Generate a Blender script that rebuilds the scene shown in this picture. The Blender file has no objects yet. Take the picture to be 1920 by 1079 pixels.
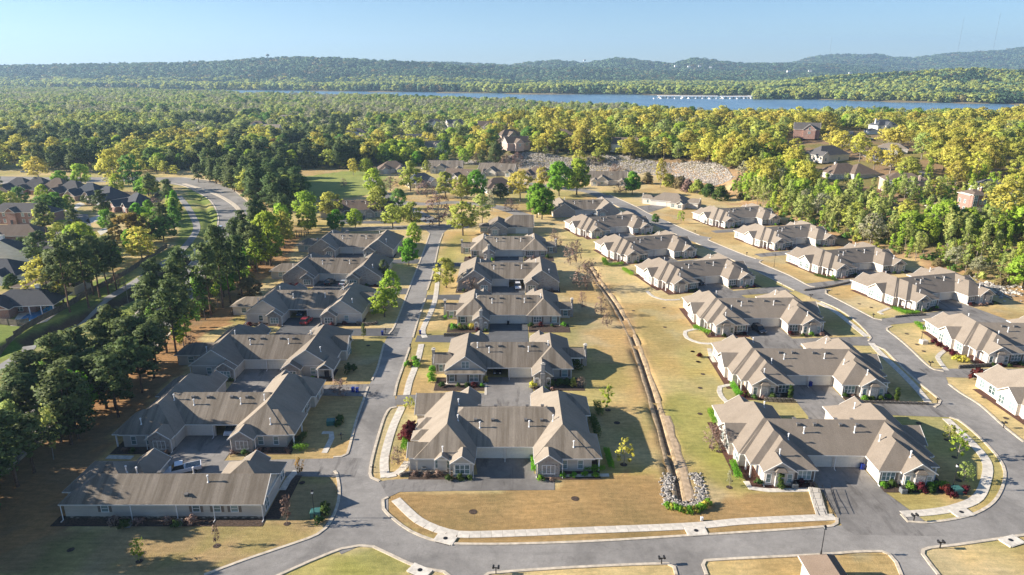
import bpy, math, random
import numpy as np
from mathutils import Vector, noise
R = math.radians
random.seed(7); RNG = np.random.default_rng(7)
S = bpy.context.scene; COL = S.collection
# ---------------------------------------------------------------- camera, sky, sun, exposure
H, H0, FPX = 64.0, 130.0, 1280.0
TILT = math.atan((539.5 - H0) / FPX)
cd = bpy.data.cameras.new('camera'); cam = bpy.data.objects.new('camera', cd); COL.objects.link(cam)
cam.location = (0, 0, H); cam.rotation_euler = (math.pi/2 - TILT, 0, 0)
cd.sensor_width = 36; cd.lens = FPX/1920*36; cd.clip_start = 1; cd.clip_end = 30000
S.camera = cam
SUN_EL, SUN_AZ = 22.0, -90.0          # azimuth clockwise from +Y: the sun stands to the left
w = bpy.data.worlds.new('World'); S.world = w; w.use_nodes = True
nt = w.node_tree; bg = nt.nodes['Background']
sky = nt.nodes.new('ShaderNodeTexSky'); sky.sky_type = 'NISHITA'; sky.sun_disc = False
sky.sun_elevation = R(SUN_EL); sky.sun_rotation = R(SUN_AZ); sky.altitude = 100
sky.air_density = .85; sky.dust_density = 0.1; sky.ozone_density = 5.0
nt.links.new(sky.outputs[0], bg.inputs[0]); bg.inputs[1].default_value = 0.060
sl = bpy.data.lights.new('sun', 'SUN'); so = bpy.data.objects.new('sun', sl); COL.objects.link(so)
sl.energy = 5.0; sl.angle = R(0.5); sl.color = (1.0, 0.91, 0.79)
sd = Vector((math.sin(R(SUN_AZ))*math.cos(R(SUN_EL)), math.cos(R(SUN_AZ))*math.cos(R(SUN_EL)), math.sin(R(SUN_EL))))
so.rotation_euler = sd.to_track_quat('Z', 'Y').to_euler()
S.view_settings.view_transform = 'Standard'; S.view_settings.look = 'None'
S.view_settings.gamma = 1; S.view_settings.exposure = 1.36
S.view_settings.use_curve_mapping = False
S.cycles.volume_bounces = 0; S.cycles.max_bounces = 5; S.cycles.transparent_max_bounces = 4
S.cycles.use_denoising = True

# ---------------------------------------------------------------- survey helpers
def P(x, y, z=0):
    dy, dz = y, z - H
    dep = dy*math.cos(TILT) - dz*math.sin(TILT); up = dy*math.sin(TILT) + dz*math.cos(TILT)
    return 960 + FPX*x/dep, 539.5 - FPX*up/dep
def G(px, py, z=0):
    u = (px-960)/FPX; v = (py-539.5)/FPX
    dy = math.cos(TILT) - v*math.sin(TILT); dz = -math.sin(TILT) - v*math.cos(TILT)
    if z is None:
        s = 60.0
        while s < 3000:
            if H + dz*s <= T1(u*s, dy*s): break
            s += 1.0 + s*0.002
        return (u*s, dy*s)
    s = (z-H)/dz
    return (u*s, dy*s)
VW = {'a': (1, 0, 0), 'l0': (3.371, 100, 680), 'c1': (4.571, 740, 700), 'c2': (5.647, 780, 580), 'l2': (4.795, 340, 560), 'r1': (3.996, 1320, 720),
      '2': (2.3514, 640, 620), '1': (2.3514, 0, 620), '3': (2.3514, 1220, 620), '4': (2.9964, 300, 360), '5': (2.9964, 740, 360), '6': (2.3415, 1100, 330),
      '7': (2.509, 0, 290), 'za': (5.994, 560, 270), 'zb': (5.994, 860, 280), 'z9': (5.994, 1160, 320), 'zr': (5.994, 1460, 200), 'zl': (5.994, 0, 300),
      'lz': (3.598, 1500, 500), 'lf': (3.3725, 0, 320), 'ry': (5.139, 1640, 330)}
def V(view, x, y, z=0):
    k, ox, oy = VW[view]; return G(x/k+ox, y/k+oy, z)
def VS(view, pts, z=0): return [V(view, x, y, z) for x, y in pts]

# ---------------------------------------------------------------- terrain
EDGE = [(-60, 505), (-20, 478), (0, 462), (50, 448), (98, 428), (116, 396), (112, 350), (120, 292), (133, 240), (148, 200), (166, 160), (188, 110), (215, 40)]
def edge_dist(x, y):
    x = np.asarray(x, float); y = np.asarray(y, float)
    best = np.full(x.shape, 1e9); side = np.ones(x.shape)
    for (ax, ay), (bx, by) in zip(EDGE[:-1], EDGE[1:]):
        dx, dy = bx-ax, by-ay
        t = np.clip(((x-ax)*dx + (y-ay)*dy)/(dx*dx+dy*dy), 0, 1)
        d = np.hypot(x-ax-t*dx, y-ay-t*dy); c = dx*(y-ay) - dy*(x-ax)
        m = d < best - 1e-6
        best = np.where(m, d, best); side = np.where(m, np.sign(c), side)
    return best*side
def poly_dist(x, y, pts):
    x = np.asarray(x, float); y = np.asarray(y, float); best = np.full(x.shape, 1e9)
    for (ax, ay), (bx, by) in zip(pts[:-1], pts[1:]):
        dx, dy = bx-ax, by-ay
        t = np.clip(((x-ax)*dx + (y-ay)*dy)/(dx*dx+dy*dy+1e-9), 0, 1)
        best = np.minimum(best, np.hypot(x-ax-t*dx, y-ay-t*dy))
    return best
def sm(t): t = np.clip(t, 0, 1); return t*t*(3-2*t)
NEAR = np.array([(-6000, 2850), (-2000, 2480), (-1300, 2180), (-800, 1880), (-550, 1700), (0, 1370), (300, 1020), (900, 960), (3000, 900), (8000, 900)], float)
FAR = np.array([(-6000, 2900), (-2000, 2560), (-800, 2300), (50, 1930), (340, 1880), (640, 1770), (720, 1520), (970, 1360), (3000, 1150), (8000, 1100)], float)
def yn(x): return np.interp(x, NEAR[:, 0], NEAR[:, 1])
def yf(x): return np.interp(x, FAR[:, 0], FAR[:, 1])
SWALE = VS('a', [(1103, 498), (1122, 528), (1150, 566), (1172, 604), (1190, 643), (1213, 708), (1235, 780), (1258, 862), (1270, 905), (1277, 940)])
CHAN = VS('a', [(-120, 700), (20, 650), (148, 597), (237, 557), (296, 521), (350, 484)])
CHAN2 = VS('a', [(352, 476), (378, 452), (392, 432), (394, 408), (384, 385), (366, 366)])
def T(x, y):
    d = edge_dist(x, y)
    k = sm((np.asarray(y, float) - 330)/80)
    h = (9.5*sm(d/22)*k + 5*sm(d/45)*(1-k))*(d > 0)
    h = h + 6*sm((d-25)/130)*(d > 0)
    x = np.asarray(x, float); y = np.asarray(y, float)
    h = h*(1-sm((y-620)/260))*sm((x+60)/60)
    h = h + (y > 330)*2.0*np.sin(x/61.0)*np.sin(y/73.0)*sm((y-480)/200)*(d > 0)
    riv = sm((y - yn(x) + 15)/30)*sm((yf(x) + 15 - y)/30)
    h = h*(1-riv) - 5*riv
    m = (y < 330)
    if m.any():
        s = poly_dist(x, y, SWALE); h = h - np.where(m & (s < .6), 1.1, 0)
        s = poly_dist(x, y, CHAN); h = h - np.where(m, 2.3*(1-sm((s-1.2)/3.2)), 0)
        s = poly_dist(x, y, CHAN2); h = h - np.where(True, 1.0*(1-sm((s-.4)/1.8)), 0)
    return h
def T1(x, y): return float(T(np.array([x]), np.array([y]))[0])

# ---------------------------------------------------------------- materials
def nn(t, k, **kw):
    n = t.nodes.new(k)
    for a, b in kw.items(): setattr(n, a, b)
    return n
def ramp(t, fac, stops):
    r = t.nodes.new('ShaderNodeValToRGB'); e = r.color_ramp.elements
    while len(e) < len(stops): e.new(0.5)
    for q, (p, c) in zip(e, stops): q.position = p; q.color = (*c, 1) if len(c) == 3 else c
    t.links.new(fac, r.inputs[0]); return r.outputs[0]
def noise_tex(t, vec, scale, detail=3, rough=.6, dist=0.0):
    n = t.nodes.new('ShaderNodeTexNoise'); n.inputs['Scale'].default_value = scale; n.inputs['Detail'].default_value = detail
    n.inputs['Roughness'].default_value = rough; n.inputs['Distortion'].default_value = dist
    if vec is not None: t.links.new(vec, n.inputs['Vector'])
    return n.outputs['Fac']
def mapping(t, src, scale):
    m = t.nodes.new('ShaderNodeMapping'); m.inputs['Scale'].default_value = scale; t.links.new(src, m.inputs['Vector']); return m.outputs[0]
def mix(t, f, a, b, mode='MIX'):
    m = t.nodes.new('ShaderNodeMix'); m.data_type = 'RGBA'; m.blend_type = mode
    for s, v in ((m.inputs[0], f), (m.inputs[6], a), (m.inputs[7], b)):
        if isinstance(v, (int, float)): s.default_value = v
        elif isinstance(v, tuple): s.default_value = (*v, 1)
        else: t.links.new(v, s)
    return m.outputs[2]
def new_mat(name, rough=.8, spec=.3):
    m = bpy.data.materials.new(name); m.use_nodes = True; t = m.node_tree; b = t.nodes['Principled BSDF']
    b.inputs['Roughness'].default_value = rough; b.inputs['Specular IOR Level'].default_value = spec
    return m, t, b
MAT = {}
def simple(name, c, rough=.8, var=.12, scale=3.0, spec=.3, bump=0.0, metal=0.0, obj_var=0.0):
    m, t, b = new_mat(name, rough, spec)
    co = nn(t, 'ShaderNodeTexCoord').outputs['Object']
    f = noise_tex(t, co, scale, 4)
    c0 = tuple(max(0, v*(1-var*1.6)) for v in c); c1 = tuple(v*(1+var*1.6) for v in c)
    col = ramp(t, f, [(.3, c0), (.7, c1)])
    if obj_var:
        oi = nn(t, 'ShaderNodeObjectInfo'); hv = nn(t, 'ShaderNodeHueSaturation'); mr = nn(t, 'ShaderNodeMapRange')
        mr.inputs[3].default_value = 1-obj_var; mr.inputs[4].default_value = 1+obj_var
        t.links.new(oi.outputs['Random'], mr.inputs[0]); t.links.new(mr.outputs[0], hv.inputs['Value']); t.links.new(col, hv.inputs['Color']); col = hv.outputs[0]
    t.links.new(col, b.inputs['Base Color']); b.inputs['Metallic'].default_value = metal
    if bump:
        bp = nn(t, 'ShaderNodeBump'); bp.inputs['Strength'].default_value = bump; bp.inputs['Distance'].default_value = .05
        t.links.new(f, bp.inputs['Height']); t.links.new(bp.outputs[0], b.inputs['Normal'])
    MAT[name] = m; return m
def roof_mat(name, a, b2, streak=.5, courses=True):
    m, t, b = new_mat(name, .9, .15)
    tc = nn(t, 'ShaderNodeTexCoord'); co = tc.outputs['Object']
    nx = noise_tex(t, mapping(t, co, (1.1, .07, .07)), 1.0, 4, .65); ny = noise_tex(t, mapping(t, co, (.07, 1.1, .07)), 1.0, 4, .65)
    sx = nn(t, 'ShaderNodeSeparateXYZ'); t.links.new(tc.outputs['Normal'], sx.inputs[0])
    ax = nn(t, 'ShaderNodeMath', operation='ABSOLUTE'); t.links.new(sx.outputs[0], ax.inputs[0])
    gt = nn(t, 'ShaderNodeMath', operation='GREATER_THAN'); t.links.new(ax.outputs[0], gt.inputs[0]); gt.inputs[1].default_value = .3
    st = mix(t, gt.outputs[0], nx, ny)
    blot = noise_tex(t, co, .35, 5, .6); fine = noise_tex(t, co, 9.0, 2, .7)
    oi = nn(t, 'ShaderNodeObjectInfo')
    base = mix(t, oi.outputs['Random'], a, b2)
    dark = mix(t, 1.0, base, (.52, .50, .47), 'MULTIPLY')
    sg = mix(t, gt.outputs[0], (1, 1, 1), (.28, .28, .28)); c1 = mix(t, mix(t, 1.0, ramp(t, st, [(.36, (streak,)*3), (.66, (streak*.12,)*3)]), sg, 'MULTIPLY'), base, dark)
    c2 = mix(t, ramp(t, blot, [(.42, (0, 0, 0)), (.75, (.32,)*3)]), c1, dark)
    c3 = mix(t, 1.0, c2, ramp(t, fine, [(.3, (.78,)*3), (.7, (1.2,)*3)]), 'MULTIPLY')
    t.links.new(c3, b.inputs['Base Color'])
    # shingle courses: fine horizontal relief
    wv = nn(t, 'ShaderNodeTexWave', wave_type='BANDS', bands_direction='Z', wave_profile='SAW'); wv.inputs['Scale'].default_value = 2.2; wv.inputs['Distortion'].default_value = .6
    t.links.new(co, wv.inputs['Vector'])
    bp = nn(t, 'ShaderNodeBump'); bp.inputs['Strength'].default_value = .35; bp.inputs['Distance'].default_value = .03
    t.links.new(wv.outputs['Fac'], bp.inputs['Height'])
    b3 = nn(t, 'ShaderNodeBump'); b3.inputs['Strength'].default_value = .4; b3.inputs['Distance'].default_value = .05
    t.links.new(fine, b3.inputs['Height']); t.links.new(bp.outputs[0], b3.inputs['Normal']); t.links.new(b3.outputs[0], b.inputs['Normal'])
    MAT[name] = m; return m
roof_mat('roof_brown', (.235, .20, .162), (.33, .28, .222), .95)
roof_mat('roof_tan', (.30, .252, .20), (.25, .208, .165), .25)
roof_mat('roof_slate', (.075, .085, .10), (.12, .11, .105), .2)
roof_mat('roof_umber', (.16, .12, .095), (.19, .145, .11), .4)
def siding_mat(name, c):
    m, t, b = new_mat(name, .6, .3)
    co = nn(t, 'ShaderNodeTexCoord').outputs['Object']
    f = noise_tex(t, mapping(t, co, (.4, .4, 1.6)), 1.0, 4)
    col = ramp(t, f, [(.3, tuple(v*.86 for v in c)), (.7, tuple(v*1.08 for v in c))]); t.links.new(col, b.inputs['Base Color'])
    wv = nn(t, 'ShaderNodeTexWave', wave_type='BANDS', bands_direction='Z', wave_profile='SAW'); wv.inputs['Scale'].default_value = 1.6
    t.links.new(co, wv.inputs['Vector']); bp = nn(t, 'ShaderNodeBump'); bp.inputs['Strength'].default_value = .5; bp.inputs['Distance'].default_value = .03
    t.links.new(wv.outputs['Fac'], bp.inputs['Height']); t.links.new(bp.outputs[0], b.inputs['Normal'])
    MAT[name] = m
siding_mat('siding_cream', (.66, .60, .52)); siding_mat('siding_greige', (.52, .48, .42)); siding_mat('siding_white', (.78, .77, .74))
def brick_mat(name, c1, c2, mortar, sc, w_=.5, h_=.25):
    m, t, b = new_mat(name, .9, .2)
    tc = nn(t, 'ShaderNodeTexCoord')
    v = nn(t, 'ShaderNodeTexVoronoi'); v.inputs['Scale'].default_value = sc
    t.links.new(mapping(t, tc.outputs['Object'], (1, 1, 1.8)), v.inputs['Vector'])
    sp = nn(t, 'ShaderNodeSeparateColor'); t.links.new(v.outputs['Color'], sp.inputs[0])
    col = ramp(t, sp.outputs[0], [(.0, c1), (.5, c2), (.95, tuple(x*1.5 for x in c1))])
    e = ramp(t, v.outputs['Distance'], [(.3, (0, 0, 0)), (.55, (1, 1, 1))])
    t.links.new(mix(t, e, col, mortar), b.inputs['Base Color'])
    bp = nn(t, 'ShaderNodeBump'); bp.inputs['Strength'].default_value = .8; bp.inputs['Distance'].default_value = .06; bp.invert = True
    t.links.new(v.outputs['Distance'], bp.inputs['Height']); t.links.new(bp.outputs[0], b.inputs['Normal'])
    MAT[name] = m
brick_mat('stone_veneer', (.20, .165, .15), (.44, .38, .34), (.36, .34, .31), 1.9)
brick_mat('stone_pale', (.34, .31, .29), (.62, .58, .55), (.42, .40, .37), 2.2)
brick_mat('stone_wall', (.22, .19, .155), (.36, .32, .27), (.07, .06, .05), 1.6)
brick_mat('brick_red', (.26, .10, .07), (.33, .15, .11), (.34, .24, .2), 4.0)
brick_mat('brick_rose', (.42, .25, .19), (.50, .33, .26), (.5, .4, .34), 4.0)
simple('trim', (.74, .71, .65), .5, .05); simple('white_paint', (.80, .79, .77), .45, .04); simple('garage_white', (.70, .67, .60), .5, .04)
simple('shutter_taupe', (.17, .14, .115), .6); simple('dark_metal', (.018, .018, .02), .4); simple('door_dark', (.05, .05, .06), .5)
simple('concrete', (.60, .545, .46), .85, .14, 1.4, bump=.2, obj_var=.07); simple('kerb_concrete', (.56, .48, .37), .85, .16, 1.2)
simple('vent_grey', (.16, .15, .14), .6); simple('pvc_white', (.75, .74, .72), .5); simple('mulch', (.075, .05, .036), .95, .4, 4, bump=.5)
simple('mulch_red', (.10, .045, .03), .95, .4, 4, bump=.5)
simple('wood_fence', (.17, .14, .11), .9, .3, 2, obj_var=.12); simple('bark', (.10, .075, .055), .95, .3, 3, bump=.6, obj_var=.2); simple('bark_pale', (.26, .22, .18), .95, .25, 3, bump=.5, obj_var=.2)
simple('bark_pine', (.15, .09, .06), .95, .35, 2, bump=.6, obj_var=.15); simple('utility_green', (.05, .15, .13), .5); simple('plastic_blue', (.01, .03, .24), .4)
simple('ac_grey', (.20, .21, .21), .6); simple('tyre', (.02, .02, .02), .8); simple('chrome', (.5, .5, .5), .25, metal=1.0)
simple('water_pool', (.03, .22, .42), .08, .1, 1.5); simple('dirt_bank', (.36, .265, .16), .95, .28, .9, bump=.5)
simple('dirt_pale', (.42, .31, .20), .95, .2, 1.2, bump=.3); simple('ditch_dark', (.20, .145, .09), .95, .4, 2)
simple('tarp_blue', (.02, .25, .45), .4); simple('flag_red', (.5, .04, .05), .6)
m, t, b = new_mat('window_glass', .06, .6); b.inputs['Base Color'].default_value = (.045, .085, .085, 1)
tc = nn(t, 'ShaderNodeTexCoord'); f = noise_tex(t, mapping(t, tc.outputs['Object'], (1.3, 1.3, .6)), 1.0, 2)
oi = nn(t, 'ShaderNodeObjectInfo'); t.links.new(mix(t, oi.outputs['Random'], ramp(t, f, [(.35, (.02, .035, .035)), (.7, (.16, .25, .25))]), (.30, .40, .40), 'MIX'), b.inputs['Base Color']); MAT['window_glass'] = m
def paint(name, c, rough=.25):
    m, t, b = new_mat(name, rough, .5); b.inputs['Base Color'].default_value = (*c, 1); b.inputs['Coat Weight'].default_value = .5
    co = nn(t, 'ShaderNodeTexCoord').outputs['Object']; f = noise_tex(t, co, 2.0, 3)
    t.links.new(ramp(t, f, [(.3, tuple(v*.9 for v in c)), (.7, c)]), b.inputs['Base Color']); MAT[name] = m
paint('paint_white', (.75, .76, .78)); paint('paint_black', (.02, .022, .028)); paint('paint_red', (.28, .02, .025)); paint('paint_silver', (.42, .46, .5)); paint('paint_blue', (.06, .12, .2)); paint('glass_car', (.02, .025, .03), .08)
def asphalt(name, c, crack=True):
    m, t, b = new_mat(name, .92, .25)
    co = nn(t, 'ShaderNodeTexCoord').outputs['Object']
    big = noise_tex(t, co, .06, 5, .65, .6); mid = noise_tex(t, co, .7, 5, .7); fine = noise_tex(t, co, 7, 2, .8)
    c1 = ramp(t, big, [(.34, tuple(v*.70 for v in c)), (.5, c), (.66, tuple(v*1.22 for v in c))])
    c2 = mix(t, 1.0, c1, ramp(t, mid, [(.3, (.84,)*3), (.72, (1.1,)*3)]), 'MULTIPLY')
    c3 = mix(t, 1.0, c2, ramp(t, fine, [(.3, (.88,)*3), (.7, (1.12,)*3)]), 'MULTIPLY')
    if crack:
        v = nn(t, 'ShaderNodeTexVoronoi', feature='DISTANCE_TO_EDGE'); v.inputs['Scale'].default_value = .085
        dm = nn(t, 'ShaderNodeVectorMath', operation='ADD'); nz = nn(t, 'ShaderNodeTexNoise'); nz.inputs['Scale'].default_value = .25; nz.inputs['Detail'].default_value = 5
        sc = nn(t, 'ShaderNodeVectorMath', operation='SCALE'); sc.inputs['Scale'].default_value = 9
        t.links.new(co, nz.inputs['Vector']); t.links.new(nz.outputs['Color'], sc.inputs[0]); t.links.new(co, dm.inputs[0]); t.links.new(sc.outputs[0], dm.inputs[1]); t.links.new(dm.outputs[0], v.inputs['Vector'])
        c3 = mix(t, ramp(t, v.outputs['Distance'], [(.002, (.3,)*3), (.006, (0,)*3)]), c3, tuple(v*.45 for v in c))
    if name == 'asphalt_drive':       # oil and tyre stains, drawn out along the drive
        s1 = noise_tex(t, mapping(t, co, (.55, .11, 1)), 1.0, 5, .7, .5); c3 = mix(t, ramp(t, s1, [(.52, (0, 0, 0)), (.66, (.62,)*3)]), c3, (.07, .062, .056))
    else:
        s1 = noise_tex(t, mapping(t, co, (.035, .22, 1)), 1.0, 4, .7, .3); c3 = mix(t, ramp(t, s1, [(.56, (0, 0, 0)), (.70, (.30,)*3)]), c3, (.12, .11, .10))
    t.links.new(c3, b.inputs['Base Color'])
    bp = nn(t, 'ShaderNodeBump'); bp.inputs['Strength'].default_value = .3; bp.inputs['Distance'].default_value = .03; t.links.new(fine, bp.inputs['Height']); t.links.new(bp.outputs[0], b.inputs['Normal'])
    MAT[name] = m
asphalt('asphalt', (.275, .256, .232)); asphalt('asphalt_drive', (.235, .218, .198), False); asphalt('path_grey', (.33, .31, .28), False); asphalt('asphalt_dark', (.12, .12, .12), False)
# oil and tyre stains live on the drive courts as a darker worn band
# ground: colour layers from a vertex colour (what grows there) plus grain
m, t, b = new_mat('ground', .95, .1)
co = nn(t, 'ShaderNodeTexCoord').outputs['Object']
at = nn(t, 'ShaderNodeAttribute', attribute_name='Col')
n1 = noise_tex(t, co, .09, 6, .65, .4); n2 = noise_tex(t, co, 1.1, 4, .7); n3 = noise_tex(t, mapping(t, co, (.25, 1.6, 1)), 1.0, 3, .6); n4 = noise_tex(t, co, 5.5, 3, .75)
g = mix(t, 1.0, at.outputs['Color'], ramp(t, n1, [(.3, (.74, .80, .78)), (.5, (1, 1, 1)), (.72, (1.18, 1.12, 1.05))]), 'MULTIPLY')
g = mix(t, 1.0, g, ramp(t, n2, [(.28, (.76, .78, .76)), (.7, (1.16, 1.13, 1.1))]), 'MULTIPLY')
g = mix(t, 1.0, g, ramp(t, n3, [(.3, (.82, .82, .80)), (.7, (1.12, 1.12, 1.12))]), 'MULTIPLY')
g = mix(t, 1.0, g, ramp(t, n4, [(.3, (.80, .80, .78)), (.7, (1.18, 1.18, 1.18))]), 'MULTIPLY')
t.links.new(g, b.inputs['Base Color'])
bp = nn(t, 'ShaderNodeBump'); bp.inputs['Strength'].default_value = .7; bp.inputs['Distance'].default_value = .12; t.links.new(n4, bp.inputs['Height']); t.links.new(bp.outputs[0], b.inputs['Normal'])
MAT['ground'] = m
m, t, b = new_mat('river_water', .30, .4)
co = nn(t, 'ShaderNodeTexCoord').outputs['Object']
f = noise_tex(t, mapping(t, co, (1, .35, 1)), .012, 4); t.links.new(ramp(t, f, [(.35, (.09, .18, .28)), (.7, (.15, .27, .38))]), b.inputs['Base Color'])
bp = nn(t, 'ShaderNodeBump'); bp.inputs['Strength'].default_value = .6; bp.inputs['Distance'].default_value = .6; t.links.new(noise_tex(t, co, .25, 3), bp.inputs['Height']); t.links.new(bp.outputs[0], b.inputs['Normal'])
MAT['river_water'] = m
def leaf_mat(name, a, b2, trans=.5, var=.12, obj=.18):
    m, t, b = new_mat(name, .65, .15)
    ge = nn(t, 'ShaderNodeNewGeometry'); oi = nn(t, 'ShaderNodeObjectInfo')
    co = nn(t, 'ShaderNodeTexCoord').outputs['Object']; f = noise_tex(t, co, .55, 2)
    c = mix(t, ramp(t, f, [(.35, (0, 0, 0)), (.65, (1, 1, 1))]), a, b2)
    hv = nn(t, 'ShaderNodeHueSaturation'); mr = nn(t, 'ShaderNodeMapRange'); mr.inputs[3].default_value = 1-var; mr.inputs[4].default_value = 1+var
    t.links.new(ge.outputs['Random Per Island'], mr.inputs[0]); t.links.new(mr.outputs[0], hv.inputs['Value']); t.links.new(c, hv.inputs['Color'])
    h2 = nn(t, 'ShaderNodeHueSaturation'); m2 = nn(t, 'ShaderNodeMapRange'); m2.inputs[3].default_value = 1-obj; m2.inputs[4].default_value = 1+obj
    m3 = nn(t, 'ShaderNodeMapRange'); m3.inputs[3].default_value = .485; m3.inputs[4].default_value = .515
    ml = nn(t, 'ShaderNodeMath', operation='MULTIPLY'); ml.inputs[1].default_value = 7.31; fr = nn(t, 'ShaderNodeMath', operation='FRACT')
    t.links.new(oi.outputs['Random'], ml.inputs[0]); t.links.new(ml.outputs[0], fr.inputs[0]); t.links.new(fr.outputs[0], m3.inputs[0]); t.links.new(m3.outputs[0], h2.inputs['Hue'])
    t.links.new(oi.outputs['Random'], m2.inputs[0]); t.links.new(m2.outputs[0], h2.inputs['Value']); t.links.new(hv.outputs[0], h2.inputs['Color'])
    t.links.new(h2.outputs[0], b.inputs['Base Color'])
    tr = nn(t, 'ShaderNodeBsdfTranslucent'); t.links.new(h2.outputs[0], tr.inputs[0]); ms = nn(t, 'ShaderNodeMixShader'); ms.inputs[0].default_value = trans
    out = t.nodes['Material Output']; t.links.new(b.outputs[0], ms.inputs[1]); t.links.new(tr.outputs[0], ms.inputs[2]); t.links.new(ms.outputs[0], out.inputs[0])
    MAT[name] = m
leaf_mat('leaf_pine', (.105, .145, .045), (.155, .20, .062), .35); leaf_mat('leaf_pine_soft', (.09, .14, .04), (.135, .185, .052), .3)
leaf_mat('leaf_green', (.17, .38, .035), (.26, .48, .045))
leaf_mat('leaf_mid', (.13, .26, .05), (.21, .34, .065))
leaf_mat('leaf_olive', (.45, .49, .095), (.56, .58, .12))
leaf_mat('leaf_gold', (.58, .54, .10), (.68, .62, .13))
leaf_mat('leaf_lime', (.37, .52, .055), (.50, .62, .085))
leaf_mat('leaf_pale', (.41, .48, .13), (.52, .57, .18))
leaf_mat('leaf_grey', (.40, .40, .24), (.48, .47, .29))
leaf_mat('leaf_rust', (.30, .19, .05), (.36, .24, .07))
leaf_mat('leaf_red', (.11, .018, .022), (.16, .03, .032))
leaf_mat('leaf_bare', (.24, .155, .12), (.30, .20, .16), .1)
leaf_mat('leaf_blossom', (.60, .56, .48), (.5, .46, .36))
leaf_mat('leaf_shrub', (.07, .13, .03), (.13, .2, .04)); leaf_mat('leaf_hill', (.11, .20, .095), (.20, .28, .12), .1, .3, .3)
leaf_mat('leaf_hill_dark', (.055, .11, .06), (.08, .14, .065), .1, .3, .2)
leaf_mat('leaf_scrub', (.30, .25, .11), (.36, .31, .14))
# ---------------------------------------------------------------- mesh helpers
class MB:
    def __init__(s): s.v = []; s.f = []; s.m = []
    def face(s, pts, m=0):
        n = len(s.v); s.v += [tuple(p) for p in pts]; s.f.append(tuple(range(n, n+len(pts)))); s.m.append(m)
    def box(s, x0, x1, y0, y1, z0, z1, m=0, top=1.0):
        cx, cy = (x0+x1)/2, (y0+y1)/2; hx, hy = (x1-x0)/2, (y1-y0)/2; n = len(s.v)
        for z, k in ((z0, 1), (z1, top)):
            for a, b in ((-1, -1), (1, -1), (1, 1), (-1, 1)): s.v.append((cx+a*hx*k, cy+b*hy*k, z))
        for q in ((3, 2, 1, 0), (4, 5, 6, 7), (0, 1, 5, 4), (1, 2, 6, 5), (2, 3, 7, 6), (3, 0, 4, 7)): s.f.append(tuple(n+i for i in q)); s.m.append(m)
    def prism(s, prof, y0, y1, ax='y', m=0):   # prof: list of (u, z) closed CCW seen from -axis
        def pt(u, w, z): return (u, w, z) if ax == 'y' else (w, u, z)
        a = [pt(u, y0, z) for u, z in prof]; b = [pt(u, y1, z) for u, z in prof]; k = len(prof)
        fl = ax != 'y'
        s.face(a if not fl else a[::-1], m); s.face(b[::-1] if not fl else b, m)
        for i in range(k):
            j = (i+1) % k; q = [a[j], a[i], b[i], b[j]]
            s.face(q if not fl else q[::-1], m)
    def tube(s, p0, p1, r0, r1=None, n=8, m=0, cap=True):
        r1 = r0 if r1 is None else r1; p0 = Vector(p0); p1 = Vector(p1); d = (p1-p0).normalized()
        a = d.orthogonal().normalized(); b = d.cross(a); k = len(s.v)
        for p, r in ((p0, r0), (p1, r1)):
            for i in range(n):
                t = 2*math.pi*i/n; s.v.append(tuple(p + a*(r*math.cos(t)) + b*(r*math.sin(t))))
        for i in range(n): j = (i+1) % n; s.f.append((k+i, k+j, k+n+j, k+n+i)); s.m.append(m)
        if cap: s.f.append(tuple(k+n+i for i in range(n))); s.m.append(m); s.f.append(tuple(k+n-1-i for i in range(n))); s.m.append(m)
    def ball(s, c, rx, ry, rz, n=8, k=5, m=0, jit=0.0):
        b = len(s.v)
        for i in range(k+1):
            th = math.pi*i/k
            for j in range(n):
                ph = 2*math.pi*j/n; q = 1+random.uniform(-jit, jit)
                s.v.append((c[0]+rx*q*math.sin(th)*math.cos(ph), c[1]+ry*q*math.sin(th)*math.sin(ph), c[2]+rz*q*math.cos(th)))
        for i in range(k):
            for j in range(n):
                j2 = (j+1) % n; s.f.append((b+i*n+j, b+(i+1)*n+j, b+(i+1)*n+j2, b+i*n+j2)); s.m.append(m)
    def mesh(s, name, mats, smooth=False):
        me = bpy.data.meshes.new(name); me.from_pydata(s.v, [], s.f); me.validate(verbose=False)
        for q in (mats if isinstance(mats, (list, tuple)) else [mats]): me.materials.append(MAT[q])
        if len(me.polygons) == len(s.m): me.polygons.foreach_set('material_index', s.m)
        if smooth: me.polygons.foreach_set('use_smooth', [True]*len(me.polygons))
        me.update(); return me
def link(name, data, parent=None, loc=(0, 0, 0), rz=0.0, sc=None):
    o = bpy.data.objects.new(name, data); COL.objects.link(o); o.location = loc; o.rotation_euler = (0, 0, rz)
    if sc: o.scale = sc if isinstance(sc, tuple) else (sc,)*3
    if parent: o.parent = parent
    return o
def tag(o, label, cat, group=None):
    o['label'] = label; o['category'] = cat
    if group: o['group'] = group
    return o
def struct(name, data, loc=(0, 0, 0)):
    o = link(name, data, None, loc); o['kind'] = 'structure'; return o
def copy_tree(o, parent=None):
    c = o.copy(); COL.objects.link(c); c.parent = parent
    if parent is None:
        for k in ('label', 'group'):
            if k in c: del c[k]
    for ch in o.children: copy_tree(ch, c)
    return c
SHARED = {}
def shared(key, fn):
    if key not in SHARED: SHARED[key] = fn()
    return SHARED[key]

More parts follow.
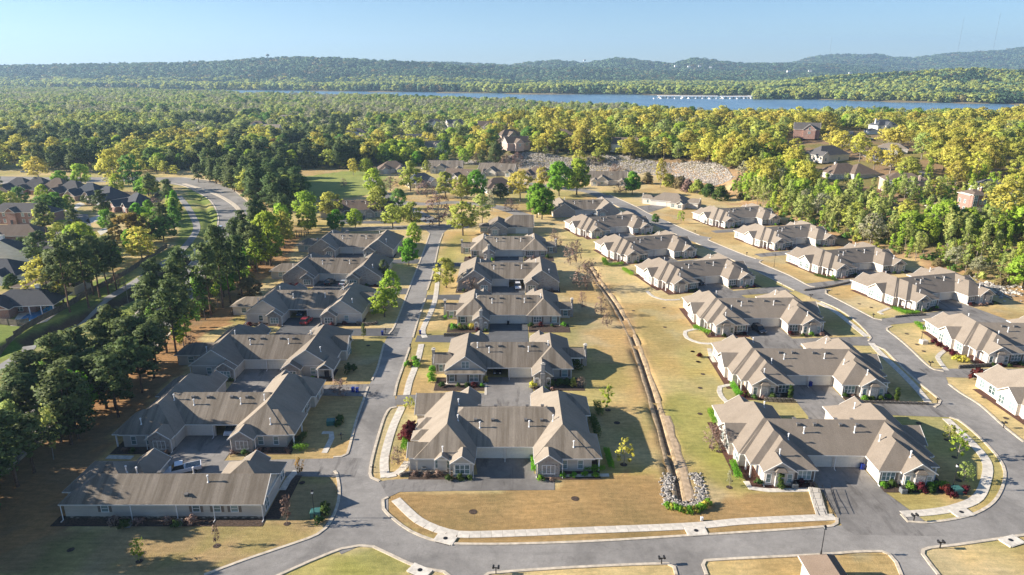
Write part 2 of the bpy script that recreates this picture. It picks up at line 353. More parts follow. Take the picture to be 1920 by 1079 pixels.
# ---------------------------------------------------------------- roofs as exact unions of hip and gable blocks
def clip(poly, a, b, c):
    out = []; n = len(poly)
    for i in range(n):
        p, q = poly[i], poly[(i+1) % n]; dp = a*p[0]+b*p[1]+c; dq = a*q[0]+b*q[1]+c
        if dp >= -1e-7: out.append(p)
        if (dp > 1e-7 and dq < -1e-7) or (dp < -1e-7 and dq > 1e-7):
            t = dp/(dp-dq); out.append((p[0]+t*(q[0]-p[0]), p[1]+t*(q[1]-p[1])))
    return out
def area(p):
    return .5*sum(p[i][0]*p[(i+1) % len(p)][1]-p[(i+1) % len(p)][0]*p[i][1] for i in range(len(p))) if len(p) > 2 else 0
def subtract(poly, q):
    if area(q) < 0: q = q[::-1]
    out = []; rem = poly
    for i in range(len(q)):
        (x0, y0), (x1, y1) = q[i], q[(i+1) % len(q)]; a, b = -(y1-y0), (x1-x0); c = -(a*x0+b*y0)
        o = clip(rem, -a, -b, -c)
        if area(o) > 2e-3: out.append(o)
        rem = clip(rem, a, b, c)
        if len(rem) < 3 or area(rem) < 1e-3: break
    return out
class Blk:
    def __init__(s, x0, x1, y0, y1, ax='y', e='hh', p=.66, ze=2.7, wall=True, cap=None, low=0.0):
        s.r = (x0, x1, y0, y1); s.ax, s.e, s.p, s.ze, s.wall, s.cap, s.low = ax, e, p, ze, wall, cap, low
    def mirror(s):
        x0, x1, y0, y1 = s.r; w_ = s.wall
        if isinstance(w_, tuple): w_ = (-w_[1], -w_[0], w_[2], w_[3])
        e = s.e[::-1] if s.ax == 'x' else s.e
        return Blk(-x1, -x0, y0, y1, s.ax, e, s.p, s.ze, w_, s.cap, s.low)
    def planes(s):
        x0, x1, y0, y1 = s.r; p, z = s.p, s.ze; L = []
        if s.ax == 'y' or s.e[0] == 'h': L.append((p, 0, z-p*x0))
        if s.ax == 'y' or s.e[1] == 'h': L.append((-p, 0, z+p*x1))
        if s.ax == 'x' or s.e[0] == 'h': L.append((0, p, z-p*y0))
        if s.ax == 'x' or s.e[1] == 'h': L.append((0, -p, z+p*y1))
        if s.cap: L.append((0, .0005, s.cap))
        return L
    def faces(s):
        x0, x1, y0, y1 = s.r; rect = [(x0, y0), (x1, y0), (x1, y1), (x0, y1)]; P_ = s.planes(); out = []
        for i, a in enumerate(P_):
            poly = rect
            for j, b in enumerate(P_):
                if i != j: poly = clip(poly, b[0]-a[0], b[1]-a[1], b[2]-a[2])
                if len(poly) < 3: break
            if len(poly) >= 3 and area(poly) > 1e-3: out.append((poly, a))
        return out
    def h(s, x, y):
        x0, x1, y0, y1 = s.r
        if not (x0 <= x <= x1 and y0 <= y <= y1): return -1
        return min(a*x+b*y+c for a, b, c in s.planes())
def roof_mesh(name, blks, mat):
    mb = MB(); F = [b.faces() for b in blks]
    for i, fi in enumerate(F):
        for poly, a in fi:
            pieces = [poly]
            for j, fj in enumerate(F):
                if i == j: continue
                for pk, k in fj:
                    da = (k[0]-a[0], k[1]-a[1], k[2]-a[2])
                    if max(abs(t) for t in da) < 1e-6:
                        if j > i: continue
                        reg = pk
                    else: reg = clip(pk, *da)
                    if len(reg) < 3 or abs(area(reg)) < 1e-3: continue
                    nx_ = []
                    for q in pieces: nx_ += subtract(q, reg)
                    pieces = nx_
                    if not pieces: break
                if not pieces: break
            for q in pieces: mb.face([(x, y, a[0]*x+a[1]*y+a[2]) for x, y in q])
    return mb.mesh(name, mat)
def rh(blks, x, y): return max(b.h(x, y) for b in blks)
def fascia_mesh(name, blks, mat='trim'):
    mb = MB()
    for i, b in enumerate(blks):
        x0, x1, y0, y1 = b.r; e = .03+.002*i; X0, X1, Y0, Y1 = x0-e, x1+e, y0-e, y1+e
        if b.ax == 'y':
            if b.e[0] == 'g': Y0 = y0+.42
            if b.e[1] == 'g': Y1 = y1-.42
        else:
            if b.e[0] == 'g': X0 = x0+.42
            if b.e[1] == 'g': X1 = x1-.42
        mb.box(X0, X1, Y0, Y1, b.ze-.2-.003*i, b.ze-.012-.001*i)
        t = .16
        for k, g in enumerate(b.e):           # rake boards on gables
            if g != 'g': continue
            if b.ax == 'y':
                yy = (y0, y1)[k]; a0, a1 = (yy-.03, yy+.05) if k == 0 else (yy-.05, yy+.03); xm = (x0+x1)/2; zm = b.ze+b.p*(x1-x0)/2
                mb.prism([(x0-.02, b.ze-t-.02), (xm, zm-t), (xm, zm+.03), (x0-.02, b.ze+.02)], a0, a1, 'y')
                mb.prism([(xm, zm-t), (x1+.02, b.ze-t-.02), (x1+.02, b.ze+.02), (xm, zm+.03)], a0, a1, 'y')
            else:
                xx = (x0, x1)[k]; a0, a1 = (xx-.03, xx+.05) if k == 0 else (xx-.05, xx+.03); ym = (y0+y1)/2; zm = b.ze+b.p*(y1-y0)/2
                mb.prism([(y0-.02, b.ze-t-.02), (ym, zm-t), (ym, zm+.03), (y0-.02, b.ze+.02)], a0, a1, 'x')
                mb.prism([(ym, zm-t), (y1+.02, b.ze-t-.02), (y1+.02, b.ze+.02), (ym, zm+.03)], a0, a1, 'x')
    return mb.mesh(name, mat)
def wall_mesh(name, blks, mat):
    mb = MB()
    for i, b in enumerate(blks):
        if not b.wall: continue
        k = .45+.004*i
        if isinstance(b.wall, tuple): x0, x1, y0, y1 = b.wall; rect = True
        else:
            x0, x1, y0, y1 = b.r; x0 += k; x1 -= k; y0 += k; y1 -= k
        zt = b.ze-.05
        if 'g' in b.e and not isinstance(b.wall, tuple):
            if b.ax == 'y':
                g0 = b.r[0]; u0, u1 = x0, x1; um = (x0+x1)/2; w0, w1 = y0, y1
            else:
                g0 = b.r[2]; u0, u1 = y0, y1; um = (y0+y1)/2; w0, w1 = x0, x1
            ze = b.ze+b.p*(u0-g0)-.07; zm = b.ze+b.p*(um-g0)-.07
            if b.e == 'gh': w1 -= (u1-u0)/2
            if b.e == 'hg': w0 += (u1-u0)/2
            if w1 > w0: mb.prism([(u0, b.low), (u1, b.low), (u1, ze), (um, zm), (u0, ze)], w0, w1, b.ax)
            mb.box(x0+.004, x1-.004, y0+.004, y1-.004, b.low, zt)
        else: mb.box(x0, x1, y0, y1, b.low, zt)
    return mb.mesh(name, mat)
FACE = {'F': 0.0, 'R': math.pi/2, 'B': math.pi, 'L': -math.pi/2}
def win_frame(w_, h_, mull, arch=False):
    def f():
        mb = MB(); t = .09
        mb.box(-w_/2-t, w_/2+t, -.07, 0, h_, h_+t); mb.box(-w_/2-t, w_/2+t, -.09, 0, -t, 0)
        mb.box(-w_/2-t, -w_/2, -.07, 0, 0, h_); mb.box(w_/2, w_/2+t, -.07, 0, 0, h_)
        for i in range(1, mull): x = -w_/2+w_*i/mull; mb.box(x-.05, x+.05, -.06, 0, 0, h_)
        for i in range(mull):
            x = -w_/2+w_*i/mull; mb.box(x+.06, x+w_/mull-.06, -.05, 0, h_*.5-.03, h_*.5+.03)
        if arch:
            pts = [(w_/2*1.15*math.cos(a), h_+t+w_/2*math.sin(a)) for a in [math.pi*i/8 for i in range(9)]]
            mb.prism(pts, -.07, 0, 'y')
        return mb.mesh('window_frame', 'white_paint')
    return shared(('wf', w_, h_, mull, arch), f)
def box_mesh(x0, x1, y0, y1, z0, z1, mat, name='box'):
    def f():
        mb = MB(); mb.box(x0, x1, y0, y1, z0, z1); return mb.mesh(name, mat)
    return shared(('bx', x0, x1, y0, y1, z0, z1, mat), f)
def garage_door_mesh(w_, h_=2.15):
    def f():
        mb = MB(); n = 4; g = .025
        mb.box(-w_/2, w_/2, -.01, .05, 0, h_)
        for i in range(n):
            for j in range(8): x0 = -w_/2+w_*j/8; mb.box(x0+.04, x0+w_/8-.04, -.045, -.01, i*h_/n+g+.03, (i+1)*h_/n-g-.03)
        return mb.mesh('garage_door', 'garage_white')
    return shared(('gd', w_, h_), f)
def feature(root, blks, ft, detail=True):
    k = ft[0]
    if k == 'win':
        _, x, y, face, w_, h_, z, sh = ft[:8]; arch = len(ft) > 8
        o = link('window', win_frame(w_, h_, 3 if w_ > 1.9 else (2 if w_ > 1.2 else 1), arch), root, (x, y, z), FACE[face])
        link('pane', box_mesh(-w_/2, w_/2, -.025, 0.0, 0, h_, 'window_glass', 'pane'), o)
        if sh and detail:
            for s_ in (-1, 1): link('shutter', box_mesh(-.2, .2, -.06, 0, -.05, h_+.05, 'shutter_taupe', 'shutter'), o, (s_*(w_/2+.32), 0, 0))
    elif k == 'door':
        _, x, y, face = ft
        o = link('front_door', box_mesh(-.5, .5, -.06, 0, 0, 2.1, 'door_dark', 'front_door'), root, (x, y, .05), FACE[face])
    elif k == 'gar':
        _, x, y, face, w_, opn = ft
        if not opn: link('garage_door', garage_door_mesh(w_), root, (x, y, .05), FACE[face])
    elif k == 'garfront':           # piers and header that frame a pair of garage doors
        _, y, face, sgn = ft
        mb = MB(); mb.box(-5.3, 5.3, y, y+sgn*.35, 2.2, 2.68) if sgn > 0 else mb.box(-5.3, 5.3, y+sgn*.35, y, 2.2, 2.68)
        for x0, x1 in ((-5.3, -4.95), (-.25, .25), (4.95, 5.3)):
            mb.box(x0, x1, min(y, y+sgn*.35), max(y, y+sgn*.35), 0, 2.2)
        link('garage_surround', mb.mesh('garage_surround', 'siding_cream'), root)
    elif k == 'post':
        _, x, y = ft; link('porch_post', box_mesh(-.11, .11, -.11, .11, 0, 2.55, 'white_paint', 'porch_post'), root, (x, y, 0))
    elif k == 'spout':
        _, x, y = ft
        def f():
            mb = MB(); mb.box(-.05, .05, -.05, .05, .15, 2.5); mb.box(-.05, .05, -.6, .05, .02, .14); return mb.mesh('downspout', 'white_paint')
        link('downspout', shared('spout', f), root, (x, y, 0))
    elif k == 'stone':              # veneer panel proud of a front wall
        _, x0, x1, y, h_ = ft[:5]; m_ = ft[5] if len(ft) > 5 else 'stone_veneer'
        link('stone_veneer', box_mesh(x0, x1, y-.07, y+.03, 0, h_, m_, 'stone_veneer'), root)
    elif k == 'gstone':             # triangular gable face in stone
        _, xc, hw, y, p, ze, m_ = ft
        mb = MB(); z0 = ze+p*.45-.16; mb.prism([(xc-hw, 0), (xc+hw, 0), (xc+hw, z0), (xc, z0+p*hw-.04), (xc-hw, z0)], y-.06, y+.04, 'y')
        link('stone_veneer', mb.mesh('stone_veneer', m_), root)
    elif k == 'bay':                # narrow stone bay with a little hipped cap
        _, x, y, w_, h_, m_ = ft
        mb = MB(); mb.box(x-w_/2, x+w_/2, y-.55, y+.1, 0, h_)
        o = link('stone_bay', mb.mesh('stone_bay', m_), root)
        mb = MB(); mb.box(x-w_/2-.22, x+w_/2+.22, y-.85, y+.3, h_, h_+.1); mb.box(x-w_/2-.18, x+w_/2+.18, y-.8, y+.3, h_+.1, h_+.55, top=.55)
        link('bay_roof', mb.mesh('bay_roof', 'roof_tan'), o)
    elif k == 'chim':
        _, x, y, a, b, h_, m_ = ft
        mb = MB(); mb.box(x-a, x+a, y-b, y+b, 0, h_*.62); mb.box(x-a*.72, x+a*.72, y-b*.72, y+b*.72, h_*.62, h_-.15)
        o = link('chimney', mb.mesh('chimney', m_), root)
        mb = MB(); mb.box(x-a*.72-.12, x+a*.72+.12, y-b*.72-.12, y+b*.72+.12, h_-.15, h_); mb.box(x-.2, x+.2, y-.2, y+.2, h_, h_+.25)
        link('chimney_cap', mb.mesh('chimney_cap', 'concrete'), o)
    elif k == 'vent':
        _, x, y = ft; z = rh(blks, x, y)
        def f():
            mb = MB(); mb.box(-.22, .22, -.25, .2, -.2, .28, 0); mb.box(-.3, .3, -.34, .26, .28, .36, 0); return mb.mesh('roof_vent', 'vent_grey')
        if z > 0: link('roof_vent', shared('rv', f), root, (x, y, z))
    elif k == 'pipe':
        _, x, y = ft; z = rh(blks, x, y)
        def f():
            mb = MB(); mb.tube((0, 0, -.2), (0, 0, 1.0), .09, n=8); mb.tube((0, 0, -.1), (0, 0, .12), .22, .1, n=8); mb.tube((0, 0, .95), (0, 0, 1.15), .16, .16, n=8); return mb.mesh('vent_pipe', 'pvc_white')
        if z > 0: link('vent_pipe', shared('vp', f), root, (x, y, z))
    elif k == 'ac':
        pass
def building(name, label, cat, blks, feats, loc=(0, 0, 0), rz=0.0, roof='roof_brown', wall='siding_greige', group=None, detail=True):
    root = bpy.data.objects.new(name, None); COL.objects.link(root); root.location = loc; root.rotation_euler = (0, 0, R(rz)); tag(root, label, cat, group)
    link('roof', roof_mesh('roof', blks, roof), root); link('fascia', fascia_mesh('fascia', blks), root); link('wall', wall_mesh('wall', blks, wall), root)
    for ft in feats: feature(root, blks, ft, detail)
    return root
def mir(bl): return [b.mirror() for b in bl]
def mirf(fs):
    out = []
    for f in fs:
        f = list(f); k = f[0]
        if k in ('win', 'door', 'gar'):
            f[1] = -f[1]; f[3] = {'L': 'R', 'R': 'L'}.get(f[3], f[3])
        elif k in ('post', 'spout', 'vent', 'pipe', 'bay', 'chim', 'gstone'): f[1] = -f[1]
        elif k == 'stone': f[1], f[2] = -f[2], -f[1]
        out.append(tuple(f))
    return out
def bar(y1=11.0, cap=None, p=.62, xl=6, xr=6):
    return [Blk(-xl, xr, -.6, y1, 'x', 'hh', p, wall=(-5.9, 5.9, 4.4, y1-4.6), cap=cap)]
def barf(y1=11.0, opn=(0, 0), vx=(-5, -2.2, 2.2, 5), vy=4.2):
    f = [('garfront', 0.0, 'F', 1), ('garfront', y1-.55, 'B', -1), ('gar', -2.6, .12, 'F', 4.7, opn[0]), ('gar', 2.6, .12, 'F', 4.7, opn[1]),
         ('gar', -2.6, y1-.7, 'B', 4.7, 0), ('gar', 2.6, y1-.7, 'B', 4.7, 0), ('spout', 0, -.5)]
    f += [('vent', x, vy) for x in vx] + [('vent', x+.4, y1-1.2-vy+1.4) for x in vx] + [('pipe', -4.4, vy-1.3), ('pipe', 4.2, vy-1.1)]
    return f
# ---------------------------------------------------------------- wings of the fourplexes, written for the +x side
def wing_step():      # stepped hip corners, side gable, entry gable with a stone bay
    p = .66
    b = [Blk(4.8, 16.2, -.3, 17, p=p), Blk(4.8, 15.2, -3.6, 10, p=p, wall=False), Blk(4.8, 13.7, -5.1, 8, p=p),
         Blk(9, 16.95, 3.0, 9.4, 'x', 'hg', p), Blk(8.25, 13.75, -5.95, 0, 'y', 'gh', p), Blk(8.3, 13.6, 11, 17.9, 'y', 'hg', p)]
    f = [('win', 6.7, -4.65, 'F', 2.0, 1.5, .75, 1), ('win', 9.35, -5.5, 'F', .7, 1.5, .6, 0), ('win', 12.7, -5.5, 'F', .7, 1.5, .6, 0), ('bay', 11, -5.5, 1.5, 2.85, 'stone_pale'),
         ('win', 15.76, 1.4, 'R', 1.9, 1.6, .6, 0), ('win', 16.5, 4.7, 'R', 1.5, 1.6, .6, 0), ('win', 16.5, 7.7, 'R', 1.5, 1.6, .6, 0), ('win', 15.76, 11.6, 'R', 1.9, 1.6, .6, 0), ('win', 15.76, 14.6, 'R', 1.3, 1.6, .6, 0),
         ('post', 14.9, -3.3), ('post', 14.9, -1.0), ('door', 13.26, -1.9, 'R'), ('spout', 13.4, -5.4), ('spout', 5.2, -4.9), ('spout', 15.9, 2.6),
         ('pipe', 7.6, 1.2), ('pipe', 10.5, -3.2), ('stone', 5.3, 8.3, -4.65, .55, 'stone_wall'), ('win', 7.0, 16.55, 'B', 1.6, 1.4, .8, 0), ('pipe', 8.2, 12)]
    return b, f
def wing_hip():       # long hipped wing, low outer hip, small inner gable with stone face, corner porch
    p = .72
    b = [Blk(4.8, 14.9, -4.3, 18.6, p=p, wall=(5.25, 14.45, -3.85, 18.1)), Blk(6.5, 16.1, -4.1, 3.8, p=p, wall=(6.9, 12.4, -3.7, 3.3)), Blk(7, 15.8, 10.6, 18.2, 'x', 'hh', p),
         Blk(4.9, 9.5, -6.0, -1, 'y', 'gh', p), Blk(4.9, 9.6, 12, 19.3, 'y', 'hg', p)]
    f = [('win', 7.2, -5.56, 'F', 2.0, 1.5, .7, 0), ('gstone', 7.2, 1.82, -5.55, p, 2.7, 'stone_veneer'), ('win', 9.9, -3.85, 'F', .9, 1.5, .6, 0), ('win', 12.6, -3.7-.16, 'F', .8, 1.5, .6, 0),
         ('post', 15.7, -3.7), ('post', 15.7, 1), ('spout', 9.5, -5.4), ('spout', 5.2, -5.4), ('pipe', 11.5, -2.6), ('pipe', 8.4, 3.8), ('win', 14.46, 6, 'R', 1.6, 1.5, .7, 1), ('win', 14.46, 9, 'R', 1.6, 1.5, .7, 1), ('win', 15.36, 14.4, 'R', 1.6, 1.5, .7, 1)]
    return b, f
def wing_hip_west():  # the front-row wing at the street corner: low outer block and side dormers
    p = .72
    b = [Blk(4.8, 15.0, -4.3, 18.4, p=p), Blk(8, 16.3, -4.1, .5, 'x', 'hg', p), Blk(10, 16.35, 1.6, 4.9, 'x', 'hh', p), Blk(10, 16.1, 5.6, 9.2, 'x', 'hh', p), Blk(8, 17.0, 10.8, 18.1, 'x', 'hg', p, wall=True),
         Blk(4.9, 9.0, -6.0, -1, 'y', 'gh', p), Blk(9.1, 11.6, -4.9, -2.5, 'y', 'gh', p), Blk(4.9, 9.6, 12, 19.2, 'y', 'hg', p)]
    f = [('win', 6.95, -5.56, 'F', 2.3, 1.6, .7, 0), ('win', 9.6, -3.85, 'F', .8, 1.5, .7, 0), ('win', 11.2, -3.85, 'F', .7, 1.5, .7, 0), ('stone', 5.5, 8.5, -5.56, .6), ('spout', 11.7, -3.9), ('spout', 9.0, -5.4), ('spout', 5.2, -5.4), ('spout', 15.9, -4.0),
         ('pipe', 10.3, -3.5), ('pipe', 8.3, 4.0), ('pipe', 8.6, 9.6), ('win', 15.9, 3.2, 'R', 1.5, 1.5, .7, 0), ('win', 15.7, 7.4, 'R', 1.5, 1.5, .7, 0), ('win', 16.55, 14.4, 'R', 1.8, 1.5, .7, 0)]
    return b, f
def wing_gable_room():   # big front gable with upstairs window over a pent roof, side room with chimney
    p = .74
    b = [Blk(4.8, 13.9, -2.4, 16, 'y', 'gh', p), Blk(5.2, 13.6, -3.5, 0, 'y', 'hh', .28, 2.62), Blk(11, 16.6, 1.6, 6.2, 'x', 'hg', p), Blk(5, 9.3, 10, 17.3, 'y', 'hg', p)]
    f = [('win', 9.35, -1.96, 'F', 1.5, 1.4, 3.25, 0), ('win', 7.5, -3.05, 'F', 1.8, 1.5, .7, 1), ('win', 12.2, -3.05, 'F', 1.0, 1.5, .7, 1), ('win', 15.0, 2.04, 'F', .8, 1.5, .7, 1), ('chim', 16.75, 3.9, .4, .6, 5.2, 'stone_veneer'),
         ('stone', 5.7, 13.1, -3.05, .5), ('spout', 13.4, -2.2), ('win', 13.46, 10, 'R', 1.6, 1.5, .7, 1), ('pipe', 7, 4)]
    return b, f
def wing_hip_chim(room=True, bay=True, ry=(6.6, 10.6)):   # hip front, inner gable bay with a tall stone chimney between arched windows, side room
    p = .72
    b = [Blk(4.8, 13.8, -1.1, 16.4, p=p), Blk(4.9, 9.4, 10, 17.4, 'y', 'hg', p)]
    f = [('win', 12.0, -.65, 'F', 1.2, 1.5, .7, 1), ('spout', 13.4, -.9), ('pipe', 8.6, 4.6), ('win', 13.36, 3, 'R', 1.6, 1.5, .7, 1), ('stone', 9.4, 13.3, -.65, .5)]
    if bay:
        b.append(Blk(4.8, 9.3, -5.0, 3, 'y', 'gh', p))
        f += [('chim', 7.05, -4.95, .5, .35, 5.6, 'stone_pale'), ('win', 5.9, -4.56, 'F', .75, 1.3, .6, 0, 1), ('win', 8.25, -4.56, 'F', .75, 1.3, .6, 0, 1), ('gstone', 7.05, 1.78, -4.54, p, 2.7, 'stone_veneer')]
    else: f += [('win', 7.6, -.65, 'F', 2.0, 1.5, .7, 1)]
    if room:
        b.append(Blk(10, 17.0, ry[0], ry[1], 'x', 'hg', p)); f += [('win', 15.3, ry[0]+.44, 'F', 1.2, 1.5, .7, 1), ('chim', 17.1, sum(ry)/2, .4, .6, 5.0, 'stone_veneer')]
    return b, f
def wing_gable_nest(stone_main=True, inner=True, porch=True, side='room', sg=False):  # nested front gables
    p = .7
    b = [Blk(4.8, 15.6, -4.2, 17, 'y', 'gh', p, wall=(5.25, 15.1, -3.76, 16.5) if False else True)]
    f = [('win', 11.3, -3.76, 'F', 1.0, 1.4, .7, 0), ('spout', 15.3, -4.0), ('spout', 5.1, -5.6), ('pipe', 8.7, 5.5), ('pipe', 12.5, -1.2)]
    if inner: b.append(Blk(4.9, 9.3, -6.1, 0, 'y', 'gh', p)); f += [('gstone', 7.1, 1.72, -5.63, p, 2.7, 'stone_veneer'), ('win', 7.1, -5.68, 'F', 2.0, 1.4, .7, 0)]
    if porch: b.append(Blk(12.6, 16.4, -6.2, 0, 'y', 'gh', p, wall=False)); f += [('post', 12.9, -5.9), ('post', 16.1, -5.9), ('door', 14.2, -3.76, 'F')]
    if side == 'room': b.append(Blk(10, 21.5, 1.8, 8.6, 'x', 'hh', .5)); f.append(('win', 18, 2.24, 'F', 1.2, 1.3, .8, 0))
    if side == 'gable': b.append(Blk(10, 16.9, 4.4, 10.6, 'x', 'hg', .8)); f += [('win', 16.46, 7.5, 'R', 2.0, 1.5, .7, 0)]
    if stone_main: f.append(('gstone', 10.2, 4.9, -3.79, p, 2.7, 'stone_veneer'))
    b.append(Blk(5, 9.6, 11, 18, 'y', 'hg', p))
    return b, f
def fourplex(label, x, y, rz, left, right, roof, wall, barb=None, opn=(0, 0), vx=(-5, -2.2, 2.2, 5), y1=11.0, group='fourplex homes of the gated streets'):
    lb, lf = left; rb, rf = right
    bl = (barb or bar(y1, xl=lb[0].r[1]-.3, xr=rb[0].r[1]-.3)) + mir(lb) + rb
    return building('fourplex_house', label, 'house', bl, barf(y1, opn, vx)+mirf(lf)+rf, (x, y, 0), rz, roof, wall, group)
GH = 'fourplex homes along the two streets'
HOUSES = []
def H_(o, fx, fy, rz): HOUSES.append((fx, fy, rz)); return o
C1 = H_(fourplex('brown roofed fourplex nearest the bottom road, black front court and stone gable beside its porch', -1.2, 103.1, 0, wing_hip_west(), wing_hip(), 'roof_brown', 'siding_greige',
    barb=[Blk(-14.7, 14.6, -.6, 14.2, 'x', 'hh', .5, wall=(-5.9, 5.9, 4.4, 9.6), cap=6.28)], y1=14.2, vx=(-5.2, -2.2, 3.6, 6.4), group=GH), -1.2, 103.1, 0)
fourplex_args = [
 ('brown roofed fourplex with an upstairs gable window and stone chimneys at both ends', -.6, 135.5, 0, wing_gable_room(), wing_hip_chim(ry=(4.8, 9.0)), 'roof_brown', 'siding_greige', (1, 0)),
 ('streaky brown roofed fourplex with a dark pot between its garage doors', -.9, 168.6, 0, wing_hip_chim(room=True, ry=(3, 7)), wing_hip_chim(bay=False, ry=(4, 8)), 'roof_brown', 'siding_greige', (0, 0)),
 ('grey brown fourplex with arched windows in stone gables and a white car at its garage', -1.2, 201.0, 0, wing_gable_nest(True, True, False, None), wing_gable_nest(True, True, False, None), 'roof_brown', 'siding_greige', (0, 1)),
 ('streaked brown fourplex at the far end of the middle row with a left stone chimney', -1.1, 236.3, 0, wing_hip_chim(room=True, ry=(3, 7)), wing_hip_chim(bay=False, ry=(4, 8)), 'roof_brown', 'siding_greige', (0, 0)),
 ('hip roofed fourplex with tree shadows and a white van in its open garage', -54.4, 110.8, 0, wing_hip(), wing_hip(), 'roof_brown', 'siding_greige', (0, 1)),
 ('fourplex with wide siding gables and a small white posted porch beside the left street', -54.6, 139.9, 0, wing_gable_nest(False, True, False, 'room'), wing_gable_nest(False, True, True, 'gable'), 'roof_brown', 'siding_greige', (0, 0)),
 ('fourplex with a red car parked in front of its garages', -55.0, 173.0, 0, wing_gable_nest(False, True, False, 'room'), wing_gable_nest(False, True, False, 'gable'), 'roof_brown', 'siding_cream', (1, 0)),
 ('stone gabled fourplex with two dark cars in its court behind the left street', -56.0, 206.6, -1, wing_gable_nest(True, True, False, 'room'), wing_gable_nest(True, True, False, None), 'roof_brown', 'siding_greige', (0, 0)),
 ('farthest stone gabled fourplex of the left row beside a timber pergola', -57.6, 240.3, -2, wing_gable_nest(True, True, False, 'room'), wing_gable_nest(True, True, False, None), 'roof_brown', 'siding_greige', (0, 0)),
]
for lb, x, y, rz, l, r, rf, wl, op in fourplex_args:
    H_(fourplex(lb, x, y, rz, l, r, rf, wl, opn=op, group=GH), x, y, rz)
# the bottom left house turns its long plain wall to the lawn
lb, lf = wing_step()
bl = [Blk(-15.2, 15.2, -.6, 7.6, 'x', 'hg', .64, wall=True), Blk(5.6, 15.0, 1.8, 11.0, 'y', 'hh', .68), Blk(-16.6, -6.6, 2.6, 11.2, 'y', 'hh', .6), Blk(-9.8, -4.6, 5, 12.4, 'y', 'hg', .66), Blk(7.6, 12.0, 7, 12.2, 'y', 'hg', .66)]
ft = [('win', -8.7, -.15, 'F', 1.0, 1.1, 1.2, 1), ('win', 4.9, -.15, 'F', 1.0, 1.1, 1.2, 1), ('win', 8.0, -.15, 'F', 1.0, 1.1, 1.2, 1), ('win', 10.6, -.15, 'F', 1.0, 1.1, 1.2, 1), ('stone', -14.7, 14.7, -.15, .35, 'stone_wall'),
      ('win', 14.76, 1.6, 'R', 1.6, 1.6, .6, 0), ('win', 14.56, 6.2, 'R', 1.6, 1.6, .6, 0), ('win', 14.56, 9.4, 'R', 1.6, 1.6, .6, 0)] + [('spout', x, -.62) for x in (-14.9, -4.6, 2.2, 8.6-.9, 14.9)] + [('pipe', 6.0, 2.4), ('pipe', -8.5, 6.2), ('pipe', -6.5, 5.6), ('pipe', 2.3, 5.6), ('vent', 3.4, .6), ('vent', -3.0, 5.6)]
L0 = building('fourplex_house', 'house with a long plain siding wall of four shuttered windows facing the shaded lawn', 'house', bl, ft, (-51.9, 86.9, 0), 0, 'roof_brown', 'siding_greige', GH)
H_(L0, -51.9, 90, 0)
st = wing_step()
proto = fourplex('', 54.1, 100.4, -1.5, wing_step(), wing_step(), 'roof_tan', 'siding_cream', opn=(0, 0), group=None)
tan = [(54.1, 100.4, -1.5, 'tan fourplex inside the road bend with a blue bin and railed steps'),
 (62.6, 131.7, -1.5, 'tan fourplex with two pointed evergreens flanking its front court, second from the bend'),
 (64.6, 166.3, 1.5, 'tan fourplex with a black SUV standing in its front court'),
 (60.2, 203.4, 14, 'tan fourplex with a dark car half hidden in its court, curving path to its door'),
 (51.0, 236.8, 17, 'tan fourplex behind the round hedge at the top of the grassy swale'),
 (42.6, 273.5, 18, 'farthest tan stepped roof fourplex of the inner row, beside reddish bare shrubs'),
 (114.0, 115.0, 0, 'tan fourplex cut off by the picture edge below the planted stone wall'),
 (121.5, 147.5, -2, 'tan fourplex with yellow and red shrubs along its front walk across the curved street'),
 (123.4, 187.3, 15, 'tan fourplex with a rock slope at its end and a long hedge at its porch'),
 (115.6, 218.9, 15, 'tan fourplex across the street whose court opens onto a blue shaded drive by the woods'),
 (108.6, 254.5, 16, 'tan fourplex across the street, two lots below the single hipped house'),
 (101.2, 291.3, 16, 'farthest tan fourplex across the curved street, next to the single hipped house')]
for i, (x, y, rz, lab) in enumerate(tan):
    o = proto if i == 0 else copy_tree(proto)
    o.location = (x, y, 0); o.rotation_euler = (0, 0, R(rz)); tag(o, lab, 'house', GH); H_(o, x, y, rz)
# ---------------------------------------------------------------- other houses nearby
def small_house(label, x, y, rz, blks, feats, roof, wall, z=0, cat='house', group=None):
    if z is None: z = T1(x, y)
    o = building('detached_house', label, cat, blks, feats, (x, y, z), rz, roof, wall, group); HOUSES.append((x, y, rz)); return o
def twin(p=.66):   # front gable wing plus side gabled garage
    b = [Blk(-9.5, -1, -3, 13, 'y', 'gh', p), Blk(-5, 9.5, 0, 12, 'x', 'hg', p), Blk(-8.5, -4.3, -3.8, 0, 'y', 'gh', p), Blk(-13, -8, 1.5, 7, 'x', 'hh', .4)]
    f = [('win', -6.4, -3.4, 'F', 1.8, 1.5, .7, 0), ('win', -2.8, -2.56, 'F', 1.2, 1.5, .7, 0), ('gar', 4.5, .4, 'F', 5.0, 0), ('win', -11, 1.94, 'F', 2.6, 1.4, .7, 0), ('gstone', -5.2, 3.7, -2.58, p, 2.7, 'stone_veneer')]
    return b, f
b, f = twin(); small_house('single garage wing home with a stone front gable at the end of the middle row', -.5, 272, 0, b, f, 'roof_brown', 'siding_greige')
def hh(x0, x1, y0, y1, p=.62, ze=2.7, ax='x'): return Blk(x0, x1, y0, y1, ax, 'hh', p, ze)
b = [Blk(-9, 9, -5, 6, 'x', 'hh', .6), Blk(2, 9.5, -8.5, 4, 'y', 'hh', .6), Blk(-13.5, -7, -3, 2.5, 'x', 'gh', .6), Blk(5.2, 9.0, -9.6, -4, 'y', 'gh', .66), Blk(8, 15, -4, 2, 'x', 'hg', .6)]
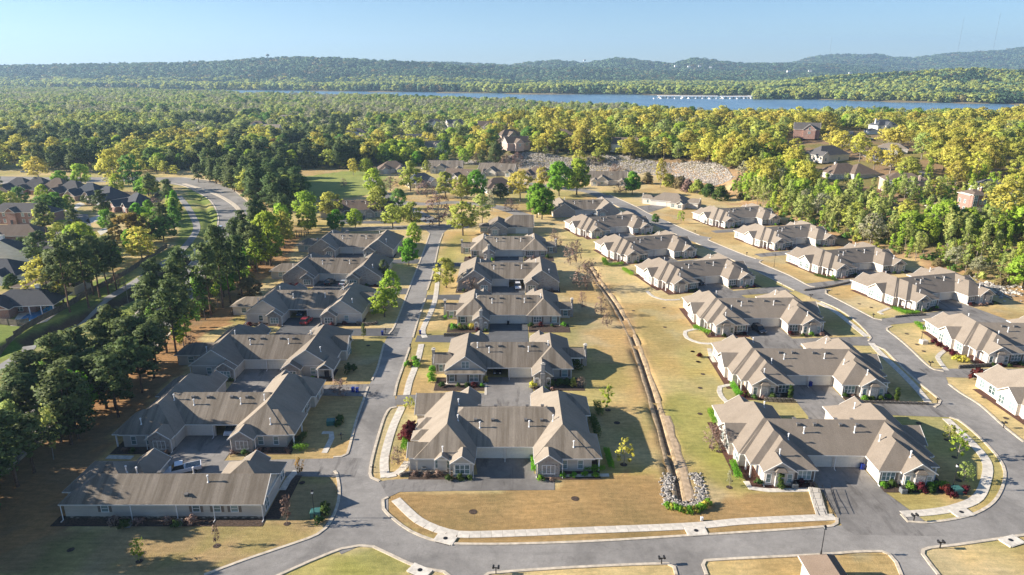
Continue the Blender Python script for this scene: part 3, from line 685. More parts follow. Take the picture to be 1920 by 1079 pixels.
f = [('chim', -13.6, -.2, .4, .6, 4.6, 'stone_veneer'), ('win', -10.5, -2.55, 'F', 1.0, 1.4, .7, 0), ('win', 3.6, -8.05, 'F', 1.4, 1.4, .7, 0), ('win', 7.1, -9.15, 'F', 1.6, 1.4, .7, 0), ('gar', -3, -4.6, 'F', 4.8, 0), ('chim', 15, -1, .4, .6, 4.6, 'stone_veneer')]
small_house('single storey tan home with a hipped roof standing alone where the curved street begins', 78, 334, -28, b, f, 'roof_tan', 'siding_cream')
b, f = wing_gable_nest(True, True, False, None)
bb, ff = wing_gable_nest(False, True, False, None)
H_(fourplex('stone gabled duplex with a pale blue car below the two bright green trees', 33.5, 309.3, 5, wing_gable_nest(True, False, False, 'room'), wing_gable_nest(True, True, False, None), 'roof_brown', 'siding_greige', group=GH), 33.5, 309, 5)
H_(fourplex('dark roofed fourplex with a deep black court, ringed by lime green street trees', -71.5, 308, 2, wing_gable_nest(False, True, False, None), wing_hip(), 'roof_umber', 'siding_greige', opn=(1, 0), group=GH), -71.5, 308, 2)
b = [Blk(-9, 9, -4, 9, 'x', 'hh', .66), Blk(-9.5, -1, -8, 6, 'y', 'hh', .66), Blk(2, 8, -9, 2, 'y', 'gh', .7), Blk(-7, -2.5, -9.5, 0, 'y', 'gh', .7)]
f = [('win', 5, -8.5, 'F', 1.6, 1.4, .8, 0), ('win', -4.7, -9.0, 'F', 1.4, 1.4, .8, 0), ('gar', 0, -3.6, 'F', 3, 0)]
BA = (b, f)
b2 = [Blk(-12, 12, -2, 11, 'x', 'gg', .66), Blk(-6.5, 1.5, -6.5, 6, 'y', 'gh', .7), Blk(-9, -4.5, -8, 0, 'y', 'gh', .7), Blk(7, 11, -7, 3, 'y', 'gh', .7), Blk(-1, 7, 2, 12, 'y', 'gh', .8)]
f2 = [('win', -2.4, -6.05, 'F', 1.6, 1.4, .8, 0), ('win', -6.7, -7.55, 'F', 1.3, 1.4, .8, 0), ('win', 9, -6.55, 'F', 1.2, 1.4, .8, 0), ('gar', 4.5, -1.5, 'F', 4.5, 0)]
BB = (b2, f2)
for lab, x, y, rz, d, rf, wl in [
  ('dark hipped home beside the meadow with a pale front gable', -78, 448, 12, BA, 'roof_umber', 'siding_greige'),
  ('wide gabled brown home with nested front gables behind the yellow street trees', -44, 448, 0, BB, 'roof_brown', 'siding_greige'),
  ('home with cream walls and a dark roof beside the pinkish bare tree', -52, 394, 25, BA, 'roof_slate', 'siding_cream'),
  ('long brown roofed home tucked behind the cream walled one', -30, 408, -20, BB, 'roof_umber', 'siding_cream'),
  ('cream home with triple front gables in the cul-de-sac below the rubble slope', -10, 434, -14, BB, 'roof_brown', 'siding_cream'),
  ('tan roofed home between the triple gabled one and the tall green trees', 16, 420, -22, BA, 'roof_umber', 'siding_cream'),
  ('long low home with a white chimney right of the tall green pair of trees', 55, 398, -8, BB, 'roof_brown', 'siding_cream'),
  ('home showing a broad white gable behind the dark evergreen', -7, 376, 18, BA, 'roof_umber', 'siding_white'),
  ('dark roofed home at the left end of the rubble slope', 38, 424, -12, BA, 'roof_slate', 'siding_cream')]:
    small_house(lab, x, y, rz, d[0], d[1], rf, wl)
# brick subdivision at the left
def brick_a(): return [Blk(-8, 8, -4, 9, 'x', 'hh', .8), Blk(-7, 0, -9, 4, 'y', 'gh', .8), Blk(2, 7, -7, 2, 'y', 'gh', .85)], [('gar', -3.5, -8.5, 'F', 4.6, 0), ('win', 4.5, -6.55, 'F', 1.4, 1.4, .8, 0), ('win', 1, -3.55, 'F', 1, 1.8, .4, 0)]
def brick_b(): return [Blk(-8, 8, -5, 8, 'x', 'hh', .85), Blk(1, 8.5, -9, 5, 'y', 'hh', .8), Blk(-7, -2, -7.5, 2, 'y', 'gh', .9)], [('win', -4.5, -7.05, 'F', 1.6, 1.5, .8, 0), ('win', 4.5, -8.55, 'F', 2.0, 1.4, .8, 0), ('chim', -2, 1, .5, .5, 8.2, 'white_paint')]
for lab, px, py, rz, d, rf, wl in [
  ('brick home with a white garage door at the left end of the street', 17, 366, 0, brick_a(), 'roof_slate', 'brick_rose'), ('brick home with the tall white chimney in the row', 55, 366, 0, brick_b(), 'roof_slate', 'brick_red'),
  ('brick home with two front gables, third along the row', 92, 368, -5, brick_b()[:1]+(brick_b()[1][:2],), 'roof_umber', 'brick_rose'), ('deep red brick home half behind the round green tree', 117, 373, -8, brick_a(), 'roof_slate', 'brick_red'),
  ('brick home with a pale garage at the head of the concrete drive', 150, 378, -12, brick_a(), 'roof_slate', 'brick_rose'), ('brick home between dark shrubs by the small cul-de-sac', 186, 386, -24, brick_b()[:1]+(brick_b()[1][:2],), 'roof_slate', 'brick_rose'),
  ('blue grey hipped brick home beside the rust coloured tree', 236, 400, -38, brick_a(), 'roof_slate', 'brick_red')]:
    x, y = G(px, py); small_house(lab, x, y+8, rz, d[0], d[1], rf, wl, group='brick homes left of the main road')
bl = [Blk(-13, 13, -4.5, 6, 'x', 'hh', .6, 5.4), Blk(-3.5, 1.5, -5.8, 3, 'y', 'gh', .8, 5.4), Blk(8, 16, -5, 5, 'x', 'hh', .6, 5.0)]
ft = [('win', x, -4.06, 'F', 1.1, 1.5, z, 0) for x in (-11, -8, -5, 3.5, 6.5) for z in (.8, 3.5)] + [('win', x, -4.56, 'F', 1.1, 1.5, .8, 0) for x in (10, 12.5)] + [('door', -1, -5.36, 'F')]
small_house('two storey red brick home with white windows in a dark hedge at the left edge', G(30, 422)[0], G(30, 422)[1]+5, -3, bl, ft, 'roof_slate', 'brick_red')
small_house('brown hip roofed home below the two storey brick one', G(35, 448)[0], G(35, 455)[1]+4, 6, [hh(-13, 12, -5, 8, .5), Blk(-8, -1, -8, 2, 'y', 'hh', .5)], [('win', 4, -4.56, 'F', 1.4, 1.2, .8, 0)], 'roof_umber', 'brick_red')
small_house('home with a white side gable and a big white chimney', G(15, 492)[0], G(15, 492)[1]+2, 4, [Blk(-9, 9, -4, 8, 'y', 'gh', .62), Blk(2, 16, 0, 10, 'x', 'hh', .6)], [('chim', -4.6, 4.5, 1.0, .7, 8.2, 'white_paint'), ('win', -2, -3.56, 'F', 1.0, .6, 3.4, 0)], 'roof_slate', 'siding_white')
small_house('dark roofed home with a small white gable cut by the left edge', G(0, 530)[0]-2, G(0, 530)[1]+2, 0, [hh(-8, 9, -4, 9, .6), Blk(1, 6.5, -6, 2, 'y', 'gh', .7)], [('win', 3.7, -5.56, 'F', 1.2, 1.2, .8, 0)], 'roof_slate', 'siding_white')
small_house('dark roofed brick home with a columned patio beside the blue pool', G(28, 596)[0], G(28, 596)[1]+4, 8, [Blk(-10, 9, -2.5, 9, 'x', 'hh', .55, wall=(-9.5, 3, -.2, 8.5)), Blk(-10, -1, -5, 5, 'y', 'gh', .6)],
   [('post', 5.5, -2.2), ('post', 8.6, -2.2), ('post', 2.5, -2.2), ('chim', 2.6, 4, .8, .6, 6.8, 'white_paint'), ('win', -1, -.22, 'F', 1.6, 1.6, .6, 0)], 'roof_slate', 'brick_red')
small_house('low grey roofed home between the pool house and the golden tree', G(75, 557)[0], G(75, 557)[1]+5, 0, [hh(-9, 10, -4, 6, .42)], [('win', 2, -3.56, 'F', 1.4, 1.2, .8, 0)], 'roof_umber', 'siding_greige')
# homes up the wooded slope at the right
def up(px, py): x, y = G(px, py, None); return x, y, T1(x, y)
x, y, z = up(1602, 338)
o = small_house('one storey pale home with a dark hipped roof and tall windows above the young trees', x, y+9, 12, [hh(-13, 8, -6, 9, .62, 3.0), Blk(-3, 13.5, -9.5, 6, 'y', 'hh', .6, 3.0)],
   [('win', q, -5.56, 'F', 1.3, 1.9, .5, 0) for q in (-11.3, -9.5, -7.7, -5.9)] + [('chim', -5, 4, .7, .7, 7.8, 'white_paint'), ('win', .2, -9.06, 'F', 1.3, 1.9, .5, 0)], 'roof_umber', 'stone_pale', z-.2)
x, y, z = up(1705, 364)
small_house('two storey rose brick home with brick columns and balconies among the young trees', x, y+6, -14, [hh(-10, 9, -5, 7, .5, 6.0), Blk(-1.5, 3.5, -6.8, 2, 'y', 'hh', .5, 6.2), Blk(6, 11, -4, 5, 'y', 'hh', .5, 5.8)],
   [('win', q, -4.56, 'F', 1.0, 1.5, 3.9, 0) for q in (-8.2, -6.7, -5.2)] + [('win', -6.5, -4.56, 'F', 1.8, 1.8, .5, 0), ('win', 1, -6.36, 'F', 2.4, 2.0, 3.2, 0), ('win', 1, -6.36, 'F', 2.4, 1.9, .4, 0), ('chim', 4.8, -5.5, .6, .6, 8.6, 'brick_rose')], 'roof_umber', 'brick_rose', z)
x, y, z = up(1510, 262)
small_house('tall red brick gabled home rising over the golden oaks', x, y, -20, [Blk(-9, 9, -6, 6, 'x', 'gg', .75, 6.5), Blk(-3, 6, -9, 3, 'y', 'gh', .85, 6.5)], [('win', 1.5, -8.56, 'F', 1.2, 1.6, 6.4, 0), ('win', 1.5, -8.56, 'F', 1.6, 1.6, 3.6, 0)], 'roof_slate', 'brick_red', z+1)
x, y, z = up(1660, 252)
small_house('white two storey home with an arched entry at the top of the lane', x, y+3, 10, [Blk(-9, 9, -4, 8, 'x', 'hh', .75, 6.6), Blk(-3, 3.5, -5.5, 3, 'y', 'gh', .95, 6.6), Blk(-17, -8, -5, 2, 'x', 'hh', .4, 3.2)],
   [('win', q, -3.56, 'F', 1.5, 1.9, z_, 0) for q in (-6.5, 6) for z_ in (.6, 3.9)] + [('win', .25, -5.06, 'F', 1.6, 3.0, 3.2, 0, 1), ('door', .25, -5.06, 'F'), ('chim', -7, 2, .7, .7, 11.5, 'white_paint')], 'roof_slate', 'siding_white', z)
x, y, z = up(1672, 290)
small_house('pale home with a wide beige hipped roof below the white two storey one', x+3, y+6, -30, [hh(-9, 9, -5, 7, .5, 3.2), Blk(-4, 4, -8, 3, 'y', 'hh', .5, 3.2)], [('win', 0, -7.56, 'F', 2, 1.4, .8, 0)], 'roof_tan', 'stone_pale', z)
x, y, z = up(1560, 305)
small_house('dark slate roofed home shaded behind the oaks beside the lane', x, y+6, 20, [hh(-12, 11, -6, 8, .7, 4.2), Blk(-12, -6, -8, 3, 'y', 'gh', .8, 4.2)], [('win', -9, -7.56, 'F', 1.2, 1.7, 1.2, 0), ('win', 3, -5.56, 'F', 1.4, 1.7, 1, 0)], 'roof_slate', 'siding_cream', z)
x, y, z = up(1828, 402)
small_house('tall narrow red brick tower-like home front seen through the trees at the right', x, y+4, 5, [hh(-3.2, 5.2, -3, 5, .5, 7.6), Blk(-3.1, .6, -4.5, 3, 'y', 'hh', .5, 8.0)], [('win', q, -2.56, 'F', 1.2, 2.0, z_, 0) for q in (2.2, 4.0) for z_ in (.6, 3.4)]+[('win', -1.4, -4.06, 'F', 1.6, 2.2, z_, 0) for z_ in (.6, 3.2, 5.4)]+[('win', -2.76, q, 'L', 1.0, 1.5, z_, 0) for q in (0, 3) for z_ in (.8, 3.8)]+[('chim', 5.2, 2, .6, .6, 10, 'brick_red')], 'roof_umber', 'brick_red', z)
x, y, z = up(1868, 378)
small_house('white walled home with a dark roof behind the brick tower-like one', x+2, y+8, -10, [hh(-7, 7, -4, 6, .6, 5.5)], [('win', -4, -3.56, 'F', 1.2, 1.4, 3.2, 0)], 'roof_slate', 'siding_white', z)
x, y, z = up(1762, 402)
small_house('small pale shed-like cottage between slender trunks on the slope', x, y+2, 8, [hh(-4, 4, -3, 3, .5, 2.8)], [('win', -1.5, -2.56, 'F', 1.2, 1.2, .8, 0)], 'roof_tan', 'siding_cream', z)
# roof tips at the bottom edge
small_house('home whose grey hip roof tip shows at the bottom edge below the lamp post', G(1550, 1039, 4.9)[0]+6, G(1550, 1039, 4.9)[1]-.9, 0, [Blk(-9, 9, -9, -.8, 'x', 'hh', .55), Blk(-8.4, -3.6, -8, 3.3, 'y', 'hh', .9)], [], 'roof_umber', 'siding_cream')
small_house('home of which only a small roof tip shows at the bottom edge', G(1105, 1079)[0], 67.6, 0, [Blk(-3.5, 3.5, -6, 3.5, 'y', 'hh', .95)], [], 'roof_tan', 'siding_cream')
# ---------------------------------------------------------------- ground sheet
def axis(lo, hi, core, far0, far1, g0):
    a, b = core; L = list(np.arange(a, b+.01, g0))
    st = g0
    while L[-1] < far1: st = min(st*1.09, 260); L.append(L[-1]+st)
    M = []; st = g0; c = a
    while c > far0: st = min(st*1.09, 260); c -= st; M.append(c)
    return np.array(M[::-1]+L)
XS = axis(0, 0, (-150, 180), -9000, 9000, 1.3)
ys = list(np.arange(60, 330, 1.3)); st = 1.3
while ys[-1] < 600: st = min(st*1.05, 5); ys.append(ys[-1]+st)
while ys[-1] < 11000: st = min(st*1.06, 200); ys.append(ys[-1]+st)
YS = np.array([-600, -200, 0, 30, 50]+ys)
XX, YY = np.meshgrid(XS, YS); ZZ = T(XX.ravel(), YY.ravel())
def inpoly(x, y, poly):
    x = np.asarray(x, float); y = np.asarray(y, float); r = np.zeros(x.shape, bool); n = len(poly)
    for i in range(n):
        (x0, y0), (x1, y1) = poly[i], poly[(i+1) % n]
        c = ((y0 > y) != (y1 > y)) & (x < (x1-x0)*(y-y0)/(y1-y0+1e-12)+x0); r ^= c
    return r
def vnoise(x, y, s, seed=0):    # cheap smooth value noise
    rg = np.random.default_rng(seed); tab = rg.random((64, 64)); u = np.asarray(x)/s; v = np.asarray(y)/s
    i = np.floor(u).astype(int); j = np.floor(v).astype(int); fu = sm(u-i); fv = sm(v-j)
    g = lambda a, b: tab[a % 64, b % 64]
    return (g(i, j)*(1-fu)+g(i+1, j)*fu)*(1-fv)+(g(i, j+1)*(1-fu)+g(i+1, j+1)*fu)*fv
def fbm(x, y, s, seed=0): return (vnoise(x, y, s, seed)*.5+vnoise(x, y, s/2.1, seed+1)*.3+vnoise(x, y, s/4.3, seed+2)*.2)
fx, fy = XX.ravel(), YY.ravel()
STRAW = np.array([.61, .465, .230]); OCHRE = np.array([.47, .315, .135]); GREEN = np.array([.30, .30, .075]); LUSH = np.array([.10, .19, .03])
LITTER = np.array([.30, .20, .115]); CLAY = np.array([.46, .27, .15]); WOOD = np.array([.085, .075, .04]); EARTH = np.array([.115, .08, .055])
def lay(C, c, m): m = np.clip(m, 0, 1)[:, None]; return C*(1-m)+c*m
C = np.tile(STRAW, (fx.size, 1))
n = fbm(fx, fy, 22, 3); n2 = fbm(fx, fy, 7, 9)
C = lay(C, OCHRE, sm((n-.45)/.2)*.8); C = lay(C, np.array([.50, .42, .27]), sm((fbm(fx, fy, 11, 61)-.60)/.1)*.5)
C = lay(C, GREEN, sm((fbm(fx, fy, 30, 21)-.56)/.12)*.45)
def blob(C, c, px, py, rx, ry, k=1.0, nz=.5):
    x, y = G(px, py); d = np.hypot((fx-x)/rx, (fy-y)/ry)+nz*(n2-.5); return lay(C, c, k*sm((1.15-d)/.5))
for px, py, rx, ry, k in ((1310, 800, 7, 17, .75), (1330, 700, 6, 16, .35), (1375, 880, 5, 9, .45), (1100, 450, 10, 30, .35), (1785, 815, 9, 12, .55), (700, 1060, 6, 4, .7), (600, 1079, 8, 5, .6), (860, 470, 5, 30, .45), (1250, 640, 8, 30, .22), (1650, 800, 6, 10, .5), (830, 500, 4, 40, .4), (800, 1000, 12, 3, .35), (1500, 1000, 40, 2, .35), (740, 830, 2, 14, .35), (1880, 535, 10, 20, .6), (1610, 640, 4, 12, .35)):
    C = blob(C, GREEN, px, py, rx, ry, k)
SW = poly_dist(fx, fy, SWALE); C = lay(C, CLAY, sm((3.0+3.4*(n2-.5)-SW)/2.0)*.5*(fy < 330))
d = edge_dist(fx, fy)
C = lay(C, CLAY, sm((d+11+10*(n2-.5))/7)*(1-sm((d-8)/8))*sm((n-.36)/.1)*(fx > 80)*.8)
wood = sm((d-6+9*(n2-.5))/8)
C = lay(C, LITTER, wood); C = lay(C, GREEN*.7, wood*sm((fbm(fx, fy, 26, 5)-.45)/.12)*.65)
# woods floor at the left between road and houses
WL = VS('a', [(-140, 1079), (120, 1079), (150, 960), (232, 800), (345, 700), (372, 640), (455, 590), (470, 545), (530, 500), (560, 440), (500, 430), (430, 500), (330, 600), (200, 720), (-60, 800)])
inw = inpoly(fx+6*(n2-.5), fy+8*(n-.5), WL).astype(float); C = lay(C, np.array([.40, .215, .10]), inw*.9); C = lay(C, LITTER, inw*sm((n2-.48)/.12)*.7)
# verges of the left road and the channel
LG = VS('a', [(-200, 690), (40, 590), (330, 460), (350, 345), (410, 350), (415, 420), (380, 470), (290, 560), (180, 700), (-100, 760)])
ing = inpoly(fx, fy, LG).astype(float); C = lay(C, np.array([.17, .235, .045]), ing*.9); C = lay(C, STRAW, ing*sm((n-.55)/.1)*.4)
ch = poly_dist(fx, fy, CHAN); C = lay(C, EARTH*1.0, sm((4.6+2*(n2-.5)-ch)/1.2)*(fy < 330)*(fy > 158)); C = lay(C, LUSH, sm((4.4-ch)/1.2)*(fy <= 158)*.8)
LN = VS('a', [(-400, 690), (-10, 600), (310, 463), (350, 345), (0, 325), (-300, 330)])
inl = inpoly(fx, fy, LN).astype(float); C = lay(C, STRAW*.9, inl*.7); C = lay(C, GREEN, inl*sm((n-.45)/.1)*.6)
ME = VS('a', [(548, 335), (640, 322), (700, 322), (740, 335), (725, 362), (640, 372), (556, 372)])
inm = inpoly(fx, fy, ME).astype(float); C = lay(C, np.array([.27, .32, .085]), inm*.9)
fw = sm((fy-455-20*(n-.5))/14)*(1-inm)*(fx < 60); C = lay(C, np.array([.25, .22, .12]), fw*.9); C = lay(C, GREEN*.6, fw*sm((n2-.5)/.1)*.6)
C = lay(C, np.array([.20, .19, .11]), sm((fy-640)/60)*.9)
FL = VS('a', [(735, 925), (760, 925), (1040, 918), (1060, 892), (1180, 885), (1250, 900), (1330, 945), (1420, 925), (1560, 925), (1560, 1000), (1300, 1012), (840, 1030), (720, 970)])
C = lay(C, np.array([.36, .235, .105])*(.85+.35*n2[:, None]), inpoly(fx, fy, FL)*.9)
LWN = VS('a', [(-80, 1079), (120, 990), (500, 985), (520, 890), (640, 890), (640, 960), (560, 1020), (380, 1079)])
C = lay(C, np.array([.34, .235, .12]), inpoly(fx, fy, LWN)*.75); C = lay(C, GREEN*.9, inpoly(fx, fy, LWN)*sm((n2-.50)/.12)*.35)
C = lay(C, np.array([.25, .2, .12]), sm((fy-yn(fx)+40)/30)*(fy > 800))
nx_, ny_ = len(XS), len(YS); idx = np.arange(nx_*ny_).reshape(ny_, nx_)
q = np.stack([idx[:-1, :-1], idx[:-1, 1:], idx[1:, 1:], idx[1:, :-1]], -1).reshape(-1, 4)
def np_mesh(name, v, q, mats, col=None, smooth=False):
    me = bpy.data.meshes.new(name); me.vertices.add(len(v)); me.vertices.foreach_set('co', np.asarray(v, np.float32).ravel())
    k = q.shape[1]; me.loops.add(q.size); me.loops.foreach_set('vertex_index', q.ravel().astype(np.int32))
    me.polygons.add(len(q)); me.polygons.foreach_set('loop_start', np.arange(0, q.size, k, dtype=np.int32)); me.polygons.foreach_set('loop_total', np.full(len(q), k, np.int32))
    for m_ in mats: me.materials.append(MAT[m_])
    if smooth: me.polygons.foreach_set('use_smooth', np.ones(len(q), bool))
    if col is not None:
        ca = me.color_attributes.new('Col', 'FLOAT_COLOR', 'POINT'); ca.data.foreach_set('color', np.hstack([col, np.ones((len(col), 1))]).astype(np.float32).ravel())
    me.update(calc_edges=True); return me
struct('ground', np_mesh('ground', np.stack([fx, fy, ZZ], -1), q, ['ground'], C, True))
mb = MB(); mb.box(-9000, 9000, 700, 3600, -2.2, -1.6); struct('river_water', mb.mesh('river_water', 'river_water'))

# ---------------------------------------------------------------- roads, kerbs, pavements
from mathutils.geometry import tessellate_polygon
def sheet(name, pts, z, mat, kind='structure', drape=False):
    v = [Vector((p[0], p[1], z + (T1(p[0], p[1]) if drape else 0))) for p in pts]
    tr = tessellate_polygon([v]); me = bpy.data.meshes.new(name); f = []
    for t in tr:
        a, b_, c = t; cr = (v[b_]-v[a]).cross(v[c]-v[a]).z; f.append(t if cr > 0 else (a, c, b_))
    me.from_pydata([tuple(p) for p in v], [], f); me.materials.append(MAT[mat]); me.update()
    o = link(name, me); o['kind'] = kind; return o
def smooth_line(pts, step=1.5):
    if len(pts) < 3: dens = pts
    P_ = [Vector((p[0], p[1], 0)) for p in pts]; out = []
    for i in range(len(P_)-1):
        p0 = P_[max(i-1, 0)]; p1 = P_[i]; p2 = P_[i+1]; p3 = P_[min(i+2, len(P_)-1)]; n_ = max(1, int((p2-p1).length/step))
        for k in range(n_):
            t = k/n_; out.append(.5*((2*p1)+(p2-p0)*t+(2*p0-5*p1+4*p2-p3)*t*t+(3*p1-p0-3*p2+p3)*t**3))
    out.append(P_[-1]); return [(p.x, p.y) for p in out]
def ribbon(name, pts, width, z0, z1, mat, drape=False, kind='structure', smooth=True, off=0.0, step=1.5):
    L = smooth_line(pts, step) if smooth else pts; mb = MB(); prev = None
    N = len(L); V_ = []
    for i, (x, y) in enumerate(L):
        a = L[max(i-1, 0)]; b_ = L[min(i+1, N-1)]; dx, dy = b_[0]-a[0], b_[1]-a[1]; l = math.hypot(dx, dy) or 1; nx, ny = -dy/l, dx/l
        h = T1(x, y) if drape else 0
        for s_, z in ((off-width/2, z0), (off-width/2, z1), (off+width/2, z1), (off+width/2, z0)): V_.append((x+nx*s_, y+ny*s_, z+h))
    F_ = []
    for i in range(N-1):
        a = i*4; b_ = a+4
        for j in range(3): F_.append((a+j, a+j+1, b_+j+1, b_+j))
    F_ += [(0, 3, 2, 1), (4*N-4, 4*N-3, 4*N-2, 4*N-1)]
    me = bpy.data.meshes.new(name); me.from_pydata(V_, [], F_); me.materials.append(MAT[mat]); me.update()
    o = link(name, me)
    if kind: o['kind'] = kind
    return o
A = 'a'
KL = [(806, 438), (795, 470), (767, 542), (742, 607), (729, 627)]
KL1 = [(720, 645), (708, 690), (697, 714)]
KL2 = [(690, 726), (668, 790), (651, 852), (640, 857), (625, 858)]
KL3 = [(627, 884), (631, 888), (636, 915), (634, 943), (620, 978), (595, 1003), (532, 1026), (455, 1052), (383, 1079)]
KR = [(831, 438), (823, 460), (812, 510), (801, 545)]
KR1 = [(798, 560), (784, 600), (774, 634)]
KR2 = [(768, 652), (755, 690), (744, 722), (740, 743)]
KR3 = [(744, 764), (732, 766), (721, 782), (706, 830), (695, 875), (696, 896), (712, 903)]
KB = [(728, 933), (718, 938), (719, 955), (738, 974), (770, 997), (810, 1013), (844, 1020), (950, 1021), (1108, 1016), (1295, 1005), (1440, 996), (1560, 987), (1569, 982), (1569, 972)]
KC = [(1690, 965), (1702, 979), (1735, 981), (1790, 974), (1830, 963), (1862, 943), (1879, 915), (1884, 886), (1874, 862), (1850, 834), (1820, 806), (1796, 788), (1780, 783)]
KD = [(1752, 764), (1760, 759), (1763, 752), (1745, 736), (1722, 718), (1690, 688), (1658, 656), (1640, 648)]
KD2 = [(1628, 640), (1633, 634), (1610, 608), (1575, 582), (1540, 566)]
KD3 = [(1490, 545), (1452, 526), (1424, 512)]
KD4 = [(1395, 498), (1362, 483), (1335, 470), (1305, 456)]
KD5 = [(1270, 441), (1240, 428), (1205, 411), (1165, 391), (1130, 374)]
KE = [(1920, 830), (1880, 798), (1837, 760), (1800, 737), (1779, 721)]
KE2 = [(1769, 697), (1752, 694), (1735, 682), (1710, 658), (1685, 636), (1664, 620), (1663, 616), (1672, 612)]
KE3 = [(1654, 601), (1640, 598), (1600, 577), (1565, 559), (1548, 550), (1549, 545), (1558, 544)]
KE4 = [(1528, 539), (1518, 537), (1480, 517), (1440, 500), (1424, 492), (1430, 488)]
KE5 = [(1418, 486), (1400, 480), (1365, 466), (1328, 450), (1334, 446)]
KE6 = [(1312, 442), (1283, 430), (1252, 416)]
KE7 = [(1236, 409), (1215, 400), (1193, 388), (1160, 373), (1143, 366)]
KF = [(1990, 995), (1920, 1004), (1860, 1013), (1790, 1023), (1743, 1028), (1731, 1032), (1730, 1040), (1745, 1060), (1760, 1079)]
KF2 = [(1690, 1079), (1680, 1055), (1667, 1040), (1654, 1035), (1600, 1036), (1535, 1041), (1322, 1052), (1318, 1060), (1325, 1079)]
KF3 = [(1268, 1079), (1264, 1064), (1252, 1058), (1091, 1064), (916, 1076), (905, 1085)]
KG = [(515, 1083), (575, 1056), (640, 1030), (674, 1024), (700, 1026), (730, 1040), (768, 1058), (800, 1068), (832, 1073), (846, 1083)]
px = lambda L: VS('a', L)
sheet('road', px([(790, 425), (845, 425), *KR, *KR1, *KR2, *KR3, (714, 905), (728, 931), (728, 1000), (640, 1040), (600, 1000), *KL3[:4][::-1], *KL2[::-1], *KL1[::-1], *KL[::-1]]), .030, 'asphalt')
sheet('road', px([(631, 888), (714, 904), *KB[:-2], (1690, 979), *KC[1:], (1760, 762), *KE[::-1], (2000, 900), (2010, 990), *KF[1:], (1765, 1100), (1682, 1100), *KF2, (1325, 1100), (1268, 1100), *KF3, (900, 1100), (846, 1100), *KG[::-1], (510, 1100), (372, 1100), (383, 1079), *KL3[3:-1][::-1]]), .034, 'asphalt')
sheet('road', px([*KC[-1:], *KD, *KD2, *KD3, *KD4, *KD5, *KE7[::-1], *KE6[::-1], *KE5[::-1], *KE4[::-1], *KE3[::-1], *KE2[::-1], *KE[::-1][:1]]), .026, 'asphalt')
for w_, z_, pts_ in ((7.5, .018, [(1152, 379), (1110, 361), (1075, 356), (1040, 352), (1000, 346), (965, 341)]), (7.5, .020, [(815, 418), (775, 397), (742, 381), (720, 366), (703, 350), (690, 334)]), (7, .015, [(745, 379), (800, 383), (850, 380), (900, 384), (935, 389), (962, 397), (990, 407)]), (8, .024, [(640, 431), (700, 429), (760, 427), (850, 424), (882, 425)])):
    ribbon('road', px(pts_), w_, -.2, z_, 'asphalt')
for i, k in enumerate((KL, KL1, KL2, KL3, KR, KR1, KR2, KR3, KB, KC, KD, KD2, KD3, KD4, KD5, KE, KE2, KE3, KE4, KE5, KE6, KE7, KF, KF2, KF3, KG)):
    ribbon('kerb', px(k), .45, 0, .13, 'kerb_concrete')
# drive courts, one sheet for each house with its link to the street
def rot(p, o, a): c, s_ = math.cos(R(a)), math.sin(R(a)); return (o[0]+c*p[0]-s_*p[1], o[1]+s_*p[0]+c*p[1])
def court(x, y, rz, yb=-20.5, side=None, reach=17.0, y0=-12.5, y1=-8.3, z=.042, mat='asphalt_drive', x0=-5.0, x1=5.0):
    sheet('drive_court', [rot(p, (x, y), rz) for p in ((x0, yb), (x1, yb), (x1, .3), (x0, .3))], z, mat)
    if side: 
        a, b_ = (x1, reach) if side > 0 else (-reach, x0)
        sheet('driveway', [rot(p, (x, y), rz) for p in ((a, y0), (b_, y0-.9*side*(1 if side > 0 else -1)), (b_, y1+.9), (a, y1))], z-.004, mat)
sheet('drive_court', VS('2', [(850, 560), (850, 632), (940, 640), (940, 704), (500, 708), (258, 713), (205, 737), (168, 668), (205, 660), (600, 636), (590, 560)]), .042, 'asphalt_drive')
sheet('drive_court', [rot(p, (54.1, 100.4), -1.5) for p in ((-5, .3), (-4.6, -7.5), (-5.2, -16.2), (-4.2, -17.6), (8.8, -17.6), (7.7, -14.5), (5.2, -6.5), (5, .3))], .042, 'asphalt_drive')
for h in [(-.6, 135.5, 0, -1, 23.0), (-.9, 168.6, 0, -1, 23.0), (-1.2, 201, 0, -1, 24), (-1.1, 236.3, 0, -1, 26)]:
    court(h[0], h[1], h[2], side=h[3], reach=h[4], mat='asphalt_dark' if h[1] > 150 else 'asphalt_drive')
for h, rch in [((-54.4, 110.8, 0), 28.5), ((-54.6, 139.9, 0), 27.5), ((-55, 173, 0), 26), ((-56, 206.6, 0), 25), ((-57.6, 240.3, 0), 25)]:
    court(*h, yb=-21 if h[1] > 120 else -15.5, side=1, reach=rch, mat='asphalt_drive' if h[1] < 150 else 'asphalt_dark', x0=-5.2)
for h, rch in [((62.6, 131.7, -1.5), 24), ((64.6, 166.3, 1.5), 24), ((60.2, 203.4, 14), 22), ((51, 236.8, 17), 22), ((42.6, 273.5, 18), 22)]: court(*h, side=1, reach=rch)
for h, rch in [((121.5, 147.5, -2), 30), ((123.4, 187.3, 15), 30), ((115.6, 218.9, 15), 27), ((108.6, 254.5, 16), 24), ((101.2, 291.3, 16), 22)]: court(*h, side=-1, reach=rch)
sheet('drive_court', [rot(p, (126, 187), 15) for p in ((17, 3), (24, 6), (22, 20), (12, 22), (10, 15), (17, 14))], .04, 'asphalt_drive')
court(-71.5, 308, 2, yb=-17, side=1, reach=22, y0=-17, y1=-12, mat='asphalt_dark'); court(33.5, 309.3, 5, yb=-12, side=1, reach=20, mat='asphalt_drive')
sheet('driveway', VS('z9', [(205, 405), (470, 375), (560, 405), (330, 480), (240, 430)]), .04, 'asphalt_drive')
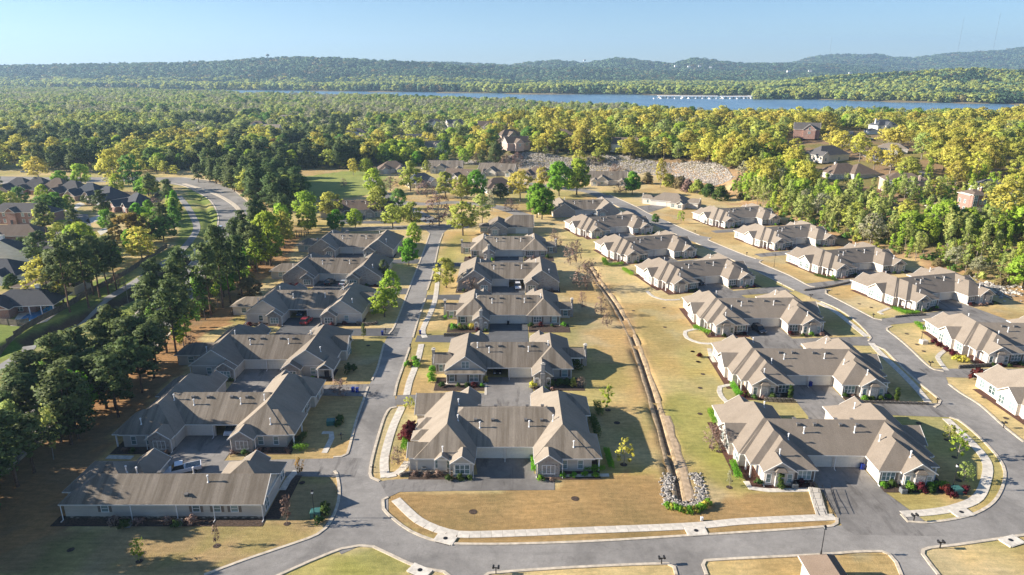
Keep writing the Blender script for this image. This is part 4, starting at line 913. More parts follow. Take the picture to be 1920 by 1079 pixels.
# main road at the left with its median
MLp = [(0, 345), (88, 345), (200, 342), (299, 342), (347, 350), (390, 373), (408, 401), (406, 430), (382, 461), (347, 505), (279, 561)]
ML = px(MLp)+[(-99, 150), (-98, 60)]
MR = px([(0, 331), (88, 333), (300, 333), (343, 333), (398, 340), (438, 357), (470, 385), (483, 412), (472, 437)])+[(-103, 225), (-91, 180), (-86, 150), (-84, 60)]
sheet('main_road', [(-420, 405)]+ML+MR[::-1]+[(-420, 440)], .03, 'asphalt')
ribbon('kerb', ML, .5, 0, .12, 'kerb_concrete'); ribbon('kerb', MR[3:], .5, 0, .12, 'kerb_concrete')
ribbon('road_median', px([(345, 345), (398, 362), (438, 384), (457, 410), (452, 430)]), 2.2, 0, .16, 'kerb_concrete')
PATH = [(-118, 60)]+px([(0, 690), (65, 640), (166, 581), (237, 539), (296, 501), (335, 474), (360, 447), (369, 427), (362, 407), (350, 386), (335, 368)])
ribbon('footpath', PATH, 2.8, -.1, .06, 'path_grey', drape=True)
sheet('lane', px([(125, 402), (165, 402), (172, 428), (140, 440), (60, 452), (60, 442), (120, 430)]), .03, 'asphalt_drive')
sheet('driveway', VS('zl', [(770, 530), (900, 480), (960, 500), (840, 560)]), .03, 'concrete'); sheet('driveway', VS('zl', [(960, 680), (1150, 600), (1240, 620), (1010, 720)]), .03, 'concrete'); sheet('driveway', VS('zl', [(1090, 800), (1230, 750), (1290, 760), (1130, 850)]), .03, 'concrete')
# hill lane
LANE = [G(a, b_, None) for a, b_ in ((1592, 247), (1588, 262), (1600, 275), (1625, 290), (1660, 306), (1700, 318), (1740, 332))]
ribbon('lane', LANE, 7, -.5, .35, 'asphalt_drive', drape=True, step=4)
sheet('driveway', VS('zr', [(980, 505), (1180, 480), (1240, 500), (1090, 545)], T1(*G(1650, 285, None))+.3), 0, 'concrete') if False else None
# pavements of separate slabs
def slabs(label, pts, width, z=.085, sl=1.55):
    L = smooth_line(pts, .25); base = bpy.data.objects.new('sidewalk', None); COL.objects.link(base); base.location = (L[0][0], L[0][1], 0); base['kind'] = 'structure'
    acc = 0; start = 0
    for i in range(1, len(L)):
        acc += math.dist(L[i-1], L[i])
        if acc >= sl or i == len(L)-1:
            if acc > .5:
                a, b_ = L[start], L[i]; l = math.dist(a, b_); ux, uy = (b_[0]-a[0])/l, (b_[1]-a[1])/l; mx, my = (a[0]+b_[0])/2, (a[1]+b_[1])/2
                me = box_mesh(-.5, .5, -.5, .5, -.08, 0, 'concrete', 'slab')
                o = link('slab', me, base, (mx-L[0][0], my-L[0][1], z+random.uniform(-.006, .006)), math.atan2(uy, ux), (l-.03, width, 1))
            start = i; acc = 0
    return base
slabs('', px([(742, 937), (780, 973), (812, 990), (845, 1000), (895, 1003), (1108, 995), (1295, 987), (1399, 978), (1567, 970)]), 1.5)
slabs('', px([(1692, 965), (1745, 961), (1790, 953), (1833, 934), (1850, 895), (1850, 867), (1832, 842), (1800, 810), (1774, 786)]), 1.5)
slabs('', px([(754, 763), (736, 803), (721, 858), (722, 896)]), 1.5); slabs('', px([(724, 893), (746, 888), (765, 866)]), 1.3)
slabs('', px([(790, 646), (785, 668), (778, 690), (768, 716), (762, 742)]), 1.4); slabs('', px([(822, 505), (817, 555), (808, 585), (793, 618), (797, 634)]), 1.4)
slabs('', px([(1740, 755), (1722, 733), (1690, 700), (1650, 662), (1633, 643)]), 1.4); slabs('', px([(1625, 632), (1597, 609), (1566, 585), (1535, 568)]), 1.4)
WALKS = [[(1399, 903), (1407, 916), (1441, 920), (1518, 919)], [(1378, 722), (1350, 726), (1352, 743), (1365, 756)], [(1350, 618), (1300, 618), (1285, 622), (1288, 634), (1314, 644), (1352, 645)], [(1213, 546), (1224, 556), (1249, 563), (1275, 562)],
         [(604, 812), (621, 812), (622, 822), (608, 850)], [(1798, 640), (1762, 665), (1760, 675), (1775, 695)], [(1655, 590), (1648, 586), (1668, 578)], [(1330, 654), (1333, 668), (1340, 680)]]
for w_ in WALKS: ribbon('front_walk', px(w_), 1.0, 0, .07, 'concrete')
ribbon('front_walk', VS('2', [(150, 1000), (940, 642), (1180, 638)][1:]), .8, 0, .07, 'concrete'); ribbon('front_walk', VS('2', [(640, 236), (440, 236)]), .6, 0, .07, 'concrete'); ribbon('front_walk', VS('2', [(638, 240), (636, 285)]), .5, 0, .07, 'concrete')
ribbon('front_walk', VS('1', [(1305, 620), (1270, 660), (1245, 705)]), 1.1, 0, .07, 'concrete')
ribbon('front_walk', VS('l0', [(340, 598), (500, 602)]), 1.1, 0, .07, 'concrete')
simple('dirt_shade', (.20, .155, .11), .95, .25, 1.0, bump=.4)
# swale: a dark bed between clay banks, modelled as its own channel
def profile_strip(name, pts, prof, mat, kind='structure', step=1.5):
    L = smooth_line(pts, step); N = len(L); V_ = []; K = len(prof)
    for i, (x, y) in enumerate(L):
        a = L[max(i-1, 0)]; b_ = L[min(i+1, N-1)]; dx, dy = b_[0]-a[0], b_[1]-a[1]; l = math.hypot(dx, dy) or 1; nx, ny = -dy/l, dx/l
        for s_, z in prof:
            w_ = s_*(1+.18*(noise.noise(Vector((x*.3, y*.3, s_)))))
            V_.append((x+nx*w_, y+ny*w_, z))
    F_ = [(i*K+j, i*K+j+1, (i+1)*K+j+1, (i+1)*K+j) for i in range(N-1) for j in range(K-1)]
    me = bpy.data.meshes.new(name); me.from_pydata(V_, [], F_); me.materials.append(MAT[mat]); me.update(); o = link(name, me); o['kind'] = kind; return o
SWL = SWALE
profile_strip('ditch_bank', SWL, [(-.28, -.42), (-.4, -.1), (-.7, .0), (-1.0, .05), (-1.2, .02)][::-1], 'dirt_bank'); profile_strip('ditch_bank', SWL, [(.28, -.42), (.4, -.1), (.7, .0), (1.1, .05), (1.3, .02)], 'dirt_bank'); profile_strip('ditch_bank', SWL[6:], [(.8, .055), (1.1, .08), (1.9, .09), (2.2, .03)], 'dirt_pale')
profile_strip('ditch_bed', SWL, [(-.5, -.38), (0, -.45), (.5, -.38)], 'ditch_dark')
# beds of mulch along the house fronts
def bed(pts, mat='mulch', z=.05): return sheet('mulch_bed', pts, z, mat)
def hb(h, x0, x1, y0, y1, mat='mulch', z=.05): return bed([rot(p, (h[0], h[1]), h[2]) for p in ((x0, y0), (x1, y0), (x1, y1), (x0, y1))], mat, z)
for h in HOUSES[:1]+HOUSES[1:10]:
    hb(h, -15.8, -5.2, -6.3, 0); hb(h, 5.2, 15.8, -6.3, 0)
for h in HOUSES[11:23]:
    hb(h, -15.8, -5.2, -7.0, 0, 'mulch_red'); hb(h, 5.2, 15.8, -7.0, 0, 'mulch'); hb(h, -17.4, -15.5, -2, 15, 'mulch_red', .046)
hb(HOUSES[10], -16, 15.2, -5.2, -2.7)
hb(HOUSES[10], 14.9, 17.2, -3.5, 8, 'mulch', .046)
# ---------------------------------------------------------------- trees
def crown_mesh(name, mat, h0, h1, rad, clumps, cards, size, clump_r=1.2, flat=.8, seed=0, shape='oval', shell=.55):
    rg = np.random.default_rng(seed); cs = []
    for i in range(clumps):
        t = rg.random(); z = h0+(h1-h0)*t
        if shape == 'oval': r = rad*math.sqrt(max(.02, 1-(2*t-.85)**2/1.4))
        elif shape == 'broad': r = rad*math.sqrt(max(.03, 1-(1.5*t-.5)**2))
        elif shape == 'cone': r = rad*(1.03-t)
        elif shape == 'slim': r = rad*(.5+.5*math.sin(math.pi*min(1, t*1.05+.1)))
        elif shape == 'pine': r = rad*(1-.55*t**2.4)*(.7+.5*rg.random())
        elif shape == 'cloud': r = rad*(1-.85*t**2)
        a = rg.random()*6.283; q = shell+(1-shell)*math.sqrt(rg.random()); q = q if rg.random() < .8 else rg.random()*shell
        k = clump_r*(.6+.8*rg.random())
        if shape in ('oval', 'broad'): k *= .8+.35*math.sin(a*2+seed)
        cs.append((r*q*math.cos(a), r*q*math.sin(a), z, k))
    cs = np.array(cs); n = clumps*cards; ci = np.repeat(np.arange(clumps), cards)
    d = rg.normal(size=(n, 3)); d /= np.linalg.norm(d, axis=1)[:, None]; rr = rg.random(n)**.45
    c = cs[ci, :3] + d*(rr*cs[ci, 3])[:, None]*np.array([1, 1, flat])
    nrm = d*.9 + rg.normal(size=(n, 3))*.5 + np.array([0, 0, .35]); nrm /= np.linalg.norm(nrm, axis=1)[:, None]
    ref = rg.normal(size=(n, 3)); u = np.cross(nrm, ref); u /= np.linalg.norm(u, axis=1)[:, None]; v = np.cross(nrm, u)
    s = size*(.6+.8*rg.random(n))[:, None]; u = u*s; v = v*s*.7
    V_ = np.stack([c-u, c-v*.9+u*.1, c+u, c+v], 1).reshape(-1, 3)
    q = np.arange(n*4).reshape(n, 4); me = np_mesh(name, V_, q, [mat], None, True)
    cen = np.array([0, 0, h0+(h1-h0)*.42]); o_ = (c-cen)/np.array([rad, rad, (h1-h0)*.55]); o_ /= (np.linalg.norm(o_, axis=1)[:, None]+1e-6)
    cn = (c-cs[ci, :3])/(cs[ci, 3][:, None]); sn = o_*.75+cn*.75+rg.normal(size=(n, 3))*.16+np.array([0, 0, .12]); sn /= np.linalg.norm(sn, axis=1)[:, None]
    me.normals_split_custom_set_from_vertices(np.repeat(sn, 4, axis=0)); return me, cs
def trunk_mesh(name, mat, h, r, cs, limbs=6, bend=.3, seed=0, low=.3, top=.9):
    rd = random.Random(seed); mb = MB(); pts = []
    for i in range(6):
        t = i/5; pts.append((bend*rd.uniform(-1, 1)*t, bend*rd.uniform(-1, 1)*t, h*top*t-.3*(i == 0)))
    for i in range(5): mb.tube(pts[i], pts[i+1], r*(1-.8*i/5)+.02, r*(1-.8*(i+1)/5)+.02, n=7, cap=False)
    mb.tube((0, 0, -.3), (0, 0, .6), r*1.5, r, n=7, cap=False)
    idx = list(range(len(cs))); rd.shuffle(idx)
    for i in idx[:limbs]:
        x, y, z, k = cs[i]; zb = max(h*low, z-math.hypot(x, y)*.7-.5); t = min(.98, zb/(h*top)); j = min(4, int(t*5)); f = t*5-j
        p = [pts[j][a]*(1-f)+pts[j+1][a]*f for a in range(3)]; m_ = [(p[0]*.5+x*.5), (p[1]*.5+y*.5), p[2]*.45+z*.55]
        q = r*.42*(1-.6*t); mb.tube(p, m_, q, q*.6, n=5, cap=False); mb.tube(m_, (x, y, z), q*.6, q*.2, n=5, cap=False)
    return mb.mesh(name, mat, True)
SPEC = {   # name: leaf, bark, height, h0, rad, clumps, cards, size, clump_r, flat, shape, limbs, trunk radius
 'pine': ('leaf_pine', 'bark_pine', 19, 8.5, 3.6, 60, 44, .34, 1.25, .62, 'pine', 14, .27),
 'pine_full': ('leaf_pine', 'bark_pine', 16, 3.0, 3.9, 80, 42, .36, 1.35, .7, 'pine', 12, .26),
 'green': ('leaf_green', 'bark', 9, 2.0, 3.1, 85, 56, .26, .95, .9, 'oval', 10, .17),
 'mid': ('leaf_mid', 'bark', 12, 2.5, 4.3, 80, 42, .34, 1.25, .85, 'broad', 12, .24),
 'olive': ('leaf_olive', 'bark', 13, 3.0, 4.6, 84, 42, .32, 1.25, .8, 'broad', 18, .26),
 'gold': ('leaf_gold', 'bark_pale', 17, 5.0, 5.2, 76, 34, .38, 1.5, .8, 'broad', 20, .28),
 'lime': ('leaf_lime', 'bark', 11, 2.6, 3.7, 85, 48, .29, 1.1, .85, 'oval', 14, .18),
 'pale': ('leaf_pale', 'bark_pale', 14, 4.0, 3.9, 60, 32, .36, 1.3, .85, 'oval', 16, .2),
 'slim': ('leaf_lime', 'bark_pale', 11, 2.2, 1.3, 34, 22, .28, .75, 1.1, 'slim', 8, .09),
 'slimpale': ('leaf_pale', 'bark_pale', 12, 3.6, 1.5, 28, 20, .30, .8, 1.1, 'slim', 9, .10),
 'grey': ('leaf_grey', 'bark_pale', 14, 4.0, 4.4, 60, 22, .36, 1.4, .85, 'broad', 22, .2),
 'rust': ('leaf_rust', 'bark', 10, 1.6, 5.2, 90, 42, .34, 1.2, .75, 'broad', 12, .25),
 'bare': ('leaf_bare', 'bark_pale', 8, 1.0, 3.3, 70, 16, .17, .9, .9, 'broad', 60, .14),
 'yew': ('leaf_green', 'bark', 9, .2, 2.5, 90, 44, .27, .8, 1.1, 'cone', 3, .2),
 'sapling': ('leaf_pale', 'bark_pale', 4.2, 1.1, 1.3, 26, 18, .16, .5, .9, 'oval', 14, .05),
 'bush': ('leaf_scrub', 'bark', 4.0, .3, 2.6, 40, 36, .3, .95, .8, 'cloud', 6, .1),
}
PROTO = {}
def proto_meshes(kind, var):
    k = (kind, var)
    if k not in PROTO:
        lf, bk, h, h0, rad, cl, cds, sz, cr, fl, shp, lb, tr = SPEC[kind]; sd = hash_(kind)+var*17
        hv = 1+.06*(var-1)
        cm, cs = crown_mesh('crown', lf, h0, h*hv, rad, cl, cds, sz, cr, fl, sd, shp); tm = trunk_mesh('trunk', bk, h*hv, tr, cs, lb, .35, sd, .25 if kind != 'pine' else .42)
        PROTO[k] = (tm, cm)
    return PROTO[k]
def hash_(s): return sum(ord(c)*(i+3) for i, c in enumerate(s)) % 977
NAMES = {'pine': 'pine_tree', 'pine_full': 'pine_tree', 'green': 'maple_tree', 'mid': 'broadleaf_tree', 'olive': 'oak_tree', 'gold': 'oak_tree', 'lime': 'linden_tree', 'pale': 'elm_tree', 'slim': 'birch_tree', 'slimpale': 'birch_tree',
         'grey': 'elm_tree', 'rust': 'beech_tree', 'bare': 'bare_tree', 'yew': 'yew_tree', 'sapling': 'sapling_tree', 'bush': 'wild_bush'}
TREES = []
def tree(kind, x, y, height, label, group=None, width=None, var=None, rz=None, leaf=None, cat='tree'):
    var = random.randrange(3) if var is None else var; tm, cm = proto_meshes(kind, var)
    if leaf:
        cm = shared(('lf', kind, var, leaf), lambda: cm.copy())
        if cm.materials[0] != MAT[leaf]: cm.materials.clear(); cm.materials.append(MAT[leaf])
    s = height/SPEC[kind][2]; ws = s if width is None else width/(2*(SPEC[kind][4]+.5*SPEC[kind][8]))
    root = bpy.data.objects.new(NAMES[kind], None); COL.objects.link(root); root.location = (x, y, T1(x, y)-.05); root.rotation_euler = (random.uniform(-.03, .03), random.uniform(-.03, .03), random.uniform(0, 6.28) if rz is None else rz); root.scale = (ws, ws, s)
    link('trunk', tm, root); link('crown', cm, root); tag(root, label, cat, group); TREES.append((x, y)); return root
def pt(kind, view, ux, uy, h, label, w_=None, leaf=None, group=None, cat='tree'):
    x, y = V(view, ux, uy); return tree(kind, x, y, h, label, group, w_, leaf=leaf, cat=cat)
pt('sapling', '2', 1245, 590, 4.4, 'small golden yellow tree on the lawn right of the nearest brown fourplex', 3.6, 'leaf_gold')
pt('sapling', '2', 1172, 350, 5.0, 'thin yellow green young tree beside the second driveway of the middle row', 3.2, 'leaf_lime')
pt('bush', 'c1', 130, 560, 3.2, 'dark red maple bush against the corner of the nearest brown fourplex', 4.6, 'leaf_red')
pt('sapling', '3', 1350, 562, 4.8, 'fresh green young tree inside the curved pavement, between two smaller ones', 3.3, 'leaf_lime')
pt('sapling', '3', 1380, 665, 3.6, 'low pale green tree nearest the lamp post inside the bend', 3.0, 'leaf_pale')
pt('sapling', '3', 1310, 482, 3.0, 'smallest sparse ochre tree near the driveway inside the bend', 2.6, 'leaf_olive')
pt('bare', '3', 268, 515, 4.4, 'left one of two bare brown trees beside the tan house above the hedge', 3.6); pt('bare', '3', 300, 532, 4.6, 'right one of two bare brown trees beside the tan house, closer to the camera', 4.0)
pt('sapling', '3', 346, 690, 3.2, 'leafless pale sapling on a mulch ring below the tan house walk', 1.2, 'leaf_grey')
pt('sapling', '1', 1265, 852, 5.0, 'leafless pinkish sapling on the shaded lawn beside the lamp post', 1.9, 'leaf_bare')
pt('sapling', '1', 615, 1018, 3.8, 'small bright green sapling on the shaded lawn', 2.0, 'leaf_lime'); pt('sapling', '1', 955, 950, 3.6, 'thin bare sapling below the plain wall, in the shaded lawn', 1.2, 'leaf_bare')
pt('bare', '1', 1500, 290, 3.8, 'round bare reddish shrub tree beside blue bins on the corner bed', 4.6); pt('sapling', '1', 1325, 640, 3.4, 'tiny rust twig tree by the corner pavement', 1.6, 'leaf_rust')
pt('bare', '2', 250, 590, 3.6, 'bare brown bush tree beside the corner walk of the nearest fourplex', 3.4); pt('sapling', '2', 300, 345, 2.6, 'small olive shrub tree by the driveway mouth of the nearest fourplex', 2.8, 'leaf_olive')
pt('green', '4', 1398, 415, 9.6, 'vivid green maple alone on the verge of the left street', 7.4)
pt('lime', '4', 1302, 640, 10.0, 'bright lime tree behind the yellow one beside the left street', 6.0); pt('olive', '4', 1262, 702, 7.4, 'rounded yellow olive tree in front of the lime one beside the left street', 8.2, 'leaf_lime')
pt('lime', '4', 1432, 300, 8.4, 'yellow green tree just behind the vivid green maple', 6.0)
pt('mid', '4', 1265, 500, 6.4, 'dark evergreen shrub tree at the corner of a stone gabled fourplex', 3.8, 'leaf_pine'); pt('mid', '4', 1145, 820, 3.6, 'dark pointed evergreen on the lawn edge by the driveway', 1.5, 'leaf_pine')
pt('lime', '4', 832, 236, 12.5, 'broad lime green street tree left of the dark black court', 9.6); pt('green', '4', 990, 225, 9.2, 'bright green tree touching the corner of the dark black court', 7.4)
pt('lime', '4', 622, 418, 18, 'tall lime green tree at the woods edge beside the farthest left fourplex', 12.0); pt('olive', '4', 697, 318, 15, 'yellow leaved tree behind the tall lime one at the woods edge', 9.5, 'leaf_gold')
pt('olive', '4', 690, 250, 14, 'olive tree in the gap between the pine wood and the lime street tree', 8, 'leaf_lime')
za = [(1060, 950, 'olive', 10.5, 8.6, 'leaf_olive', 'round olive tree in front of the far driveway at the left street'), (1270, 930, 'olive', 9.5, 8, 'leaf_olive', 'round olive tree at the street corner, twin of the one left of it'),
 (905, 800, 'mid', 12.0, 9.8, 'leaf_olive', 'large dusky olive tree beside the dark roofed fourplex'), (1122, 735, 'mid', 9.0, 6.6, 'leaf_mid', 'dark green tree half hidden behind the dusky olive one'),
 (850, 560, 'lime', 12.5, 9.0, 'leaf_lime', 'bright lime tree behind the dark roofed fourplex by the meadow'), (762, 352, 'lime', 10, 8.4, 'leaf_lime', 'lime tree at the top corner of the meadow'),
 (615, 355, 'pale', 10, 6.6, 'leaf_gold', 'pale yellow tree standing alone at the meadow'), (490, 280, 'mid', 10, 6.4, 'leaf_mid', 'green tree in front of the dark pines by the meadow'), (513, 492, 'bare', 5.5, 3.4, None, 'thin bare tree in the middle of the meadow edge'),
 (1257, 535, 'olive', 15.5, 11.5, 'leaf_olive', 'big yellow olive tree beside the cream walled home'), (1440, 600, 'bare', 8.8, 10.5, None, 'wide pinkish bare tree in front of the cream walled home'), (1580, 922, 'bare', 13, 12, None, 'largest reddish bare tree at the end of the left street'),
 (1655, 612, 'olive', 13, 9.0, 'leaf_olive', 'yellow olive tree left in the pair above the largest bare tree'), (1828, 660, 'olive', 14, 9.0, 'leaf_olive', 'yellow olive tree right in the pair above the largest bare tree'), (1846, 1030, 'olive', 14, 10.5, 'leaf_olive', 'tall olive tree with a bare lower trunk at the start of the middle row'),
 (365, 835, 'olive', 12, 10.5, 'leaf_olive', 'olive tree shading the front of the dark roofed fourplex'), (80, 830, 'mid', 12, 9.5, 'leaf_lime', 'green tree left of the dark roofed fourplex'), (1030, 530, 'bare', 7, 9, None, 'thin grey bare tree on the round lawn of the cul-de-sac'), (920, 560, 'mid', 6, 5, 'leaf_olive', 'small olive bush tree behind the dusky olive one'),
 (1045, 300, 'mid', 7, 3.6, 'leaf_mid', 'narrow green tree against the pale gable by the meadow')]
for ux, uy, k, h, w_, lf, lab in za: pt(k, 'za', ux, uy, h*1.04, lab, w_*1.22, lf)
zb = [(210, 572, 'lime', 14, 9.4, 'leaf_green', 'fresh green tree in front of the tan roofed cul-de-sac home'), (470, 562, 'mid', 8.2, 7.6, 'leaf_pine', 'dark glossy evergreen in front of the broad white gable'), (692, 585, 'gold', 15.5, 12.0, 'leaf_gold', 'big golden olive tree beside the dark evergreen'),
 (1127, 528, 'green', 16.5, 11, 'leaf_green', 'left one of the two tall green trees on the island lawn'), (1325, 512, 'green', 18.5, 12.5, 'leaf_lime', 'right and taller one of the two green trees on the island lawn'), (880, 770, 'green', 14.5, 9.0, 'leaf_green', 'left half of the vivid green pair beside the stone gabled duplex'),
 (935, 790, 'green', 13, 9.6, 'leaf_green', 'right half of the vivid green pair beside the stone gabled duplex'), (945, 440, 'pale', 12, 7.6, 'leaf_gold', 'sparse yellow tree left of the two tall green trees'), (265, 842, 'pale', 11.5, 8.5, 'leaf_pale', 'thin pale tree over the roof of the single garage home'),
 (590, 700, 'bare', 6, 6.4, None, 'rusty bare bush tree at the roadside beside the golden olive tree'), (1812, 512, 'bare', 6.5, 6.8, None, 'brown bare tree below the long low home'), (375, 700, 'sapling', 9, 4, 'leaf_grey', 'slender leafless tree by the far kerb of the middle row'), (1560, 240, 'bare', 6, 9, None, 'rosy bare thicket tree at the foot of the rubble slope'), (1760, 270, 'bare', 6, 8, None, 'brown bare thicket tree behind the long low home')]
for ux, uy, k, h, w_, lf, lab in zb: pt(k, 'zb', ux, uy, h*1.04, lab, w_*1.22, lf)
zx = [(60, 560, 'mid', 9, 8, 'leaf_mid', 'dark green tree at the corner of the hipped home by the meadow'), (1440, 330, 'olive', 8, 7, 'leaf_olive', 'small olive tree between the meadow home and the wide gabled home'), (1330, 240, 'mid', 10, 9, 'leaf_green', 'bright green tree behind the wide gabled home roof'), (1000, 250, 'mid', 11, 9, 'leaf_mid', 'green tree rising left behind the wide gabled home'),
 (1890, 620, 'olive', 10, 8, 'leaf_lime', 'lime olive tree right of the pair above the largest bare tree'), (1180, 870, 'mid', 7, 6, 'leaf_olive', 'dusky small tree beside the round olive street trees'), (640, 950, 'lime', 8, 7, 'leaf_lime', 'lime tree at the far driveway of the farthest left fourplex')]
for ux, uy, k, h, w_, lf, lab in zx: pt(k, 'za', ux, uy, h, lab, w_, lf)
z9 = [(150, 275, 'green', 12.5, 10, 'leaf_green', 'vivid round green tree at the corner of the island lawn'), (468, 190, 'pale', 15, 7, 'leaf_gold', 'yellow tree at the foot of the rubble slope'), (408, 600, 'green', 4.4, 3.6, 'leaf_mid', 'small dark green tree on the kerb of the curved street'), (697, 598, 'sapling', 6, 4, 'leaf_lime', 'thin lime sapling before the porch of the farthest tan fourplex'), (560, 185, 'bush', 7, 9, 'leaf_olive', 'olive bush in the thicket below the rubble slope'), (690, 200, 'bush', 6.5, 9, 'leaf_scrub', 'brown bush in the thicket below the rubble slope'),
 (775, 240, 'bush', 6, 8, 'leaf_bare', 'reddish bush in the thicket below the rubble slope'), (880, 260, 'bush', 6.5, 8.5, 'leaf_olive', 'leafy olive bush left of its twin by the rubble slope'), (1010, 290, 'bush', 6.5, 9, 'leaf_shrub', 'green bush beside the low dark wall below the rubble slope'), (1140, 330, 'bush', 6, 10, 'leaf_shrub', 'dark green bush nearest the hipped single home'), (320, 150, 'bush', 6.5, 8, 'leaf_scrub', 'brown bush behind the vivid round green tree'), (1200, 130, 'pale', 9, 6, 'leaf_pale', 'misty pale tree at the end of the rubble slope')]
for ux, uy, k, h, w_, lf, lab in z9: pt(k, 'z9', ux, uy, h, lab, w_, lf)
z5 = [(985, 410, 'bare', 7.5, 6, 'reddish bare tree at the head of the swale, nearer the stone gabled house'), (1078, 548, 'bare', 9.5, 9.5, 'large grey pink bare tree above the start of the swale'), (1020, 400, 'bare', 7.5, 5, 'slim bare tree behind the large grey pink one'), (1160, 695, 'bare', 6, 4.2, 'very thin leafless tree beside the swale on a mulch ring'), (1195, 762, 'bare', 4.6, 3.4, 'short leafless tree closest to the swale on the sunny lawn'), (1055, 657, 'bare', 5, 3, 'leafless sapling in the house shadow edge behind the third fourplex'), (905, 330, 'bare', 6, 6, 'rusty bare tree on the bare ground above the middle row'), (895, 270, 'bare', 5, 4, 'short bare twig tree between the two rows near the far end')]
for ux, uy, k, h, w_, lab in z5: pt(k, '5', ux, uy, h, lab, w_)
pt('olive', '5', 290, 538, 8.8, 'spreading olive green tree at the kerb in front of the stone gabled house', 8.4, 'leaf_olive'); pt('bare', '5', 440, 555, 4.4, 'purple brown bare bush against the stone gabled house', 7)
pt('bare', '2', 1058, 250, 2.4, 'low white twig bush below the second fourplex', 2.4); pt('bare', '5', 760, 400, 1.6, 'tiny dry twig bush on the island lawn', 2)
# left neighbourhood and road side
z7 = [(330, 742, 'pine', 20, 8, None, 'tall pine with a pale double trunk at the wooden fence'), (418, 718, 'pine', 19, 8.5, None, 'tall pine on the verge between the double trunk pine and the fence bend'), (470, 672, 'pine', 18.5, 9, None, 'dark pine in the middle of the fence clump'), (440, 660, 'pine', 17.5, 8, None, 'dark pine leaning behind the middle one of the fence clump'), (512, 655, 'pine', 16.5, 8, None, 'slender pine in the fence clump, crown touching the golden tree'), (550, 637, 'pine', 17.5, 7.5, None, 'rightmost pine of the fence clump with a long clear trunk'),
 (300, 700, 'pine_full', 16, 9, None, 'full pine behind the double trunk one'), (380, 640, 'pine_full', 17, 10, None, 'full dark pine at the heart of the fence clump'), (200, 560, 'pine', 14, 9, None, 'flat topped pine beside the white chimney home'), (400, 520, 'lime', 14, 11, 'leaf_lime', 'lime tree poking out behind the fence pines'), (235, 702, 'gold', 14, 12.5, 'leaf_gold', 'golden yellow tree behind the pool'),
 (670, 505, 'pale', 12, 11.5, 'leaf_gold', 'pale yellow tree beside the fence bend'), (625, 420, 'rust', 12.5, 17, 'leaf_rust', 'big rust coloured domed tree by the blue grey roof'), (770, 410, 'mid', 10.5, 12, 'leaf_mid', 'wide green tree between the rust tree and the fence'), (735, 400, 'mid', 9, 9, 'leaf_mid', 'green tree joined to the wide green one'), (740, 268, 'bare', 6, 8, 'leaf_bare', 'brown bare tree in the fenced yard'),
 (812, 240, 'yew', 9, 7.5, None, 'vivid green cone evergreen farthest up the path'), (826, 275, 'yew', 9.5, 7.5, None, 'vivid green cone evergreen next down the path'), (822, 310, 'yew', 9, 8, None, 'darkest cone evergreen nearest along the path'), (560, 630, 'bare', 5, 5, None, 'bare bush under the fence pines'),
 (225, 300, 'mid', 11, 15, 'leaf_mid', 'broad dome shaped green tree over the small cul-de-sac'), (285, 302, 'mid', 9, 10, 'leaf_mid', 'smaller green tree leaning on the broad dome shaped one'), (290, 150, 'green', 9, 10, 'leaf_green', 'round vivid green tree between the brick homes and the road'), (385, 150, 'lime', 13, 11, 'leaf_lime', 'bright lime tree behind the brick homes'), (545, 168, 'gold', 22, 17, 'leaf_gold', 'tall golden tree behind the brick homes'),
 (632, 178, 'pale', 20, 14, 'leaf_mid', 'tall airy green tree beside the golden one'), (700, 195, 'mid', 10.5, 14, 'leaf_green', 'rounded green tree at the corner of the main road'), (185, 125, 'gold', 14, 15, 'leaf_gold', 'yellow tree across the road left of the round green one'), (60, 625, 'bush', 4, 5, 'leaf_shrub', 'green bush at the grey roofed home'), (110, 470, 'mid', 6, 5, 'leaf_shrub', 'dark green tree beside the white side gable'),
 (400, 232, 'mid', 4, 4, 'leaf_pine', 'dark round shrub by the brick garage'), (430, 240, 'mid', 5, 5, 'leaf_pine', 'dark shrub tree in front of the brick home by the cul-de-sac'), (510, 275, 'mid', 3.6, 4, 'leaf_shrub', 'light green shrub at the drive of the brick home'),
 (828, 928, 'pine', 18.5, 7.5, None, 'lone tall pine with a leaning dark trunk in the orange clearing'), (995, 762, 'pine', 20.5, 8, None, 'tall pine beside the road with a bare lower half'), (1050, 722, 'pine', 22, 7.5, None, 'tallest pine of the roadside trio'), (1085, 700, 'pine', 20, 7, None, 'pine at the right of the roadside trio'), (1140, 665, 'pine', 19, 8, None, 'pine standing closest to the farthest left houses'), (1075, 660, 'slimpale', 15, 6, 'leaf_mid', 'green leafy tree between the roadside pines'), (1120, 640, 'lime', 15, 7, 'leaf_mid', 'green leafy tree right of the roadside pines'),
 (870, 700, 'pine', 16, 7, None, 'pine leaning over the main road'), (745, 700, 'pine_full', 13, 8, None, 'dark pine above the lower road bend'), (865, 905, 'slim', 8, 5, 'leaf_lime', 'yellow green sapling tree beside the lone tall pine'), (905, 950, 'bare', 5, 3.5, None, 'leafless bush tree at the corner of the low side roof'), (1215, 560, 'slimpale', 12, 5, 'leaf_lime', 'slender green tree at the house side of the woods'), (1180, 690, 'mid', 7, 8, 'leaf_scrub', 'brown scrubby tree between pines and low side roof')]
for ux, uy, k, h, w_, lf, lab in z7: pt(k, '7', ux, uy, h, lab, w_, lf)
